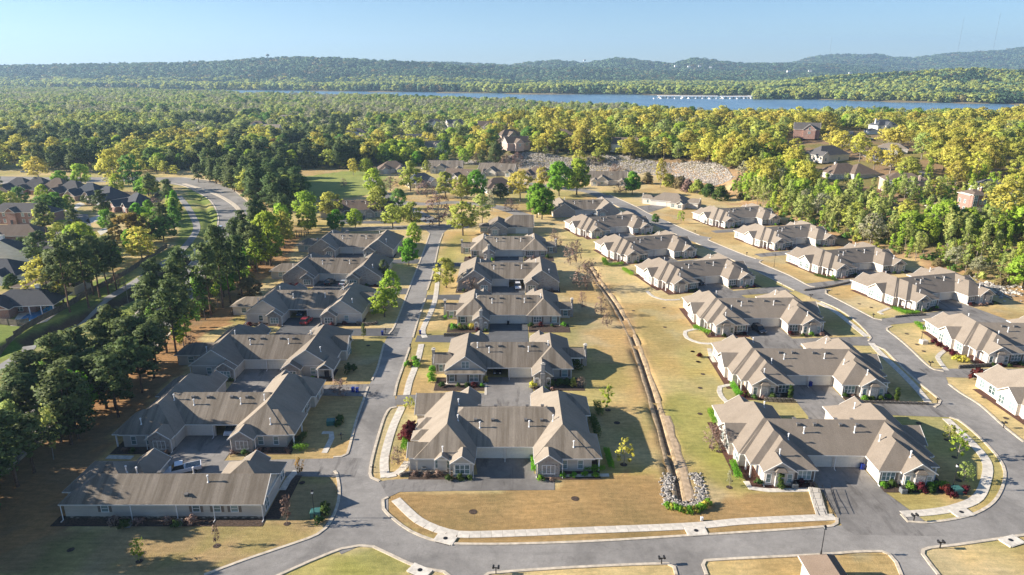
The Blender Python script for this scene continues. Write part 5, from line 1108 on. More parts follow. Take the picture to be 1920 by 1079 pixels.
# lower left wood: dark pines and some broadleaf trees
def scatter(poly, spacing, seed, jit=.45, bbox=None):
    rg = np.random.default_rng(seed); xs_ = [p[0] for p in poly]; ys_ = [p[1] for p in poly]
    gx = np.arange(min(xs_), max(xs_), spacing); gy = np.arange(min(ys_), max(ys_), spacing)
    X, Y = np.meshgrid(gx, gy); X = X.ravel()+rg.uniform(-jit, jit, X.size)*spacing; Y = Y.ravel()+rg.uniform(-jit, jit, Y.size)*spacing
    m = inpoly(X, Y, poly); return X[m], Y[m]
WD = [(-100, 60), (-77, 60), (-75.5, 90), (-74.5, 108), (-75, 128), (-79, 140), (-81, 152), (-88, 152), (-96, 128), (-101, 100)]
X, Y = scatter(WD, 4.7, 11)
LAND = [(54, 100, 'the house inside the bend'), (63, 132, 'the second tan house'), (64, 166, 'the black SUV house'), (60, 203, 'the curving path house'), (51, 237, 'the round hedge house'), (43, 273, 'the farthest inner tan house'), (121, 147, 'the shrub lined house'), (123, 187, 'the long hedged house'), (116, 219, 'the shaded drive house'),
 (108, 254, 'the house below the single home'), (101, 291, 'the farthest outer tan house'), (78, 334, 'the single hipped home'), (210, 372, 'the rose brick home'), (209, 325, 'the brick tower home'), (226, 440, 'the pale hipped home on the slope'), (232, 500, 'the slate roofed home by the lane'), (262, 560, 'the white two storey home'), (262, 500, 'the beige roofed home'), (190, 560, 'the red brick gabled home'), (225, 335, 'the pale cottage'),
 (-78, 448, 'the hipped home by the meadow'), (-44, 448, 'the wide gabled home'), (-10, 434, 'the triple gabled home'), (38, 424, 'the dark roofed slope home'), (0, 470, 'the left end of the rubble slope'), (60, 465, 'the middle of the rubble slope'), (120, 420, 'the right end of the rubble slope'), (-115, 400, 'the meadow'), (-160, 400, 'the bend of the main road'), (-235, 440, 'the road crossing sign'), (-300, 430, 'the brick homes'), (-54, 87, 'the plain walled house'), (-54, 111, 'the hip roofed left house'), (-55, 140, 'the wide gabled left house'), (-55, 173, 'the red car house'), (-56, 207, 'the two dark cars house'), (-58, 240, 'the farthest left house')]
LX = np.array([(a, b_) for a, b_, c in LAND], float)
USED = {}
RANK = ['nearest', 'second nearest', 'third nearest', 'fourth nearest', 'fifth nearest', 'sixth nearest', 'seventh nearest', 'eighth nearest']
def describe(items):      # items: (desc, x, y) -> labels that rank like trees by their distance from a landmark
    out = [None]*len(items); by = {}
    for i, (d_, x, y) in enumerate(items):
        k = int(np.argmin(np.hypot(LX[:, 0]-x, LX[:, 1]-y))); dx, dy = x-LX[k, 0], y-LX[k, 1]; rel = ('behind' if dy > 0 else 'in front of') if abs(dy) > abs(dx) else ('right of' if dx > 0 else 'left of')
        by.setdefault((d_, k, rel), []).append((math.hypot(dx, dy), i))
    for (d_, k, rel), L_ in by.items():
        L_.sort()
        for r_, (q_, i) in enumerate(L_):
            if len(L_) == 1: out[i] = (f'{d_} {rel} {LAND[k][2]}', None)
            elif r_ < 8: out[i] = (f'{RANK[r_]} {d_} {rel} {LAND[k][2]}', None)
            else: out[i] = (f'{d_} farther out {rel} {LAND[k][2]}', f'farther {d_} kind {rel} {LAND[k][2]}')
    return out
wq_ = []
for x, y in zip(X, Y):
    r = random.random()
    if r < .74: wq_.append((random.choice(['pine', 'pine', 'pine_full']), x, y, (random.uniform(10.5, 13.8) if 76 < y < 150 else random.uniform(14, 18)), 'crowded dark pine', random.uniform(6.5, 9), None))
    elif r < .9: wq_.append(('mid', x, y, random.uniform(8, 12), 'leafy green tree among the pines', random.uniform(6, 8.5), random.choice(['leaf_mid', 'leaf_green', 'leaf_lime'])))
    else: wq_.append(('slimpale', x, y, random.uniform(9, 13), 'slim leafy tree among the pines', None, None))
WD2 = [(-86, 150), (-80, 150), (-80, 172), (-82, 200), (-84, 236), (-90, 262), (-92, 290), (-104, 290), (-100, 240), (-94, 200), (-90, 172)]
X, Y = scatter(WD2, 5.2, 13)
for x, y in zip(X, Y):
    k = random.choice(['pine', 'pine', 'bush', 'slimpale', 'slimpale', 'mid', 'mid'])
    wq_.append((k, x, y, {'pine': 16, 'bush': 3.5, 'slimpale': 11, 'bare': 6, 'mid': 8}[k]*random.uniform(.85, 1.15), {'pine': 'roadside pine', 'bush': 'roadside bush', 'slimpale': 'slim roadside tree', 'bare': 'bare roadside tree', 'mid': 'round roadside tree'}[k], None, None if k in ('pine', 'bush', 'bare') else random.choice(['leaf_mid', 'leaf_lime', 'leaf_green'])))
for q_, (lb_, gr_) in zip(wq_, describe([(q_[4], q_[1], q_[2]) for q_ in wq_])): tree(q_[0], q_[1], q_[2], q_[3], lb_, gr_, q_[5], leaf=q_[6])
LNB = px([(-60, 352), (60, 352), (285, 352), (330, 395), (330, 455), (150, 560), (60, 560), (-60, 560)]); X, Y = scatter(LNB, 13, 33); ok_ = np.ones(X.shape, bool)
for hx, hy, hr in HOUSES: ok_ &= ~((np.abs(X-hx) < 13) & (Y-hy < 13) & (Y-hy > -14))
ok_ &= (poly_dist(X, Y, px([(130, 410), (165, 415), (140, 435), (60, 446)])) > 9) & (poly_dist(X, Y, PATH) > 6)
it_ = [(random.choice(['mid', 'olive', 'green', 'pine', 'lime', 'bush']), x, y) for x, y in zip(X[ok_], Y[ok_])]
LAND += [(G(a_, b_)[0], G(a_, b_)[1], c_) for a_, b_, c_ in ((17, 366, 'the white garage brick home'), (150, 378, 'the concrete drive brick home'), (236, 400, 'the blue grey hipped home'), (30, 422, 'the two storey brick home'), (28, 596, 'the pool house'), (15, 492, 'the white side gable home'))]
LX = np.array([(a, b_) for a, b_, c in LAND], float)
dn_ = {'mid': 'deep green yard tree', 'olive': 'yellow olive yard tree', 'green': 'vivid green yard tree', 'pine': 'yard pine', 'lime': 'lime yard tree', 'bush': 'scrubby yard bush'}
for (k, x, y), (lb_, gr_) in zip(it_, describe([(dn_[k], x, y) for k, x, y in it_])): tree(k, x, y, {'mid': 9, 'olive': 10, 'green': 8, 'pine': 14, 'lime': 9, 'bush': 3}[k]*random.uniform(.8, 1.2), lb_, gr_)
# ---------------------------------------------------------------- the great woods: species by place
SUBS = [(772, 246, 'blue grey roof', 'roof_slate'), (815, 242, 'dark roof and pale gable', 'roof_slate'), (852, 243, 'slate roof and white gable', 'roof_slate'), (670, 262, 'dark half hidden roof', 'roof_slate'), (684, 275, 'pale grey roof', 'roof_tan'), (740, 277, 'grey brown roof', 'roof_umber'), (782, 274, 'dark gabled roof', 'roof_slate'), (485, 245, 'red brown roof', 'roof_umber'), (512, 253, 'blue grey wall', 'roof_tan'), (535, 232, 'long white roof', 'roof_tan'), (550, 210, 'pale gable', 'roof_tan'), (955, 270, 'brick wall', 'roof_umber'), (968, 285, 'brick side', 'roof_umber'), (1052, 270, 'pale wall', 'roof_umber'), (915, 250, 'small white front', 'roof_umber'), (1102, 268, 'beige gable', 'roof_tan'), (1170, 288, 'brown deck level', 'roof_umber'), (1410, 285, 'low brown roof', 'roof_umber'), (815, 290, 'pinkish wall', 'roof_tan'), (620, 235, 'grey roof', 'roof_tan')]
SXY = [G(a, b_, None) for a, b_, c, d in SUBS]
def clear_of(x, y):
    ok = np.ones(x.shape, bool)
    for hx, hy in SXY:
        ang = math.atan2(hx, hy); dx = x-hx; dy = y-hy; al = dx*math.sin(ang)+dy*math.cos(ang); ac = dx*math.cos(ang)-dy*math.sin(ang)
        ok &= ~((np.abs(ac) < 11) & (al > -(38 if hx < 0 else 12)) & (al < 10))
    for hx, hy, hr in HOUSES:
        ang = math.atan2(hx, hy); dx = x-hx; dy = y-hy; al = dx*math.sin(ang)+dy*math.cos(ang); ac = dx*math.cos(ang)-dy*math.sin(ang)
        fr = (3 if hy < 352 else 36 if hy < 470 else 85) if (hx > 150 and hy > 300) else 20
        ok &= ~((np.abs(ac) < 15) & (al > -fr) & (al < 14))
    ok &= poly_dist(x, y, LANE) > 12
    ok &= poly_dist(x, y, [(-420, 422), (-215, 410), (-170, 390), (-130, 334)]) > 17
    return ok
vis = lambda x, y, m=60: (np.abs(x) < y*.83+m)
def species(x, y, rg):
    pxx = 960+FPX*x/(y*.9526+18); n = fbm(x, y, 60, 31); r = np.clip(vnoise(x, y, 21, 41)*.62+vnoise(x, y, 47, 44)*.38, 0, 1); r = np.clip((r-.5)*1.75+.5, 0, .999)*.75+rg.random(x.size)*.25; out = np.empty(x.size, object)
    for i in range(x.size):
        q, nn_, rr, yy = pxx[i], n[i], r[i], y[i]
        if yy > 900: k = 'grey' if rr < .5 else ('pale' if rr < .8 else ('mid' if rr < .93 else 'olive'))
        elif yy > 640: k = 'pine_full' if nn_ > .66 and q < 700 else ('grey' if rr < .25 else 'pale' if rr < .5 else 'olive' if rr < .75 else 'mid' if rr < .9 else 'lime')
        elif q < 560: k = 'pine_full' if nn_ > .63 or rr < .06 else ('gold' if rr < .4 else 'olive' if rr < .78 else 'mid' if rr < .86 else 'lime' if rr < .93 else 'rust')
        elif q < 1000: k = 'pine_full' if nn_ > .64 else ('olive' if rr < .35 else 'mid' if rr < .5 else 'lime' if rr < .66 else 'gold' if rr < .84 else 'pale' if rr < .95 else 'bare')
        else: k = 'pine' if rr < .05 else ('gold' if rr < .50 else 'olive' if rr < .70 else 'pale' if rr < .82 else 'lime' if rr < .92 else 'grey')
        out[i] = k
    return out
rg = np.random.default_rng(5)
# (a) big trees
F1 = [(-2500, 2700), (-1250, 1300), (-700, 760), (-560, 640), (-460, 470), (-215, 436), (-185, 425), (-150, 470), (-95, 478), (-60, 486), (-20, 474), (0, 466), (50, 456), (100, 440), (128, 402), (160, 380), (195, 350), (235, 330), (262, 300), (700, 780), (1300, 1560), (600, 1450), (-150, 1650), (-700, 2150), (-1400, 2500)]
X, Y = scatter(F1, 8.4, 3)
edg = edge_dist(X, Y)
keep = vis(X, Y) & (Y < yn(X)-6) & clear_of(X, Y) & ~((X > 60) & (edg < 14)) & ~((X < 60) & (Y < 456) & (X > -60)) & ~inpoly(X, Y, ME)
thin = rg.random(X.size) < np.where(Y > 640, .85, np.where((X > 150) & (Y < 480), .55, .92)); keep &= thin
gapn = vnoise(X, Y, 34, 91)*.55+vnoise(X, Y, 15, 92)*.45; keep &= (gapn < .64) | (Y > 1150)
BX, BY = X[keep], Y[keep]; BK = species(BX, BY, rg)
# (b) dark pine belts by the bend and behind the meadow
PB = px([(352, 340), (420, 352), (475, 385), (520, 400), (560, 390), (556, 345), (480, 330)]); X1, Y1 = scatter(PB, 6.6, 21)
PB2 = px([(430, 322), (640, 318), (700, 312), (690, 298), (420, 300), (300, 320)]); X2, Y2 = scatter(PB2, 9, 22)
PB3 = px([(-60, 262), (330, 258), (340, 285), (120, 300), (-60, 300)]); X3, Y3 = scatter(PB3, 8.5, 23); X3, Y3 = X3[::2], Y3[::2]
# (c) young slender wood on the right slope
SL = [(118, 372), (118, 330), (124, 290), (136, 245), (150, 205), (166, 170), (186, 130), (330, 140), (330, 260), (262, 305), (235, 330), (195, 350), (160, 380), (140, 395)]
X4, Y4 = scatter(SL, 4.3, 24); k4 = vis(X4, Y4, 30) & clear_of(X4, Y4) & (edge_dist(X4, Y4) > 2.5) & (rg.random(X4.size) < np.where(edge_dist(X4, Y4) < 26, .75, .5)); X4, Y4 = X4[k4], Y4[k4]
K4 = np.array([random.choices(['slim', 'slimpale', 'olive', 'gold', 'lime', 'grey', 'bush', 'pale'], [34, 38, 2, 3, 6, 5, 14, 5])[0] for _ in X4], object)
X5, Y5 = scatter([(-60, 505), (-20, 470), (0, 461), (60, 452), (110, 432), (122, 412), (180, 402), (150, 470), (0, 500)], 5.5, 25)
K5 = np.array([random.choices(['gold', 'lime', 'slim', 'bush', 'olive', 'pale'], [26, 15, 16, 22, 14, 10])[0] for _ in X5], object); k5 = clear_of(X5, Y5) & (edge_dist(X5, Y5) > 15); X5, Y5, K5 = X5[k5], Y5[k5], K5[k5]
AX = np.concatenate([BX, X1, X2, X3, X4, X5]); AY = np.concatenate([BY, Y1, Y2, Y3, Y4, Y5])
AK = np.concatenate([BK, np.array(['pine_full']*len(X1), object), np.array(['pine_full']*len(X2), object), np.array(['pine_full']*len(X3), object), K4, K5])
m_ = rg.random(AX.size); AK[(AK == 'pine_full') & (m_ < .1)] = 'olive'
HG = {'gold': (11, 16.5), 'olive': (9, 14), 'pine_full': (12, 17), 'pine': (15, 19), 'mid': (9, 14), 'lime': (9, 13), 'pale': (9, 14), 'grey': (8, 12.5), 'rust': (9, 12), 'bare': (7, 10), 'slim': (7, 12), 'slimpale': (8, 13), 'bush': (1.8, 3.6)}
HT = np.array([rg.uniform(*HG[k])*rg.choice([.62, .85, 1, 1, 1.1], p=[.14, .2, .3, .2, .16]) for k in AK])
order = np.argsort(AY/HT)          # nearest and tallest show largest
DESC = {'gold': 'golden spring oak', 'olive': 'olive green oak', 'pine_full': 'dark green pine', 'pine': 'long trunked pine', 'mid': 'deep green tree', 'lime': 'lime green tree', 'pale': 'pale green tree', 'grey': 'grey half leafless tree', 'rust': 'rust coloured tree', 'bare': 'bare twiggy tree', 'slim': 'slender lime green birch', 'slimpale': 'thin pale birch', 'bush': 'low scrub bush'}
cnt = {}; rest = []
pick = []
for i in order:
    k = AK[i]; nm = NAMES[k]
    if cnt.get(nm, 0) < (120 if nm != 'birch_tree' else 230): cnt[nm] = cnt.get(nm, 0)+1; pick.append(i)
    else: rest.append(i)
for i, (lb_, gr_) in zip(pick, describe([(DESC[AK[i]], AX[i], AY[i]) for i in pick])):
    k = AK[i]; tree(k, AX[i], AY[i], HT[i], width=(None if k in ('slim', 'slimpale', 'bush') else HT[i]/SPEC[k][2]*(2*SPEC[k][4]+SPEC[k][8])*random.uniform(1.05, 1.4)), leaf=('leaf_pine_soft' if k == 'pine_full' and AX[i] > -150 and AY[i] < 430 else None), label=lb_, group=gr_, cat='bush' if k == 'bush' else 'tree')
rest = np.array(rest)
# the remaining trees of the woods: one mass per wood, grown by geometry nodes from joined prototypes
def joined(kind, var, cards_div):
    lf, bk, h, h0, rad, cl, cds, sz, cr, fl, shp, lb, tr = SPEC[kind]; sd = hash_(kind)+var*31+5
    cm, cs = crown_mesh('c', lf, h0, h, rad, cl//2, max(8, cds*2//cards_div), sz*1.45, cr*1.25, fl, sd, shp); tm = trunk_mesh('t', bk, h, tr, cs, min(lb, 6), .3, sd, .3)
    nc = len(cm.vertices); co = np.empty(nc*3, np.float32); cm.vertices.foreach_get('co', co); co = co.reshape(-1, 3)
    v = [tuple(p) for p in co]+[tuple(q.co) for q in tm.vertices]; f = [tuple(p.vertices) for p in cm.polygons]; n1 = len(f); f += [tuple(nc+a for a in p.vertices) for p in tm.polygons]
    me = bpy.data.meshes.new('p'); me.from_pydata(v, [], f); me.materials.append(MAT[lf]); me.materials.append(MAT[bk]); me.polygons.foreach_set('material_index', [0]*n1+[1]*(len(f)-n1)); me.polygons.foreach_set('use_smooth', [True]*len(f)); me.update()
    no = np.zeros((len(cm.loops), 3), np.float32); cm.corner_normals.foreach_get('vector', no.ravel()) if False else None
    no = np.array([tuple(x_.vector) for x_ in cm.corner_normals], np.float32); ln = np.array([tuple(x_.vector) for x_ in me.corner_normals], np.float32); ln[:len(no)] = no; me.normals_split_custom_set(ln); return me
def blob_proto(mat, seed, r=6.0, h=12.0):
    rg_ = np.random.default_rng(seed); cm, cs = crown_mesh('c', mat, 1.5, h, r, 26, 9, 1.5, 2.0, .8, seed, 'broad'); return cm
def stuff_nodes(name, pts, scl, rots, idx, meshes, label, cat, mats=None):
    coll = bpy.data.collections.new(name+'_kinds')
    for i, me in enumerate(meshes): coll.objects.link(bpy.data.objects.new('kind_%02d' % i, me))
    me = bpy.data.meshes.new(name); me.vertices.add(len(pts)); me.vertices.foreach_set('co', np.asarray(pts, np.float32).ravel())
    for an, ty, dv in (('scl', 'FLOAT_VECTOR', scl), ('rots', 'FLOAT', rots), ('idx', 'INT', idx)):
        at_ = me.attributes.new(an, ty, 'POINT')
        if ty == 'FLOAT_VECTOR': at_.data.foreach_set('vector', np.asarray(dv, np.float32).ravel())
        else: at_.data.foreach_set('value', np.asarray(dv, np.int32 if ty == 'INT' else np.float32))
    o = link(name, me); o['kind'] = 'stuff'; tag(o, label, cat)
    ng = bpy.data.node_groups.new(name, 'GeometryNodeTree'); ng.interface.new_socket('Geometry', in_out='INPUT', socket_type='NodeSocketGeometry'); ng.interface.new_socket('Geometry', in_out='OUTPUT', socket_type='NodeSocketGeometry')
    gi = ng.nodes.new('NodeGroupInput'); go = ng.nodes.new('NodeGroupOutput'); ip = ng.nodes.new('GeometryNodeInstanceOnPoints'); ci = ng.nodes.new('GeometryNodeCollectionInfo')
    ci.inputs['Collection'].default_value = coll; ci.inputs['Separate Children'].default_value = True; ci.inputs['Reset Children'].default_value = True
    def attr(nm, dt):
        a = ng.nodes.new('GeometryNodeInputNamedAttribute'); a.data_type = dt; a.inputs['Name'].default_value = nm; return [s for s in a.outputs if s.enabled and s.name == 'Attribute'][0]
    cx = ng.nodes.new('ShaderNodeCombineXYZ'); L_ = ng.links
    L_.new(gi.outputs[0], ip.inputs['Points']); L_.new(ci.outputs[0], ip.inputs['Instance']); ip.inputs['Pick Instance'].default_value = True
    L_.new(attr('idx', 'INT'), ip.inputs['Instance Index']); L_.new(attr('rots', 'FLOAT'), cx.inputs['Z']); L_.new(cx.outputs[0], ip.inputs['Rotation']); L_.new(attr('scl', 'FLOAT_VECTOR'), ip.inputs['Scale']); L_.new(ip.outputs[0], go.inputs[0])
    md = o.modifiers.new('grow', 'NODES'); md.node_group = ng; return o
kinds = sorted(set(AK[rest])); protos = []; pid = {}
for k in kinds:
    pid[k] = len(protos); protos += [joined(k, v, 3) for v in range(3)]
ri = rest; zz_ = T(AX[ri], AY[ri])
sc_ = np.array([HT[i]/SPEC[AK[i]][2] for i in ri]); sc3 = np.stack([sc_*rg.uniform(1.1, 1.5, ri.size)]*2+[sc_], -1)
ids = np.array([pid[AK[i]] for i in ri])+rg.integers(0, 3, ri.size)
stuff_nodes('woodland', np.stack([AX[ri], AY[ri], zz_-.2], -1), sc3, rg.uniform(0, 6.28, ri.size), ids, protos, 'wide spring woodland of golden, olive and dark trees reaching to the river', 'woodland')
# undergrowth of the right slope and the forest edge
X, Y = scatter(SL, 1.9, 51); k_ = vis(X, Y, 20) & (edge_dist(X, Y) > 3.5) & clear_of(X, Y); X, Y = X[k_], Y[k_]; k_ = rg.random(X.size) < .45*sm((fbm(X, Y, 14, 71)-.3)/.25); X, Y = X[k_], Y[k_]
bm_ = [crown_mesh('b%d' % i, lf, .0, 1.3, .8, 8, 12, .28, .5, .9, i, 'cloud')[0] for i, lf in enumerate(['leaf_scrub', 'leaf_olive', 'leaf_pale', 'leaf_mid'])]
stuff_nodes('undergrowth', np.stack([X, Y, T(X, Y)], -1), np.stack([rg.uniform(.6, 1.7, X.size)]*3, -1), rg.uniform(0, 6.28, X.size), rg.integers(0, 4, X.size), bm_, 'scrubby undergrowth between the slender trunks of the right slope', 'undergrowth')
# ---------------------------------------------------------------- hills beyond the river
def ridge(name, Yc, Yf0, pxs, pys, seed, spacing, tree_h, label, back=.5, n_u=160, n_t=46, gul=.35):
    pxs = np.array(pxs, float); pys = np.array(pys, float); u = np.linspace(pxs[0], pxs[-1], n_u)
    crest = H + Yc*.000712*(H0-np.interp(u, pxs, pys)) - tree_h*.55
    ts = np.linspace(0, 1+back, n_t); U, Tt = np.meshgrid(u, ts)
    Yg = Yf0+(Yc-Yf0)*Tt; Xg = (U-960)/FPX*.9526*Yg
    CR = np.interp(U.ravel(), u, crest).reshape(U.shape)
    prof = np.where(Tt < 1, np.power(np.clip(Tt, 0, 1), .85)*(.6+.4*sm(Tt)), 1-.6*(Tt-1)/back)
    nz = fbm(Xg.ravel(), Yg.ravel()*.45, 260, seed).reshape(U.shape)-.5
    Z = CR*prof*(1+gul*1.7*nz*np.sin(np.clip(Tt, 0, 1)*math.pi)) - 4*(Tt < .02)
    idx = np.arange(U.size).reshape(U.shape); q = np.stack([idx[:-1, :-1], idx[:-1, 1:], idx[1:, 1:], idx[1:, :-1]], -1).reshape(-1, 4)
    o = struct(name, np_mesh(name, np.stack([Xg.ravel(), Yg.ravel(), Z.ravel()], -1), q, ['ground'], np.tile(WOOD*.9, (U.size, 1)), True))
    wdt = (pxs[-1]-pxs[0])/FPX*.9526*(Yc+Yf0)/2; n = int(wdt*(Yc-Yf0)*1.25/spacing**2)
    rg_ = np.random.default_rng(seed); fu = rg_.random(n)*(n_u-1.001); ft_ = rg_.random(n)*(n_t-1)*1.15/(1+back)
    i = fu.astype(int); j = np.minimum(ft_.astype(int), n_t-2); a = fu-i; b_ = ft_-j
    def bl_(A_): return (A_[j, i]*(1-a)+A_[j, i+1]*a)*(1-b_)+(A_[j+1, i]*(1-a)+A_[j+1, i+1]*a)*b_
    return np.stack([bl_(Xg), bl_(Yg), bl_(Z)], -1), tree_h
HP = []
HP.append(ridge('hills', 3500, 2620, [-300, 0, 200, 400, 450, 500, 560, 640, 700, 760, 830, 880, 960], [128, 125, 121.5, 118, 114.5, 111, 109, 111, 114, 117, 121, 128, 141], 1, 21, 13, ''))
HP.append(ridge('hills', 5000, 3900, [700, 830, 900, 960, 1000, 1050, 1100, 1150, 1200, 1260, 1300, 1380, 1480, 1560, 1650], [118, 118, 121, 123, 117, 114, 119.5, 109.5, 114, 121, 109.5, 119, 120.5, 122, 128], 2, 30, 14, ''))
HP.append(ridge('hills', 3900, 3050, [840, 900, 960, 1020, 1100, 1200, 1300, 1400, 1500, 1600], [128, 123, 126, 130, 127, 133, 136, 134, 139, 143], 3, 25, 13, ''))
HP.append(ridge('hills', 6800, 4700, [1330, 1400, 1480, 1510, 1540, 1575, 1620, 1632, 1650, 1665, 1710, 1740, 1780, 1850, 1920, 2100], [126, 122, 119, 110.5, 104.5, 103, 104, 102.3, 104, 108, 109.5, 105, 100.5, 97, 89.5, 86], 4, 38, 16, '', n_t=60))
HP.append(ridge('hills', 2150, 1600, [1420, 1440, 1470, 1530, 1600, 1680, 1750, 1830, 1920, 2100], [171, 166, 157, 150, 145, 141, 136.5, 133, 136, 139], 5, 12.5, 13, '', gul=.2))
def flat(poly, sp, seed):
    X, Y = scatter(poly, sp, seed); k = vis(X, Y, 100); return np.stack([X[k], Y[k], np.zeros(k.sum())], -1)
fb = [flat([(-2600, 2640), (-900, 2330), (-200, 2090), (60, 1955), (350, 1900), (640, 1790), (730, 1545), (760, 1800), (1600, 2600), (2600, 4400), (800, 4300), (-200, 3500), (-600, 2700), (-2600, 2900)], 19, 61),
      flat([(735, 1535), (985, 1378), (1500, 1345), (1500, 1620), (750, 1620)], 12, 62)]
pts = np.concatenate([p for p, h in HP]+fb); sz = np.concatenate([np.full(len(p), h/12.0) for p, h in HP]+[np.full(len(fb[0]), 1.25), np.full(len(fb[1]), 1.0)])
cl_ = vnoise(pts[:, 0], pts[:, 1], 170, 77)*.6+vnoise(pts[:, 0], pts[:, 1], 60, 78)*.4
ids = np.where(cl_ > .60, rg.integers(4, 6, len(pts)), rg.integers(0, 4, len(pts)))
ids = np.where((rg.random(len(pts)) < .12), 6, ids)
pr = [blob_proto('leaf_hill', i) for i in range(4)]+[blob_proto('leaf_hill_dark', 10+i, 5, 13) for i in range(2)]+[blob_proto('leaf_scrub', 20)]+[blob_proto('leaf_pale', 30+i) for i in range(2)]+[blob_proto('leaf_olive', 40)]
near_ = (pts[:, 1] < 2900) & (rg.random(len(pts)) < np.where(pts[:, 2] > 12, .6, .8)) & (pts[:, 2] < 60); ids = np.where(near_ & (cl_ <= .62), rg.integers(7, 10, len(pts)), ids)
s_ = sz*rg.uniform(.8, 1.35, len(pts)); wf = np.where(pts[:, 1] > 4500, 2.6, np.where(pts[:, 1] > 2600, 1.75, 1.25))
stuff_nodes('hill_forest', pts, np.stack([s_*wf, s_*wf, s_], -1), rg.uniform(0, 6.28, len(pts)), ids, pr, 'unbroken forest covering the hills and flats beyond the river', 'forest')
# near river fringe handled by the woodland
# ---------------------------------------------------------------- vehicles
def loft(mb, secs, m=0):     # secs: list of rings (lists of points) with equal count
    for a, b_ in zip(secs[:-1], secs[1:]):
        n = len(a)
        for i in range(n): j = (i+1) % n; mb.face([a[i], b_[i], b_[j], a[j]], m)
    mb.face(secs[0], m); mb.face(secs[-1][::-1], m)
def vehicle(kind, x, y, rz, paint_, label, group=None, z=None):
    Lh, W = {'suv': (2.3, .95), 'sedan': (2.35, .9), 'pickup': (2.9, 1.0), 'van': (2.5, .98)}[kind]
    prof = {'suv': [(-1, .45, .95, 1), (-.96, .4, 1.1, 1), (-.2, .35, 1.12, 1), (.45, .35, 1.05, 1), (.95, .38, .9, .97), (1, .45, .8, .93)],
            'sedan': [(-1, .42, .9, .95), (-.9, .35, .98, 1), (-.2, .3, .95, 1), (.4, .3, .95, 1), (.93, .33, .78, .96), (1, .4, .65, .9)],
            'pickup': [(-1, .55, 1.15, 1), (-.3, .5, 1.15, 1), (.1, .5, 1.15, 1), (.5, .5, 1.15, 1), (.95, .5, 1.08, .97), (1, .55, .95, .94)],
            'van': [(-1, .45, 1.1, 1), (-.5, .4, 1.15, 1), (.3, .4, 1.15, 1), (.7, .4, 1.05, 1), (1, .45, .8, .94)]}[kind]
    def body():
        mb = MB(); secs = []
        for t, zb, zt, k in prof:
            w_ = W*k; X_ = t*Lh; secs.append([(X_, -w_, zb), (X_, -w_, zt-.2), (X_, -w_*.93, zt), (X_, w_*.93, zt), (X_, w_, zt-.2), (X_, w_, zb)])
        loft(mb, secs); return mb.mesh('body', paint_)
    def roof():
        a, b_, c, d_, zr = {'suv': (-.95, -.85, .22, .48, 1.72), 'sedan': (-.75, -.45, .12, .42, 1.42), 'pickup': (-.12, -.06, .38, .6, 1.85), 'van': (-.97, -.92, .4, .75, 1.8)}[kind]
        z0 = 1.0; mb = MB(); lo = [(a*Lh, -W*.93, z0), (d_*Lh, -W*.93, z0), (d_*Lh, W*.93, z0), (a*Lh, W*.93, z0)]; hi = [(b_*Lh, -W*.76, zr), (c*Lh, -W*.76, zr), (c*Lh, W*.76, zr), (b_*Lh, W*.76, zr)]
        for i in range(4): j = (i+1) % 4; mb.face([lo[i], lo[j], hi[j], hi[i]], 1)
        hj = [(p[0]*1.0, p[1], p[2]+.0) for p in hi]; ht = [(p[0]*.98+.0, p[1]*.95, p[2]+.07) for p in hi]
        for i in range(4): j = (i+1) % 4; mb.face([hj[i], hj[j], ht[j], ht[i]], 0)
        mb.face(ht, 0); return mb.mesh('cabin', [paint_, 'glass_car'])
    def wheel():
        mb = MB(); mb.tube((0, -.12, 0), (0, .12, 0), .36, n=14); return mb.mesh('wheel', 'tyre')
    root = bpy.data.objects.new({'suv': 'parked_car', 'sedan': 'parked_car', 'pickup': 'pickup_truck', 'van': 'parked_van'}[kind], None); COL.objects.link(root); root.location = (x, y, (T1(x, y) if z is None else z)+.05); root.rotation_euler = (0, 0, R(rz))
    link('body', shared(('vb', kind, paint_), body), root); link('cabin', shared(('vr', kind, paint_), roof), root)
    for sx in (-.62, .62):
        for sy in (-1, 1):
            wl = link('wheel', shared(('wh',), wheel), root, (sx*Lh, sy*(W-.1), .36)); link('rim', shared('rim', lambda: _rim()), wl, (0, sy*.1, 0))
    for sy in (-1, 1):
        link('headlight', box_mesh(-.04, .04, -.2, .2, -.08, .08, 'pvc_white', 'headlight'), root, (Lh*.985, sy*W*.62, .72)); link('tail_light', box_mesh(-.04, .04, -.12, .12, -.14, .14, 'flag_red', 'tail_light'), root, (-Lh*1.0, sy*W*.8, .82))
    if kind == 'pickup': link('cargo_bed', box_mesh(-2.75, -.5, -.82, .82, 1.08, 1.16, 'glass_car', 'cargo_bed'), root)
    return tag(root, label, {'pickup': 'pickup truck', 'van': 'van'}.get(kind, 'car'), group)
def _rim():
    mb = MB(); mb.tube((0, -.04, 0), (0, .04, 0), .22, n=10); return mb.mesh('rim', 'chrome')
x, y = G(345, 893); vehicle('pickup', x-.6, y+1.0, 205, 'paint_white', 'white pickup truck with an open bed parked behind the plain walled house')
x, y = G(575, 606); vehicle('suv', x, y, 83, 'paint_red', 'dark red car parked in front of closed garage doors')
x, y = G(619, 533); vehicle('suv', x, y, 80, 'paint_black', 'black car parked in the far left court next to a silver one')
x, y = G(645, 534); vehicle('sedan', x, y, 85, 'paint_silver', 'silver blue car beside the black one in the far left court')
x, y = G(971, 541); vehicle('suv', x, y, -88, 'paint_white', 'white car in front of the open garage of the stone gabled house')
x, y = G(1424, 624); vehicle('suv', x, y+.5, -78, 'paint_black', 'black SUV in the front court of a tan house')
x, y = G(1316, 537); vehicle('suv', x-.8, y+2, -60, 'paint_black', 'dark car half hidden behind the stepped tan roof')
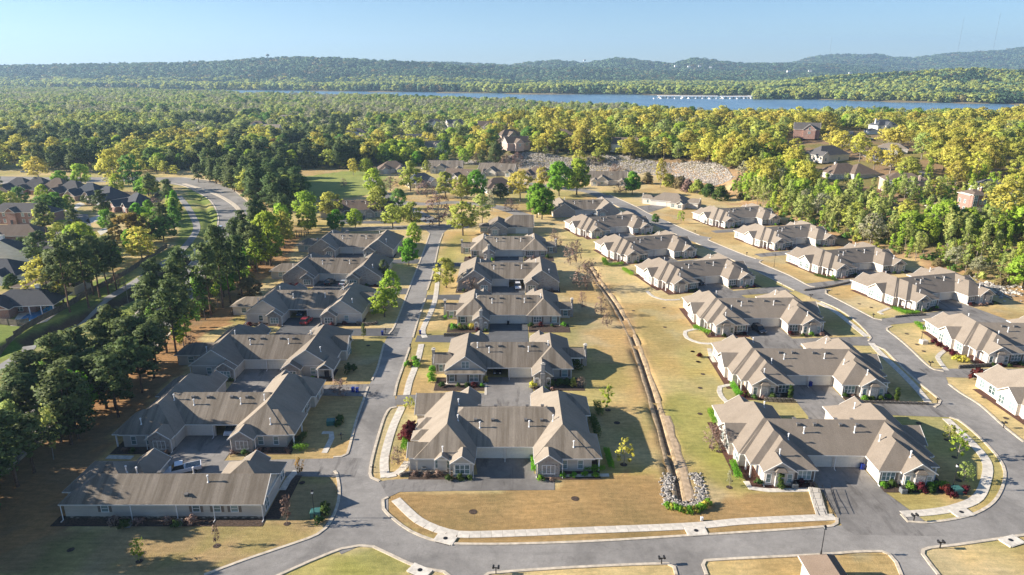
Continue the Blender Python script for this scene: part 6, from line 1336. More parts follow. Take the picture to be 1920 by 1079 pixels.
x, y = G(1117, 403); vehicle('sedan', x, y-1, -15, 'paint_silver', 'pale blue car at the stone gabled duplex')
x, y = G(413, 433); vehicle('suv', x, y, -82, 'paint_white', 'white car driving down the main road beside the median')
x, y = G(47, 324); vehicle('sedan', x, y, 10, 'paint_silver', 'pale car at the far left lot beyond the road')
x, y = G(87, 410+1); vehicle('sedan', x-4, y, 8, 'paint_black', 'dark car at the end of the hedge by the two storey brick house')
x, y = G(134, 398); vehicle('sedan', x, y, 40, 'paint_white', 'white car on the pale driveway of a brick home')
x, y = G(797, 318); vehicle('sedan', x, y, 20, 'paint_white', 'white car beside the wide gabled brown home')
x, y = G(1636, 265, None); vehicle('suv', x, y, 5, 'paint_black', 'black car on the driveway at the top of the lane')
x, y = G(1661, 281, None); vehicle('sedan', x, y, 20, 'paint_black', 'low black car beside the beige roofed house')
x, y = G(258, 336); vehicle('sedan', x, y, 5, 'paint_white', 'white car on the far road behind the airy green tree')
x, y = G(112+.0, 818+0) if False else (-51.6, 112.5); vehicle('van', x, y, -90, 'paint_white', 'white van inside the open garage of the shadow dappled house')
x, y = -3.2, 138.6; vehicle('suv', x, y, -90, 'paint_black', 'dark car inside the open garage of the second brown fourplex')
x, y = -57.6, 176.0; vehicle('sedan', x, y, -90, 'paint_blue', 'blue car inside the open garage behind the red car')
# ---------------------------------------------------------------- street furniture
def lamp(px_, py_, label, h=4.2, white=False, z=0):
    x, y = G(px_, py_)
    mb = MB(); mb.tube((0, 0, 0), (0, 0, .7), .13, .09, n=8); mb.tube((0, 0, .7), (0, 0, h), .06, .045, n=8)
    root = link('street_lamp', mb.mesh('street_lamp', 'dark_metal'), None, (x, y, .05))
    mb = MB(); mb.box(-.17, .17, -.17, .17, h, h+.06); mb.box(-.2, .2, -.2, .2, h+.42, h+.5, top=.6); mb.box(-.08, .08, -.08, .08, h+.5, h+.62)
    link('lamp_head', mb.mesh('lamp_head', 'dark_metal'), root)
    link('lamp_globe', box_mesh(-.14, .14, -.14, .14, 0, .36, 'pvc_white' if white else 'ac_grey', 'lamp_globe'), root, (0, 0, h+.06))
    return tag(root, label, 'street lamp')
lamp(590, 972, 'street lamp with a white globe on the shaded lawn at the bottom left', 4.2, True); lamp(771, 682, 'dark street lamp among round shrubs beside the left street pavement'); lamp(1785, 920, 'street lamp with a pale head inside the road bend', 4.2, True)
lamp(1539, 1041, 'dark street lamp on the bottom verge left of the roof tip'); lamp(1726, 644, 'street lamp beside the utility box on the lawn of the shrub lined tan house'); lamp(1451, 502, 'tall dark street lamp between two driveways across the curved street')
lamp(1265, 505, 'dark street lamp by the kerb of the curved street near a purple shrub', 3.6) if False else None
def mailbox(px_, py_, label, double=True, rz=0):
    x, y = G(px_, py_); mb = MB(); mb.box(-.06, .06, -.06, .06, 0, 1.05); mb.box(-.5, .5, -.05, .05, .92, 1.0)
    root = link('mailbox_post', mb.mesh('mailbox_post', 'dark_metal'), None, (x, y, .05), R(rz))
    def f():
        m2 = MB(); m2.box(-.13, .13, -.26, .26, 0, .18); m2.prism([(.13*math.cos(a), .18+.1*math.sin(a)) for a in [math.pi*i/6 for i in range(7)]], -.26, .26, 'y'); return m2.mesh('mailbox', 'dark_metal')
    for s_ in ((-.34, .34) if double else (0,)): link('mailbox', shared('mbx', f), root, (s_, 0, 1.0))
    return tag(root, label, 'mailbox')
for a, b_, lab in [(930, 1077, 'black twin mailbox on the bottom verge farthest left'), (1240, 1059, 'black twin mailbox on the bottom verge at the narrow driveway'), (1762, 1029, 'black twin mailbox on the bottom right verge'), (1713, 978, 'black twin mailbox on the verge right of the wide driveway'),
   (700, 886, 'black mailbox at the corner before the nearest fourplex'), (640, 825, 'black mailbox on the shaded kerb of the left street'), (1881, 803, 'black twin mailbox on the lawn at the right edge'), (1744, 688, 'black twin mailbox beside the curving walk of the shrub lined house'), (1637, 597, 'black mailbox by the driveway of the long hedged house'),
   (1552, 552, 'black twin mailbox on the lawn corner across the curved street'), (1520, 560, 'black twin mailbox on the inner side of the curved street'), (1400, 480, 'dark mailbox before the house with the lone lamp'), (1303, 438, 'dark mailbox before the thin lime sapling'), (1757, 758, 'black mailbox at the tip of the inner verge'), (723, 625, 'dark mailbox at the left street driveway')]:
    mailbox(a, b_, lab, 'twin' in lab, random.uniform(-12, 12))
def boxy(name, x, y, sz, mat, label, cat, rz=0, top='same', z=.0, group=None):
    mb = MB(); a, b_, h = sz; mb.box(-a, a, -b_, b_, 0, h*.85); mb.box(-a-.04, a+.04, -b_-.04, b_+.04, h*.85, h, top=.86)
    return tag(link(name, mb.mesh(name, mat), None, (x, y, z), R(rz)), label, cat, group)
for v, ux, uy, lab in [('l0', 1660, 968, 'green utility box beside the lamp on the shaded lawn'), ('l0', 1755, 390, 'green utility box with clipped shrubs beside the hip roofed house'), ('3', 1345, 715, 'green utility box ringed by dark red shrubs inside the bend'), ('lz', 832, 520, 'pale utility box on the lawn among brown tufts'), ('l2', 1500, 490, 'teal utility box on the lawn beside the wide gabled house')]:
    x, y = V(v, ux, uy); boxy('utility_box', x, y, (.75, .65, 1.0), 'utility_green' if 'pale' not in lab else 'concrete', lab, 'utility box', 8)
def bin_(x, y, label, rz=0, mat='plastic_blue', grp=None):
    def f():
        mb = MB(); mb.box(-.26, .26, -.3, .3, .06, .9); mb.box(-.3, .3, -.36, .34, .9, 1.0); mb.tube((-.28, .26, .1), (.28, .26, .1), .1, n=8); return mb.mesh('wheelie_bin', mat)
    return tag(link('wheelie_bin', shared(('bin', mat), f), None, (x, y, .05), R(rz)), label, 'bin', grp)
for v, ux, uy, lab in [('3', 930, 612, 'blue bin at the garage of the house inside the bend'), ('3', 703, 246, 'blue bin at the middle of the second tan garage'), ('l2', 1545, 840, 'left blue bin on the corner grass by the bare shrub tree'), ('l2', 1582, 845, 'right blue bin on the corner grass by the bare shrub tree'), ('c2', 45, 268, 'blue bin on the verge by the third driveway'), ('l2', 1808, 328, 'blue bin on the kerb beside the pointed evergreen'), ('z9', 205, 350, 'small blue bin at the foot of the hipped single house')][:6]:
    x, y = V(v, ux, uy); bin_(x, y, lab, random.uniform(-20, 20))
x, y = V('c2', 975, 165); bin_(x, y-.2, 'dark pot-like bin between the two garage doors of the third house', 0, 'dark_metal')
def ac(x, y, label, rz=0):
    mb = MB(); mb.box(-.42, .42, -.42, .42, .0, .8)
    for i in range(6): mb.box(-.45, .45, -.45, .45, .1+i*.11, .15+i*.11)
    o = link('air_conditioner', mb.mesh('air_conditioner', 'ac_grey'), None, (x, y, .05), R(rz))
    mb = MB(); mb.tube((0, 0, .8), (0, 0, .88), .34, n=12); link('fan_guard', mb.mesh('fan_guard', 'dark_metal'), o)
    return tag(o, label, 'air conditioner')
for v, ux, uy, lab in [('l0', 480, 1030, 'air conditioner at the left part of the plain wall'), ('l0', 800, 1022, 'air conditioner at the middle of the plain wall'), ('r1', 672, 775, 'air conditioner beside the pointed shrub of the house inside the bend'), ('r1', 1485, 812, 'air conditioner at the right wing of the house inside the bend'), ('r1', 545, 100, 'air conditioner at the left wing of the second tan house'), ('r1', 1188, 110, 'air conditioner at the right wing of the second tan house'), ('c1', 255, 835, 'grey meter cabinet like air conditioner at the left wing of the nearest fourplex')]:
    x, y = V(v, ux, uy); ac(x, y-.2, lab)
# shrubs
def shrub_mesh(kind, seed):
    def f():
        sd = seed*7+3
        if kind == 'round': return crown_mesh('shrub', 'leaf_shrub', .25, .85, .55, 16, 26, .11, .30, .9, sd, 'cloud')[0]
        if kind == 'lime': return crown_mesh('shrub', 'leaf_green', .25, .8, .55, 16, 26, .11, .30, .9, sd, 'cloud')[0]
        if kind == 'red': return crown_mesh('shrub', 'leaf_red', .25, .8, .55, 14, 24, .12, .32, .9, sd, 'cloud')[0]
        if kind == 'dry': return crown_mesh('shrub', 'leaf_bare', .2, .75, .5, 12, 18, .10, .34, .9, sd, 'cloud')[0]
        if kind == 'gold': return crown_mesh('shrub', 'leaf_gold', .25, .8, .5, 14, 22, .11, .3, .9, sd, 'cloud')[0]
        if kind == 'cone': return crown_mesh('shrub', 'leaf_shrub', .2, 2.9, .5, 60, 40, .10, .26, 1.1, sd, 'slim')[0]
    return shared(('sh', kind, seed % 3), f)
def shrub(kind, x, y, s, label, group=None, cat='shrub', name=None):
    o = link(name or {'cone': 'cypress_shrub', 'red': 'barberry_shrub'}.get(kind, 'round_shrub'), shrub_mesh(kind, random.randrange(3)), None, (x, y, .03), random.uniform(0, 6.28), s*random.uniform(.9, 1.1)); return tag(o, label, cat, group)
hn = {0: 'the nearest brown fourplex', 1: 'the upstairs window fourplex', 2: 'the third middle fourplex', 3: 'the stone gabled white car house', 4: 'the far middle fourplex', 5: 'the hip roofed left fourplex', 6: 'the wide gabled left fourplex', 7: 'the red car fourplex', 8: 'the two dark cars fourplex', 9: 'the farthest left fourplex',
      11: 'the tan house inside the bend', 12: 'the second tan house', 13: 'the black SUV tan house', 14: 'the curving path tan house', 15: 'the round hedge tan house', 16: 'the farthest inner tan house', 17: 'the cut off tan house', 18: 'the shrub lined tan house', 19: 'the long hedged tan house', 20: 'the blue shaded court tan house', 21: 'the tan house below the single home', 22: 'the farthest outer tan house'}
rs = random.Random(4)
for hi, nm in hn.items():
    h = HOUSES[hi]; step = 1.7 if hi in (0, 1, 5, 11, 12, 18) else 2.6
    for sgn in (-1, 1):
        side = 'left' if sgn < 0 else 'right'; u = 5.8
        while u < 15:
            fy_ = -6.4 if hi < 11 and u < 9.4 else (-6.6 if hi > 10 and 8 < u < 13.6 else -5.3)
            if hi in (1,) : fy_ = -4.2 if sgn < 0 else (-5.9 if u < 9.4 else -2.2)
            if hi in (2, 4): fy_ = -5.7 if (sgn < 0 and u < 9.4) else -1.9
            k = rs.choice(['round', 'lime', 'round', 'dry', 'red']) if hi != 0 else (rs.choice(['lime', 'lime', 'dry']) if sgn > 0 else rs.choice(['round', 'dry']))
            if rs.random() < .85:
                x, y = rot((sgn*u, fy_+rs.uniform(-.3, .3)), (h[0], h[1]), h[2])
                col = {'round': 'dark green', 'lime': 'bright green', 'dry': 'brown leafless', 'red': 'dark red'}[k]
                shrub(k, x, y, rs.uniform(.75, 1.15), f'{col} shrub below the {side} wing of {nm}', f'{col} shrubs before the {side} wing of {nm}')
            u += step*rs.uniform(.8, 1.2)
def hedge(view, pts, w_, h_, leaf, label):
    L = smooth_line(VS(view, pts), .35); rg_ = np.random.default_rng(len(L)); cs = []
    N = len(L)*70; i = rg_.integers(0, len(L), N); base = np.array(L)[i]; c0 = np.array(L).mean(0)
    P_ = np.stack([base[:, 0]-c0[0]+rg_.uniform(-w_/2, w_/2, N), base[:, 1]-c0[1]+rg_.uniform(-w_/2, w_/2, N), h_*rg_.random(N)**.5], -1)
    nrm = rg_.normal(size=(N, 3)); u = np.cross(nrm, rg_.normal(size=(N, 3))); u /= np.linalg.norm(u, axis=1)[:, None]; v = np.cross(nrm/np.linalg.norm(nrm, axis=1)[:, None], u); s_ = .1
    Vv = np.stack([P_-u*s_, P_-v*s_, P_+u*s_, P_+v*s_], 1).reshape(-1, 3)
    return tag(link('clipped_hedge', np_mesh('clipped_hedge', Vv, np.arange(N*4).reshape(N, 4), [leaf]), None, (c0[0], c0[1], .05)), label, 'hedge')
hedge('c1', [(1640, 838), (1780, 838)], 1.1, .9, 'leaf_green', 'vivid clipped hedge below the porch of the nearest brown fourplex'); hedge('c1', [(1815, 680), (1855, 815)], 1.0, .9, 'leaf_green', 'narrow green hedge down the porch side of the nearest brown fourplex')
hedge('c1', [(1185, 740), (1190, 840)], .8, .8, 'leaf_green', 'short green hedge at the stone gable corner'); hedge('c1', [(95, 590), (75, 670)], 1.0, 1.1, 'leaf_green', 'green hedge at the left corner behind the walk')
hedge('3', [(360, 595), (385, 655)], 1.1, 1.0, 'leaf_green', 'green hedge beside the left wing of the house inside the bend'); hedge('3', [(262, 365), (285, 415)], 1.1, 1.0, 'leaf_green', 'green hedge near the back porch of the house inside the bend'); hedge('3', [(1262, 692), (1302, 692)], 1.2, .9, 'leaf_green', 'bright square hedge by the porch of the house inside the bend')
hedge('3', [(358, 245), (385, 290)], 1.1, 1.0, 'leaf_green', 'green hedge at the left porch of the second tan house'); hedge('3', [(385, 290), (420, 290)], 1.0, .9, 'leaf_green', 'low hedge turning the porch corner of the second tan house'); hedge('6', [(475, 670), (535, 695)], 1.3, .9, 'leaf_green', 'green hedge at the porch of the black SUV house')
hedge('5', [(1175, 385), (1190, 415), (1250, 415), (1275, 410)], 1.6, 1.0, 'leaf_green', 'round green hedge at the top of the swale'); hedge('5', [(1285, 440), (1330, 470)], 1.4, 1.0, 'leaf_green', 'green hedge beside the porch above the swale'); hedge('lz', [(640, 290), (700, 318), (790, 318)], 1.4, .8, 'leaf_green', 'long green hedge at the porch across the curved street')
hedge('lz', [(785, 395), (830, 430)], 1.3, 1.0, 'leaf_green', 'green hedge at the rear corner of the shrub lined house'); hedge('6', [(1345, 585), (1430, 605)], 1.2, .8, 'leaf_shrub', 'darker hedge along the walk across the curved street'); hedge('l0', [(1540, 555), (1595, 550)], 1.2, 1.0, 'leaf_green', 'bright hedge at the right corner of the hip roofed left fourplex')
hedge('6', [(1005, 440), (1095, 462)], 1.2, .7, 'leaf_shrub', 'dark low hedge at the porch below the woods'); hedge('l0', [(1535, 530), (1590, 470)], 1.0, 1.0, 'leaf_shrub', 'darker hedge running behind the bright corner one'); hedge('2', [(1125, 340), (1140, 380)], 1.4, 1.6, 'leaf_shrub', 'dark tall hedge along the shaded side of the nearest fourplex'); hedge('2', [(1105, 400), (1130, 470)], 1.4, 1.4, 'leaf_shrub', 'dark hedge nearer the porch on the shaded side')
hedge('7', [(655, 190), (660, 195)], 1, 1, 'leaf_mid', 'tiny hedge') if False else None
hedge('zl', [(170, 720), (420, 690)], 2.2, 2.2, 'leaf_pine', 'dark hedge along the two storey brick house'); hedge('zl', [(620, 712), (745, 708)], 3, 1.2, 'leaf_lime', 'yellow green low hedge on the cul-de-sac lawn')
for v, ux, uy, s_, lab in [('r1', 565, 772, 1.0, 'pointed evergreen before the entry of the house inside the bend'), ('3', 615, 300, 1.0, 'pointed evergreen at the court corner of the second tan house'), ('3', 1082, 308, .95, 'pointed evergreen at the porch end of the second tan house')]:
    x, y = V(v, ux, uy); shrub('cone', x, y, s_, lab)
sh2 = [('2', 292, 158, 'lime', 1.5, 'left bright round shrub at the left street lamp'), ('2', 326, 136, 'lime', 1.5, 'top bright round shrub at the left street lamp'), ('2', 328, 155, 'lime', 1.4, 'right bright round shrub at the left street lamp'), ('2', 305, 155, 'red', 1.2, 'dark red shrub at the left street lamp'),
 ('c2', 1415, 812, 'round', 1.9, 'clipped ball shrub right of the stone chimney bay'), ('c2', 1520, 805, 'round', 1.7, 'second clipped ball in the row of four below the right wing'), ('c2', 1585, 805, 'round', 1.4, 'third clipped ball in the row of four below the right wing'), ('c2', 1622, 805, 'round', 1.4, 'fourth clipped ball in the row of four below the right wing'), ('c2', 1665, 805, 'gold', 1.6, 'yellowish ball at the end of the row below the right wing'), ('c2', 1240, 825, 'gold', 1.6, 'ochre shrub left of the stone chimney bay'), ('c2', 725, 765, 'gold', 1.7, 'golden shrub at the garage corner of the upstairs window fourplex'),
 ('c2', 165, 770, 'lime', 1.7, 'bright shrub at the fence corner of the upstairs window fourplex'), ('c2', 160, 730, 'lime', 1.6, 'bright shrub just behind the fence corner one'), ('c2', 180, 660, 'lime', 1.7, 'bright shrub beside the side room window'), ('c2', 1700, 625, 'round', 2.6, 'large dark shrub beside the right side room'), ('c2', 585, 205, 'gold', 1.7, 'yellow shrub in front of the arched windows'), ('c2', 395, 215, 'lime', 2.0, 'lime shrub at the walled bed of the third house'), ('c2', 350, 95, 'lime', 2.4, 'bright lime shrub at the side room of the third house'), ('c2', 470, 215, 'gold', 1.4, 'yellow green ball in the walled bed of the third house'), ('c2', 518, 215, 'round', 1.4, 'dark ball in the walled bed of the third house'), ('c2', 10, 615, 'lime', 1.6, 'green shrub on the verge at the kerb'),
 ('l0', 388, 1022, 'dry', 1.5, 'brown ball shrub left of the first air conditioner'), ('l0', 455, 1045, 'round', 1.6, 'dark ball shrub in front of the first air conditioner'), ('l0', 540, 1020, 'dry', 1.6, 'brown ball shrub right of the first air conditioner'), ('l0', 722, 1020, 'dry', 1.4, 'brown ball shrub left of the second air conditioner'), ('l0', 780, 1042, 'round', 1.4, 'dark ball shrub in front of the second air conditioner'), ('l0', 875, 1018, 'dry', 1.6, 'brown ball shrub right of the second air conditioner'),
 ('l0', 1718, 925, 'round', 1.4, 'dark shrub behind the utility box on the shaded lawn'), ('l0', 1712, 965, 'round', 1.7, 'largest dark shrub beside the utility box on the shaded lawn'), ('l0', 1680, 1012, 'round', 1.4, 'dark shrub in front of the utility box on the shaded lawn'), ('l0', 1812, 365, 'round', 1.4, 'upper round shrub by the utility box near the hip roofed house'), ('l0', 1810, 385, 'round', 1.3, 'middle round shrub by the utility box near the hip roofed house'), ('l0', 1800, 405, 'round', 1.1, 'lowest round shrub by the utility box near the hip roofed house'),
 ('3', 1300, 715, 'red', 1.8, 'dark red shrub left of the ringed utility box'), ('3', 1385, 715, 'red', 1.8, 'dark red shrub right of the ringed utility box'), ('3', 1330, 735, 'red', 1.4, 'dark red shrub in front of the ringed utility box'), ('3', 1190, 705, 'red', 1.9, 'round dark red shrub before the right wing inside the bend'), ('3', 1142, 700, 'lime', 1.6, 'green shrub between window and red shrub inside the bend'), ('3', 1232, 695, 'lime', 1.3, 'green shrub at the right wing entry inside the bend'),
 ('lz', 1055, 640, 'gold', 1.9, 'left yellow shrub of the shrub lined house'), ('lz', 1110, 645, 'gold', 2.1, 'right yellow shrub of the shrub lined house'), ('lz', 1030, 605, 'red', 1.8, 'red shrub above the yellow pair'), ('lz', 905, 520, 'red', 1.8, 'first dark red shrub along the long bed'), ('lz', 940, 545, 'red', 1.9, 'second dark red shrub along the long bed'), ('lz', 990, 575, 'red', 1.7, 'third dark red shrub along the long bed'), ('lz', 1200, 765, 'red', 3.0, 'dark red maple shrub by the porch at the right edge'), ('lz', 1280, 790, 'lime', 2.4, 'bright green shrub at the porch at the right edge'), ('lz', 1250, 770, 'round', 2.2, 'dark green shrub behind the bright one at the right edge'),
 ('4', 1145, 1015, 'round', 0, ''), ('3', 215, 118, 'red', 1.5, 'tiny dark red sapling shrub on the open lawn right of the swale'), ('l2', 1520, 660, 'round', 2.6, 'dark spreading shrub at the kerb side of the wide gabled house')]
for v, ux, uy, k, s_, lab in sh2:
    if s_: x, y = V(v, ux, uy); shrub(k, x, y, s_*(.72 if k == 'red' and s_ < 2.5 else .9), lab)
for i, (ux, uy) in enumerate([(1440, 780), (1455, 785), (1475, 792), (1495, 797), (1515, 799), (1535, 800), (1555, 798), (1575, 795), (1590, 788), (1605, 775), (1620, 768)]):
    x, y = V('2', ux, uy); shrub(random.choice(['lime', 'gold']), x, y, 1.1, 'small green shrub in the arc around the rock lined swale end', 'shrubs around the rock lined swale end')
for i, (ux, uy, lab) in enumerate([(1030, 742, 'on the wide front lawn, right one'), (580, 800, 'on the wide front lawn, left one'), (1215, 408, 'in the shadow beside the nearest fourplex'), (1245, 592, 'under the golden yellow tree'), (1175, 352, 'under the thin yellow green tree')]):
    x, y = V('2', ux, uy); sheet('mulch_ring', [(x+.62*math.cos(a), y+.62*math.sin(a)) for a in [i_*.52 for i_ in range(12)]], .05, 'mulch')
for v, ux, uy in [('1', 312, 968), ('1', 955, 950), ('1', 615, 1018), ('1', 1265, 853), ('1', 1332, 672), ('3', 346, 692), ('3', 268, 517), ('3', 300, 534), ('3', 217, 368), ('3', 218, 254), ('3', 185, 93), ('3', 208, 138), ('3', 230, 193), ('3', 1182, 410), ('3', 1305, 483), ('3', 1340, 560), ('3', 1358, 662), ('6', 205, 593), ('6', 340, 580), ('6', 465, 772), ('6', 492, 818), ('6', 343, 665), ('lz', 720, 455), ('lz', 400, 253), ('lz', 480, 277), ('lz', 835, 573), ('lz', 790, 527), ('lz', 1240, 885), ('lz', 1390, 1025), ('l2', 1680, 425), ('c2', 1240, 835)]:
    x, y = V(v, ux, uy); sheet('mulch_ring', [(x+.5*math.cos(a), y+.5*math.sin(a)) for a in [i_*.52 for i_ in range(12)]], .05, 'mulch')
# rocks round the swale mouth, and the rubble slope
def rock_mesh(seed):
    mb = MB(); rd = random.Random(seed); random.seed(seed); mb.ball((0, 0, 0), .5, .42, .32, 6, 4, jit=.22); random.seed(99+seed); return mb.mesh('rock', ['rock_pale', 'rock_grey'][seed % 2])
simple('rock_pale', (.46, .42, .37), .9, .15, 1.5, obj_var=.3); simple('rock_grey', (.25, .225, .20), .9, .2, 1.5, obj_var=.3)
RM = [rock_mesh(i) for i in range(6)]
rk = px([(1251, 893), (1250, 915), (1252, 935), (1262, 946), (1280, 950), (1300, 948), (1312, 940), (1313, 915), (1308, 900), (1300, 890)]); LL = smooth_line(rk, .1); rd = random.Random(3)
RP = bpy.data.objects.new('rock_border', None); COL.objects.link(RP); RP.location = (*rk[4], 0); tag(RP, 'horseshoe border of pale boulders round the mouth of the swale', 'rock border')
allr = [(L_[0]+rd.gauss(0, .48), L_[1]+rd.gauss(0, .45)) for L_ in (LL[rd.randrange(len(LL))] for _ in range(620))]
for (x, y) in allr[:290]: 
    o = link('boulder', RM[rd.randrange(6)], RP, (x-rk[4][0], y-rk[4][1], .1), rd.uniform(0, 6), rd.uniform(.24, .55))
mb = MB()
for (x, y) in allr[290:]: mb.ball((x-rk[4][0], y-rk[4][1], .06), .22, .19, .16, 6, 3, jit=.2)
o = link('rubble', mb.mesh('rubble', 'rock_pale'), RP); o['kind'] = 'stuff'
rg2 = np.random.default_rng(8); N = 130000
ex, ey = rg2.uniform(-60, 128, N), rg2.uniform(380, 520, N); ed = edge_dist(ex, ey); k_ = (ed > .5) & (ed < 6+11*sm((ex+50)/70)+3*np.sin(ex/9)) & (ex > -58) & (ey > 392); ex, ey = ex[k_], ey[k_]
stuff_nodes('rubble_slope', np.stack([ex, ey, T(ex, ey)+.1], -1), np.stack([rg2.uniform(.4, 1.0, ex.size)**1.0]*3, -1), rg2.uniform(0, 6.28, ex.size), rg2.integers(0, 6, ex.size), RM, 'broad slope of pale broken rock behind the far houses', 'rubble')
x0, y0 = rot((20, 9), (123.4, 187.3), 15); N = 700; ex, ey = rg2.normal(x0+4, 4, N), rg2.normal(y0-2, 3.4, N)
stuff_nodes('rubble_patch', np.stack([ex, ey, T(ex, ey)+.1], -1), np.stack([rg2.uniform(.5, 1.3, N)]*3, -1), rg2.uniform(0, 6.28, N), rg2.integers(0, 6, N), RM, 'grey rock patch at the end of the long hedged tan house', 'rubble')
# stone retaining walls: courses of blocks, each block a part
def block_wall(view, pts, h_, label, bl=.75, th=.35):
    L = smooth_line(VS(view, pts), .25); o0 = L[0]; root = bpy.data.objects.new('retaining_wall', None); COL.objects.link(root); root.location = (o0[0], o0[1], 0); tag(root, label, 'retaining wall'); acc = 0; st = 0
    for c in range(2 if h_ > .5 else 1):
        acc = 0; st = 0
        for i in range(1, len(L)):
            acc += math.dist(L[i-1], L[i])
            if acc >= bl*(.5 if (c == 1 and st == 0) else 1):
                a, b_ = L[st], L[i]; l = math.dist(a, b_); hh_ = h_/(2 if h_ > .5 else 1)
                link('block', box_mesh(-.5, .5, -th/2, th/2, 0, 1, 'stone_wall', 'block'), root, ((a[0]+b_[0])/2-o0[0], (a[1]+b_[1])/2-o0[1]+random.uniform(-.03, .03), c*hh_), math.atan2(b_[1]-a[1], b_[0]-a[0]), (l-.03, 1, hh_-.015)); st = i; acc = 0
    return root
block_wall('c1', [(45, 890), (110, 868), (320, 862), (700, 862)], .55, 'low stone retaining wall under the left wing of the nearest brown fourplex'); block_wall('c2', [(295, 290), (400, 288), (610, 285)], .9, 'stone retaining wall above the third driveway')
block_wall('3', [(500, 312), (560, 316), (638, 318)], .95, 'stone retaining wall at the left wing of the second tan house'); block_wall('3', [(870, 318), (1050, 322), (1225, 328)], .55, 'long low retaining wall at the right wing of the second tan house'); block_wall('lz', [(1070, 688), (1180, 680), (1320, 672)], .8, 'retaining wall below the yellow shrubs')
block_wall('lz', [(640, 345), (740, 335), (860, 330)], .5, 'low retaining wall before the long hedge'); block_wall('4', [(1105, 745), (1190, 750), (1230, 735)], .8, 'curved retaining wall at the red car fourplex'); block_wall('6', [(955, 505), (1060, 490), (1160, 468)], .5, 'low dark retaining wall beside the driveway with the lone lamp')
# stairs with black rails beside the wide court
st = VS('3', [(712, 700), (722, 735), (735, 775), (748, 818)]); L = smooth_line(st, .2); steps = bpy.data.objects.new('garden_steps', None); COL.objects.link(steps); steps.location = (*L[0], 0); tag(steps, 'straight concrete garden steps between black rails beside the wide court', 'steps')
for i in range(0, len(L)-3, 3):
    a, b_ = L[i], L[i+3]; link('step', box_mesh(-.5, .5, -.5, .5, 0, 1, 'concrete', 'step'), steps, ((a[0]+b_[0])/2-L[0][0]+.25, (a[1]+b_[1])/2-L[0][1], 0), math.atan2(b_[1]-a[1], b_[0]-a[0]), (math.dist(a, b_)-.04, 1.7, .34-.26*i/len(L)))
def rail(view, pts, label, h_=.95, name='iron_railing', step=.35):
    L = smooth_line(VS(view, pts), step); o0 = L[0]; mb = MB(); root = bpy.data.objects.new(name, None); COL.objects.link(root); root.location = (o0[0], o0[1], 0); tag(root, label, 'railing')
    for k in (.15, h_):
        for a, b_ in zip(L[:-1], L[1:]): mb.tube((a[0]-o0[0], a[1]-o0[1], k), (b_[0]-o0[0], b_[1]-o0[1], k), .028, n=5)
    link('rail', mb.mesh('rail', 'dark_metal'), root); pm = shared('bal', lambda: _bal())
    for i, p in enumerate(L[::4]): link('post', pm, root, (p[0]-o0[0], p[1]-o0[1], 0), 0, (1, 1, h_))
    return root
def _bal():
    mb = MB(); mb.tube((0, 0, 0), (0, 0, 1.05), .03, n=5); return mb.mesh('post', 'dark_metal')
rail('3', [(703, 698), (712, 735), (726, 775), (742, 818)], 'black iron railing on the left of the garden steps'); rail('3', [(732, 698), (742, 735), (756, 775), (772, 815)], 'black iron railing on the right of the garden steps')
rail('3', [(755, 703), (772, 745), (792, 780), (808, 812)], 'black iron railing edging the wide court, nearer the steps'); rail('3', [(795, 704), (812, 760), (832, 810)], 'thin black railing on the asphalt side of the wide court'); rail('r1', [(235, 585), (280, 690)], 'brown porch railing at the left wing inside the bend')
# wooden fences of separate panels
def fence(pts, label, h_=1.8, pan=2.4, mat='wood_fence'):
    L = smooth_line(pts, .4); o0 = L[0]; root = bpy.data.objects.new('wooden_fence', None); COL.objects.link(root); root.location = (o0[0], o0[1], 0); tag(root, label, 'fence')
    def panel():
        mb = MB(); n = 16
        for i in range(n): mb.box(-.5+i/n+.004, -.5+(i+1)/n-.004, -.02, .02, .05, 1+random.uniform(-.015, .01))
        mb.box(-.5, .5, .02, .06, .25, .3); mb.box(-.5, .5, .02, .06, .8, .85); return mb.mesh('fence_panel', mat)
    pm = shared('fp'+mat, panel); st = 0; acc = 0
    for i in range(1, len(L)):
        acc += math.dist(L[i-1], L[i])
        if acc >= pan or i == len(L)-1:
            a, b_ = L[st], L[i]; l = math.dist(a, b_); z = T1(*a)
            link('fence_panel', pm, root, ((a[0]+b_[0])/2-o0[0], (a[1]+b_[1])/2-o0[1], z), math.atan2(b_[1]-a[1], b_[0]-a[0]), (l, 1, h_)); link('fence_post', box_mesh(-.07, .07, -.07, .07, 0, 1.95, 'wood_fence', 'fence_post'), root, (a[0]-o0[0], a[1]-o0[1], z)); st = i; acc = 0
    return root
fence([(-121, 60), (-121, 110)]+VS('lf', [(60, 1079), (200, 990), (410, 880), (560, 790), (800, 660), (950, 560), (1060, 490)]), 'long weathered wooden fence between the pines and the footpath')
fence(VS('lf', [(0, 975), (120, 985), (190, 975)]), 'short wooden fence in front of the pool'); fence(VS('lf', [(1030, 165), (1000, 160), (940, 210), (860, 200)]), 'curved wooden fence round the golden dry yard'); fence(VS('lf', [(830, 190), (880, 160), (760, 150)]), 'straight wooden fence between two back yards', 1.6)
fence(VS('4', [(400, 700), (440, 655), (470, 620)]), 'thin wooden fence at the left corner of the red car fourplex', 1.0)
# timber pergola
x, y = V('4', 790, 255); mb = MB()
root = bpy.data.objects.new('pergola', None); COL.objects.link(root); root.location = (x, y, 0); tag(root, 'small timber pergola at the woods edge behind the farthest left fourplex', 'pergola')
for a in (-2, 0, 2):
    for b_ in (-1.4, 1.4): link('post', box_mesh(-.1, .1, -.1, .1, 0, 2.4, 'wood_fence', 'post'), root, (a, b_, 0))
for a in np.arange(-2.4, 2.5, .6): link('rafter', box_mesh(-.06, .06, -1.9, 1.9, 2.4, 2.6, 'wood_fence', 'rafter'), root, (a, 0, 0))
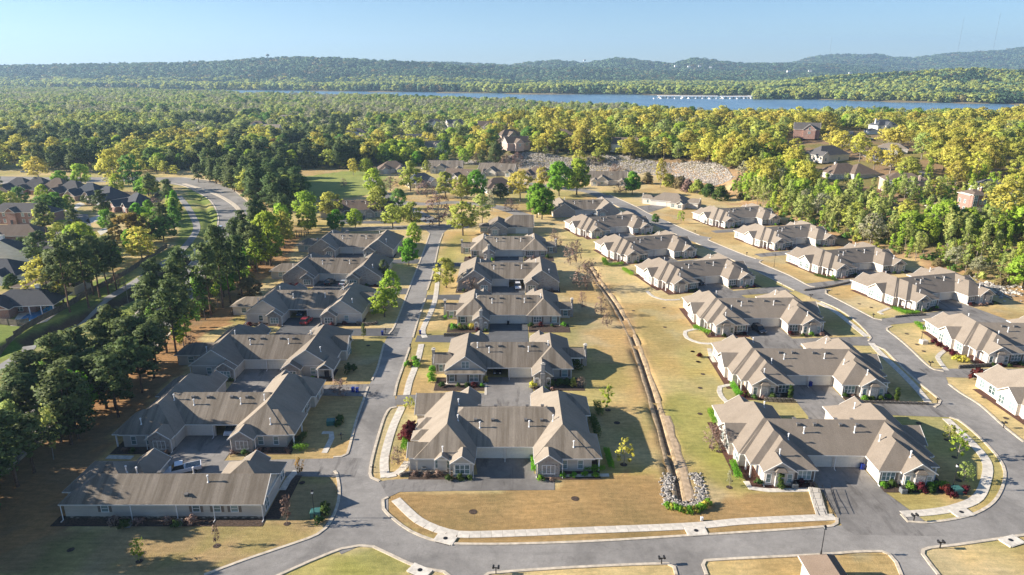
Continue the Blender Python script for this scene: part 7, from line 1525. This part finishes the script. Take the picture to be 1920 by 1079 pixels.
# pool
pl = VS('lf', [(120, 960), (150, 925), (225, 890), (300, 880), (330, 900), (290, 925), (200, 945), (170, 965)]); sheet('pool_deck', [(p[0]+(p[0]-pl[4][0])*.12, p[1]+(p[1]-pl[4][1])*.12) for p in VS('lf', [(95, 975), (140, 905), (240, 865), (350, 865), (380, 890), (300, 950), (200, 975)])], .06, 'concrete'); sheet('pool_water', smooth_line(pl+pl[:1], 1)[:-1], .08, 'water_pool')
x, y = V('lf', 325, 885); mb = MB(); mb.box(-.8, .8, -.5, .5, 0, 1.0); mb.box(-.3, .5, -.4, .4, 1.0, 2.0, top=.5); mb.tube((-.8, 0, .9), (-1.8, 0, .1), .3, n=8); tag(link('pool_slide', mb.mesh('pool_slide', 'tarp_blue'), None, (x, y, .1), .5), 'bright blue slide at the end of the swimming pool', 'pool slide')
# storm drains and manholes
for v, ux, uy, rz in [('2', 458, 922, -20), ('2', 1565, 888, 4), ('2', 345, 1062, -30), ('3', 1372, 806, 12), ('3', 1590, 930, 20)]:
    x, y = V(v, ux, uy); mb = MB(); mb.box(-1.5, 1.5, -.9, .9, 0, .17); mb.box(-1.2, 1.2, -1.0, -.86, .0, .14)
    o = tag(link('storm_drain', mb.mesh('storm_drain', 'concrete'), None, (x, y, 0), R(rz)), {345: 'storm drain slab at the tip of the bottom left grass island', 458: 'storm drain slab in the rounded kerb below the wide lawn', 1565: 'storm drain slab in the verge of the bottom road', 1372: 'storm drain slab in the verge inside the bend', 1590: 'storm drain slab in the bottom right verge'}[ux], 'storm drain')
    mb = MB(); mb.tube((0, .1, .17), (0, .1, .185), .33, n=14); link('manhole_cover', mb.mesh('manhole_cover', 'dark_metal'), o); link('inlet', box_mesh(-1.1, 1.1, -1.02, -.98, .03, .12, 'dark_metal', 'inlet'), o)
x, y = V('3', 225, 838); boxy('survey_marker', x, y, (.16, .16, .6), 'pvc_white', 'short white marker post on the lawn edge beside the pavement', 'marker')
x, y = V('z9', 1290, 200); mb = MB(); 
L = VS('z9', [(1250, 245), (1345, 175)]); fence([(L[0][0], L[0][1]), ((L[0][0]+L[1][0])/2, (L[0][1]+L[1][1])/2), (L[1][0], L[1][1])], 'low dark timber wall at the end of the rubble slope', 1.2)
# culvert bridge over the channel
x, y = G(344, 480); mb = MB(); mb.box(-4.5, 4.5, -.5, .5, -.6, .25); mb.box(-4.5, -4.1, -.5, 2.5, -.6, .3); mb.box(4.1, 4.5, -.5, 2.5, -.6, .3); tag(link('culvert', mb.mesh('culvert', 'concrete'), None, (x, y, 0), -.1), 'concrete culvert headwall where the footpath crosses the channel', 'culvert')
# road signs and poles
for a, b_, lab, col, h_ in [(292, 330, 'yellow green diamond sign at the road crossing', 'leaf_lime', 2.6), (372, 545+0, 'small yellow warning sign by the main road under the pines', 'leaf_gold', 2.2)]:
    x, y = G(a, b_); mb = MB(); mb.tube((0, 0, 0), (0, 0, h_), .05, n=6); o = tag(link('road_sign', mb.mesh('road_sign', 'ac_grey'), None, (x, y, 0)), lab, 'road sign'); link('sign_plate', box_mesh(-.45, .45, -.03, .03, -.45, .45, 'paint_yellow', 'sign_plate') if 'paint_yellow' in MAT else None, o, (0, -.06, h_)) if 'paint_yellow' in MAT else None
x, y = G(241, 568); mb = MB(); mb.tube((0, 0, 0), (0, 0, 7.5), .13, .09, n=6); tag(link('utility_pole', mb.mesh('utility_pole', 'bark_pale'), None, (x, y, -1)), 'bare wooden pole standing in the channel bank', 'pole')
x, y = G(366, 478); boxy('white_marker', x, y, (.3, .2, 2.4), 'pvc_white', 'white post beside the channel crossing', 'marker')
x, y = G(1041, 130+60); 
# far side of the river: marina, houses, masts
def far(px_, Y): return (px_-960)/FPX*(Y*.9526+19), Y
mt = [(1222, 1262, 1755), (1264, 1330, 1740), (1335, 1400, 1725), (1385, 1432, 1745)]
for i, (a, b_, Y) in enumerate(mt):
    x0, _ = far(a, Y); x1, _ = far(b_, Y); root = bpy.data.objects.new('boat_dock', None); COL.objects.link(root); root.location = ((x0+x1)/2, Y-70, -1.6); tag(root, ['leftmost short white roofed boat dock of the marina', 'long white roofed boat dock left of the marina middle', 'white roofed boat dock right of the marina middle', 'rightmost white roofed dock by the marina sheds'][i], 'dock')
    l = x1-x0; link('deck', box_mesh(-l/2, l/2, -5, 5, 0, .6, 'concrete', 'deck'), root); mb = MB(); mb.prism([(-6, 4.6), (6, 4.6), (0, 6.0)], -l/2, l/2, 'x'); link('roof', mb.mesh('roof', 'white_paint'), root)
    for k in range(int(l/9)): link('post', box_mesh(-.25, .25, -5, 5, .6, 4.6, 'concrete', 'post'), root, (-l/2+4+k*9, 0, 0))
for i in range(16):
    x, Y = far(1226+i*13, 1640+random.uniform(-15, 10)); mb = MB(); loft(mb, [[(t*6, -w_, .9), (t*6, -w_*.4, -.3), (t*6, w_*.4, -.3), (t*6, w_, .9)] for t, w_ in ((-1, 1.6), (0, 1.9), (.6, 1.4), (1, .1))]); mb.box(-2.5, 2, -1.2, 1.2, .9, 2.4, top=.8)
    tag(link('moored_boat', mb.mesh('moored_boat', 'white_paint'), None, (x, Y, -1.3), random.uniform(1.2, 1.9)), 'small white boat moored along the marina docks', 'boat', 'white boats moored at the marina')
sheds = [(1405, 1880, 44), (1360, 1890, 22), (1436, 1900, 20)]
for i, (a, Y, l) in enumerate(sheds):
    x, _ = far(a, Y); building('marina_shed', ['large white marina shed on the far shore', 'small white marina shed left of the large one', 'white marina shed at the right end of the row'][i], 'shed', [Blk(-l/2, l/2, -8, 8, 'x', 'gg', .3, 6)], [], (x, Y, 0), 0, 'white_paint' if True else 0, 'siding_white', detail=False)
fh = [(412, 2370), (434, 2370), (446, 2375), (467, 2360), (505, 2340), (520, 2340), (545, 2330), (565, 2330), (590, 2320), (615, 2310), (650, 2280), (318, 2420), (283, 2440), (1290, 4300), (1310, 4200), (1265, 4300), (1330, 4200), (1476, 3700), (1516, 3800), (1400, 2500), (1592, 4300), (1095, 4850)]
for i, (a, Y) in enumerate(fh):
    x, _ = far(a, Y); s_ = .5 if Y < 3000 else .7; z = 0 if Y < 2600 else max(0, H-Y*.000712*({1290: 127, 1310: 126, 1265: 126, 1330: 128, 1476: 136, 1516: 135, 1400: 156, 1592: 139, 1095: 115}[a]-H0)) if a in (1290, 1310, 1265, 1330, 1476, 1516, 1592, 1095) else 4
    building('far_house', 'tiny pale house seen across the river at the foot of the hills' if Y < 3000 else 'tiny pale house on the wooded slopes of the far hills', 'house', [Blk(-12*s_, 12*s_, -6, 6, 'x', 'gg', .5, 5*s_+4)], [], (x, Y, z), random.uniform(-15, 15), 'roof_tan', 'siding_white', 'tiny houses on the far shore' if Y < 3000 else 'tiny houses on the far hills', detail=False)
for i, (a, b0, b1, Y) in enumerate([(1787, 97, 35, 6700), (1852, 93, 28, 6750), (1550, 104, 72, 6700), (1912, 90, 52, 6800), (507, 112, 104, 3480)]):
    x, _ = far(a, Y); z0 = H+Y*.000712*(H0-b0)-25; z1 = H+Y*.000712*(H0-b1)
    root = bpy.data.objects.new('radio_mast', None); COL.objects.link(root); root.location = (x, Y, z0); tag(root, ['tallest thin radio mast on the right mountain, left of its twin', 'thin radio mast on the right mountain, right of the tallest', 'short radio mast on the rounded hill', 'thin radio mast at the right picture edge', 'small water tower on the left ridge'][i], 'mast' if i < 4 else 'water tower')
    hh_ = z1-z0; mb = MB(); r_ = 1.3 if i < 4 else 2
    for k in range(3): t = k*2.094; mb.tube((r_*math.cos(t), r_*math.sin(t), 0), (r_*.5*math.cos(t), r_*.5*math.sin(t), hh_), .35, n=4)
    for q_ in range(12):
        zz = hh_*q_/12; 
        for k in range(3): t = k*2.094; t2 = t+2.094; mb.tube((r_*math.cos(t), r_*math.sin(t), zz), (r_*.9*math.cos(t2), r_*.9*math.sin(t2), zz+hh_/12), .16, n=3)
    link('lattice', mb.mesh('lattice', 'ac_grey'), root)
    if i == 4: mb = MB(); mb.ball((0, 0, hh_), 9, 9, 6, 12, 6); link('tank', mb.mesh('tank', 'ac_grey'), root)
# suburban houses glimpsed in the woods
for i, (a, b_, d_, rf) in enumerate(SUBS):
    x, y = G(a, b_, None); z = T1(x, y); pos = 'left' if a < 600 else 'middle' if a < 900 else 'right'
    building('suburban_house', f'house with a {d_} glimpsed in the {pos} part of the woods', 'house', [Blk(-9, 9, -5, 6, 'x', 'hh' if i % 2 else 'gg', .75, 5.4), Blk(-4, 3, -8, 3, 'y', 'gh', .85, 5.4)], [('win', -.5, -7.56, 'F', 1.4, 1.6, 3.4, 0), ('win', 6, -4.56, 'F', 1.4, 1.6, 3.4, 0)], (x, y, z+1.0), random.uniform(-30, 30), rf, random.choice(['siding_white', 'brick_rose', 'siding_cream']) if 'brick' not in d_ else 'brick_rose', detail=False)
# ---------------------------------------------------------------- haze
HAZE = 0.000105
mv = bpy.data.materials.new('haze'); mv.use_nodes = True; t = mv.node_tree; t.nodes.clear(); out = t.nodes.new('ShaderNodeOutputMaterial'); pv = t.nodes.new('ShaderNodeVolumePrincipled')
pv.inputs['Color'].default_value = (.50, .74, 1.0, 1); pv.inputs['Density'].default_value = HAZE; pv.inputs['Anisotropy'].default_value = .2; t.links.new(pv.outputs[0], out.inputs['Volume']); MAT['haze'] = mv
mb = MB(); mb.box(-9500, 9500, -800, 11500, -8, 520); o = link('haze', mb.mesh('haze', 'haze')); o['kind'] = 'stuff'; tag(o, 'thin pale blue air haze over the whole valley', 'haze')
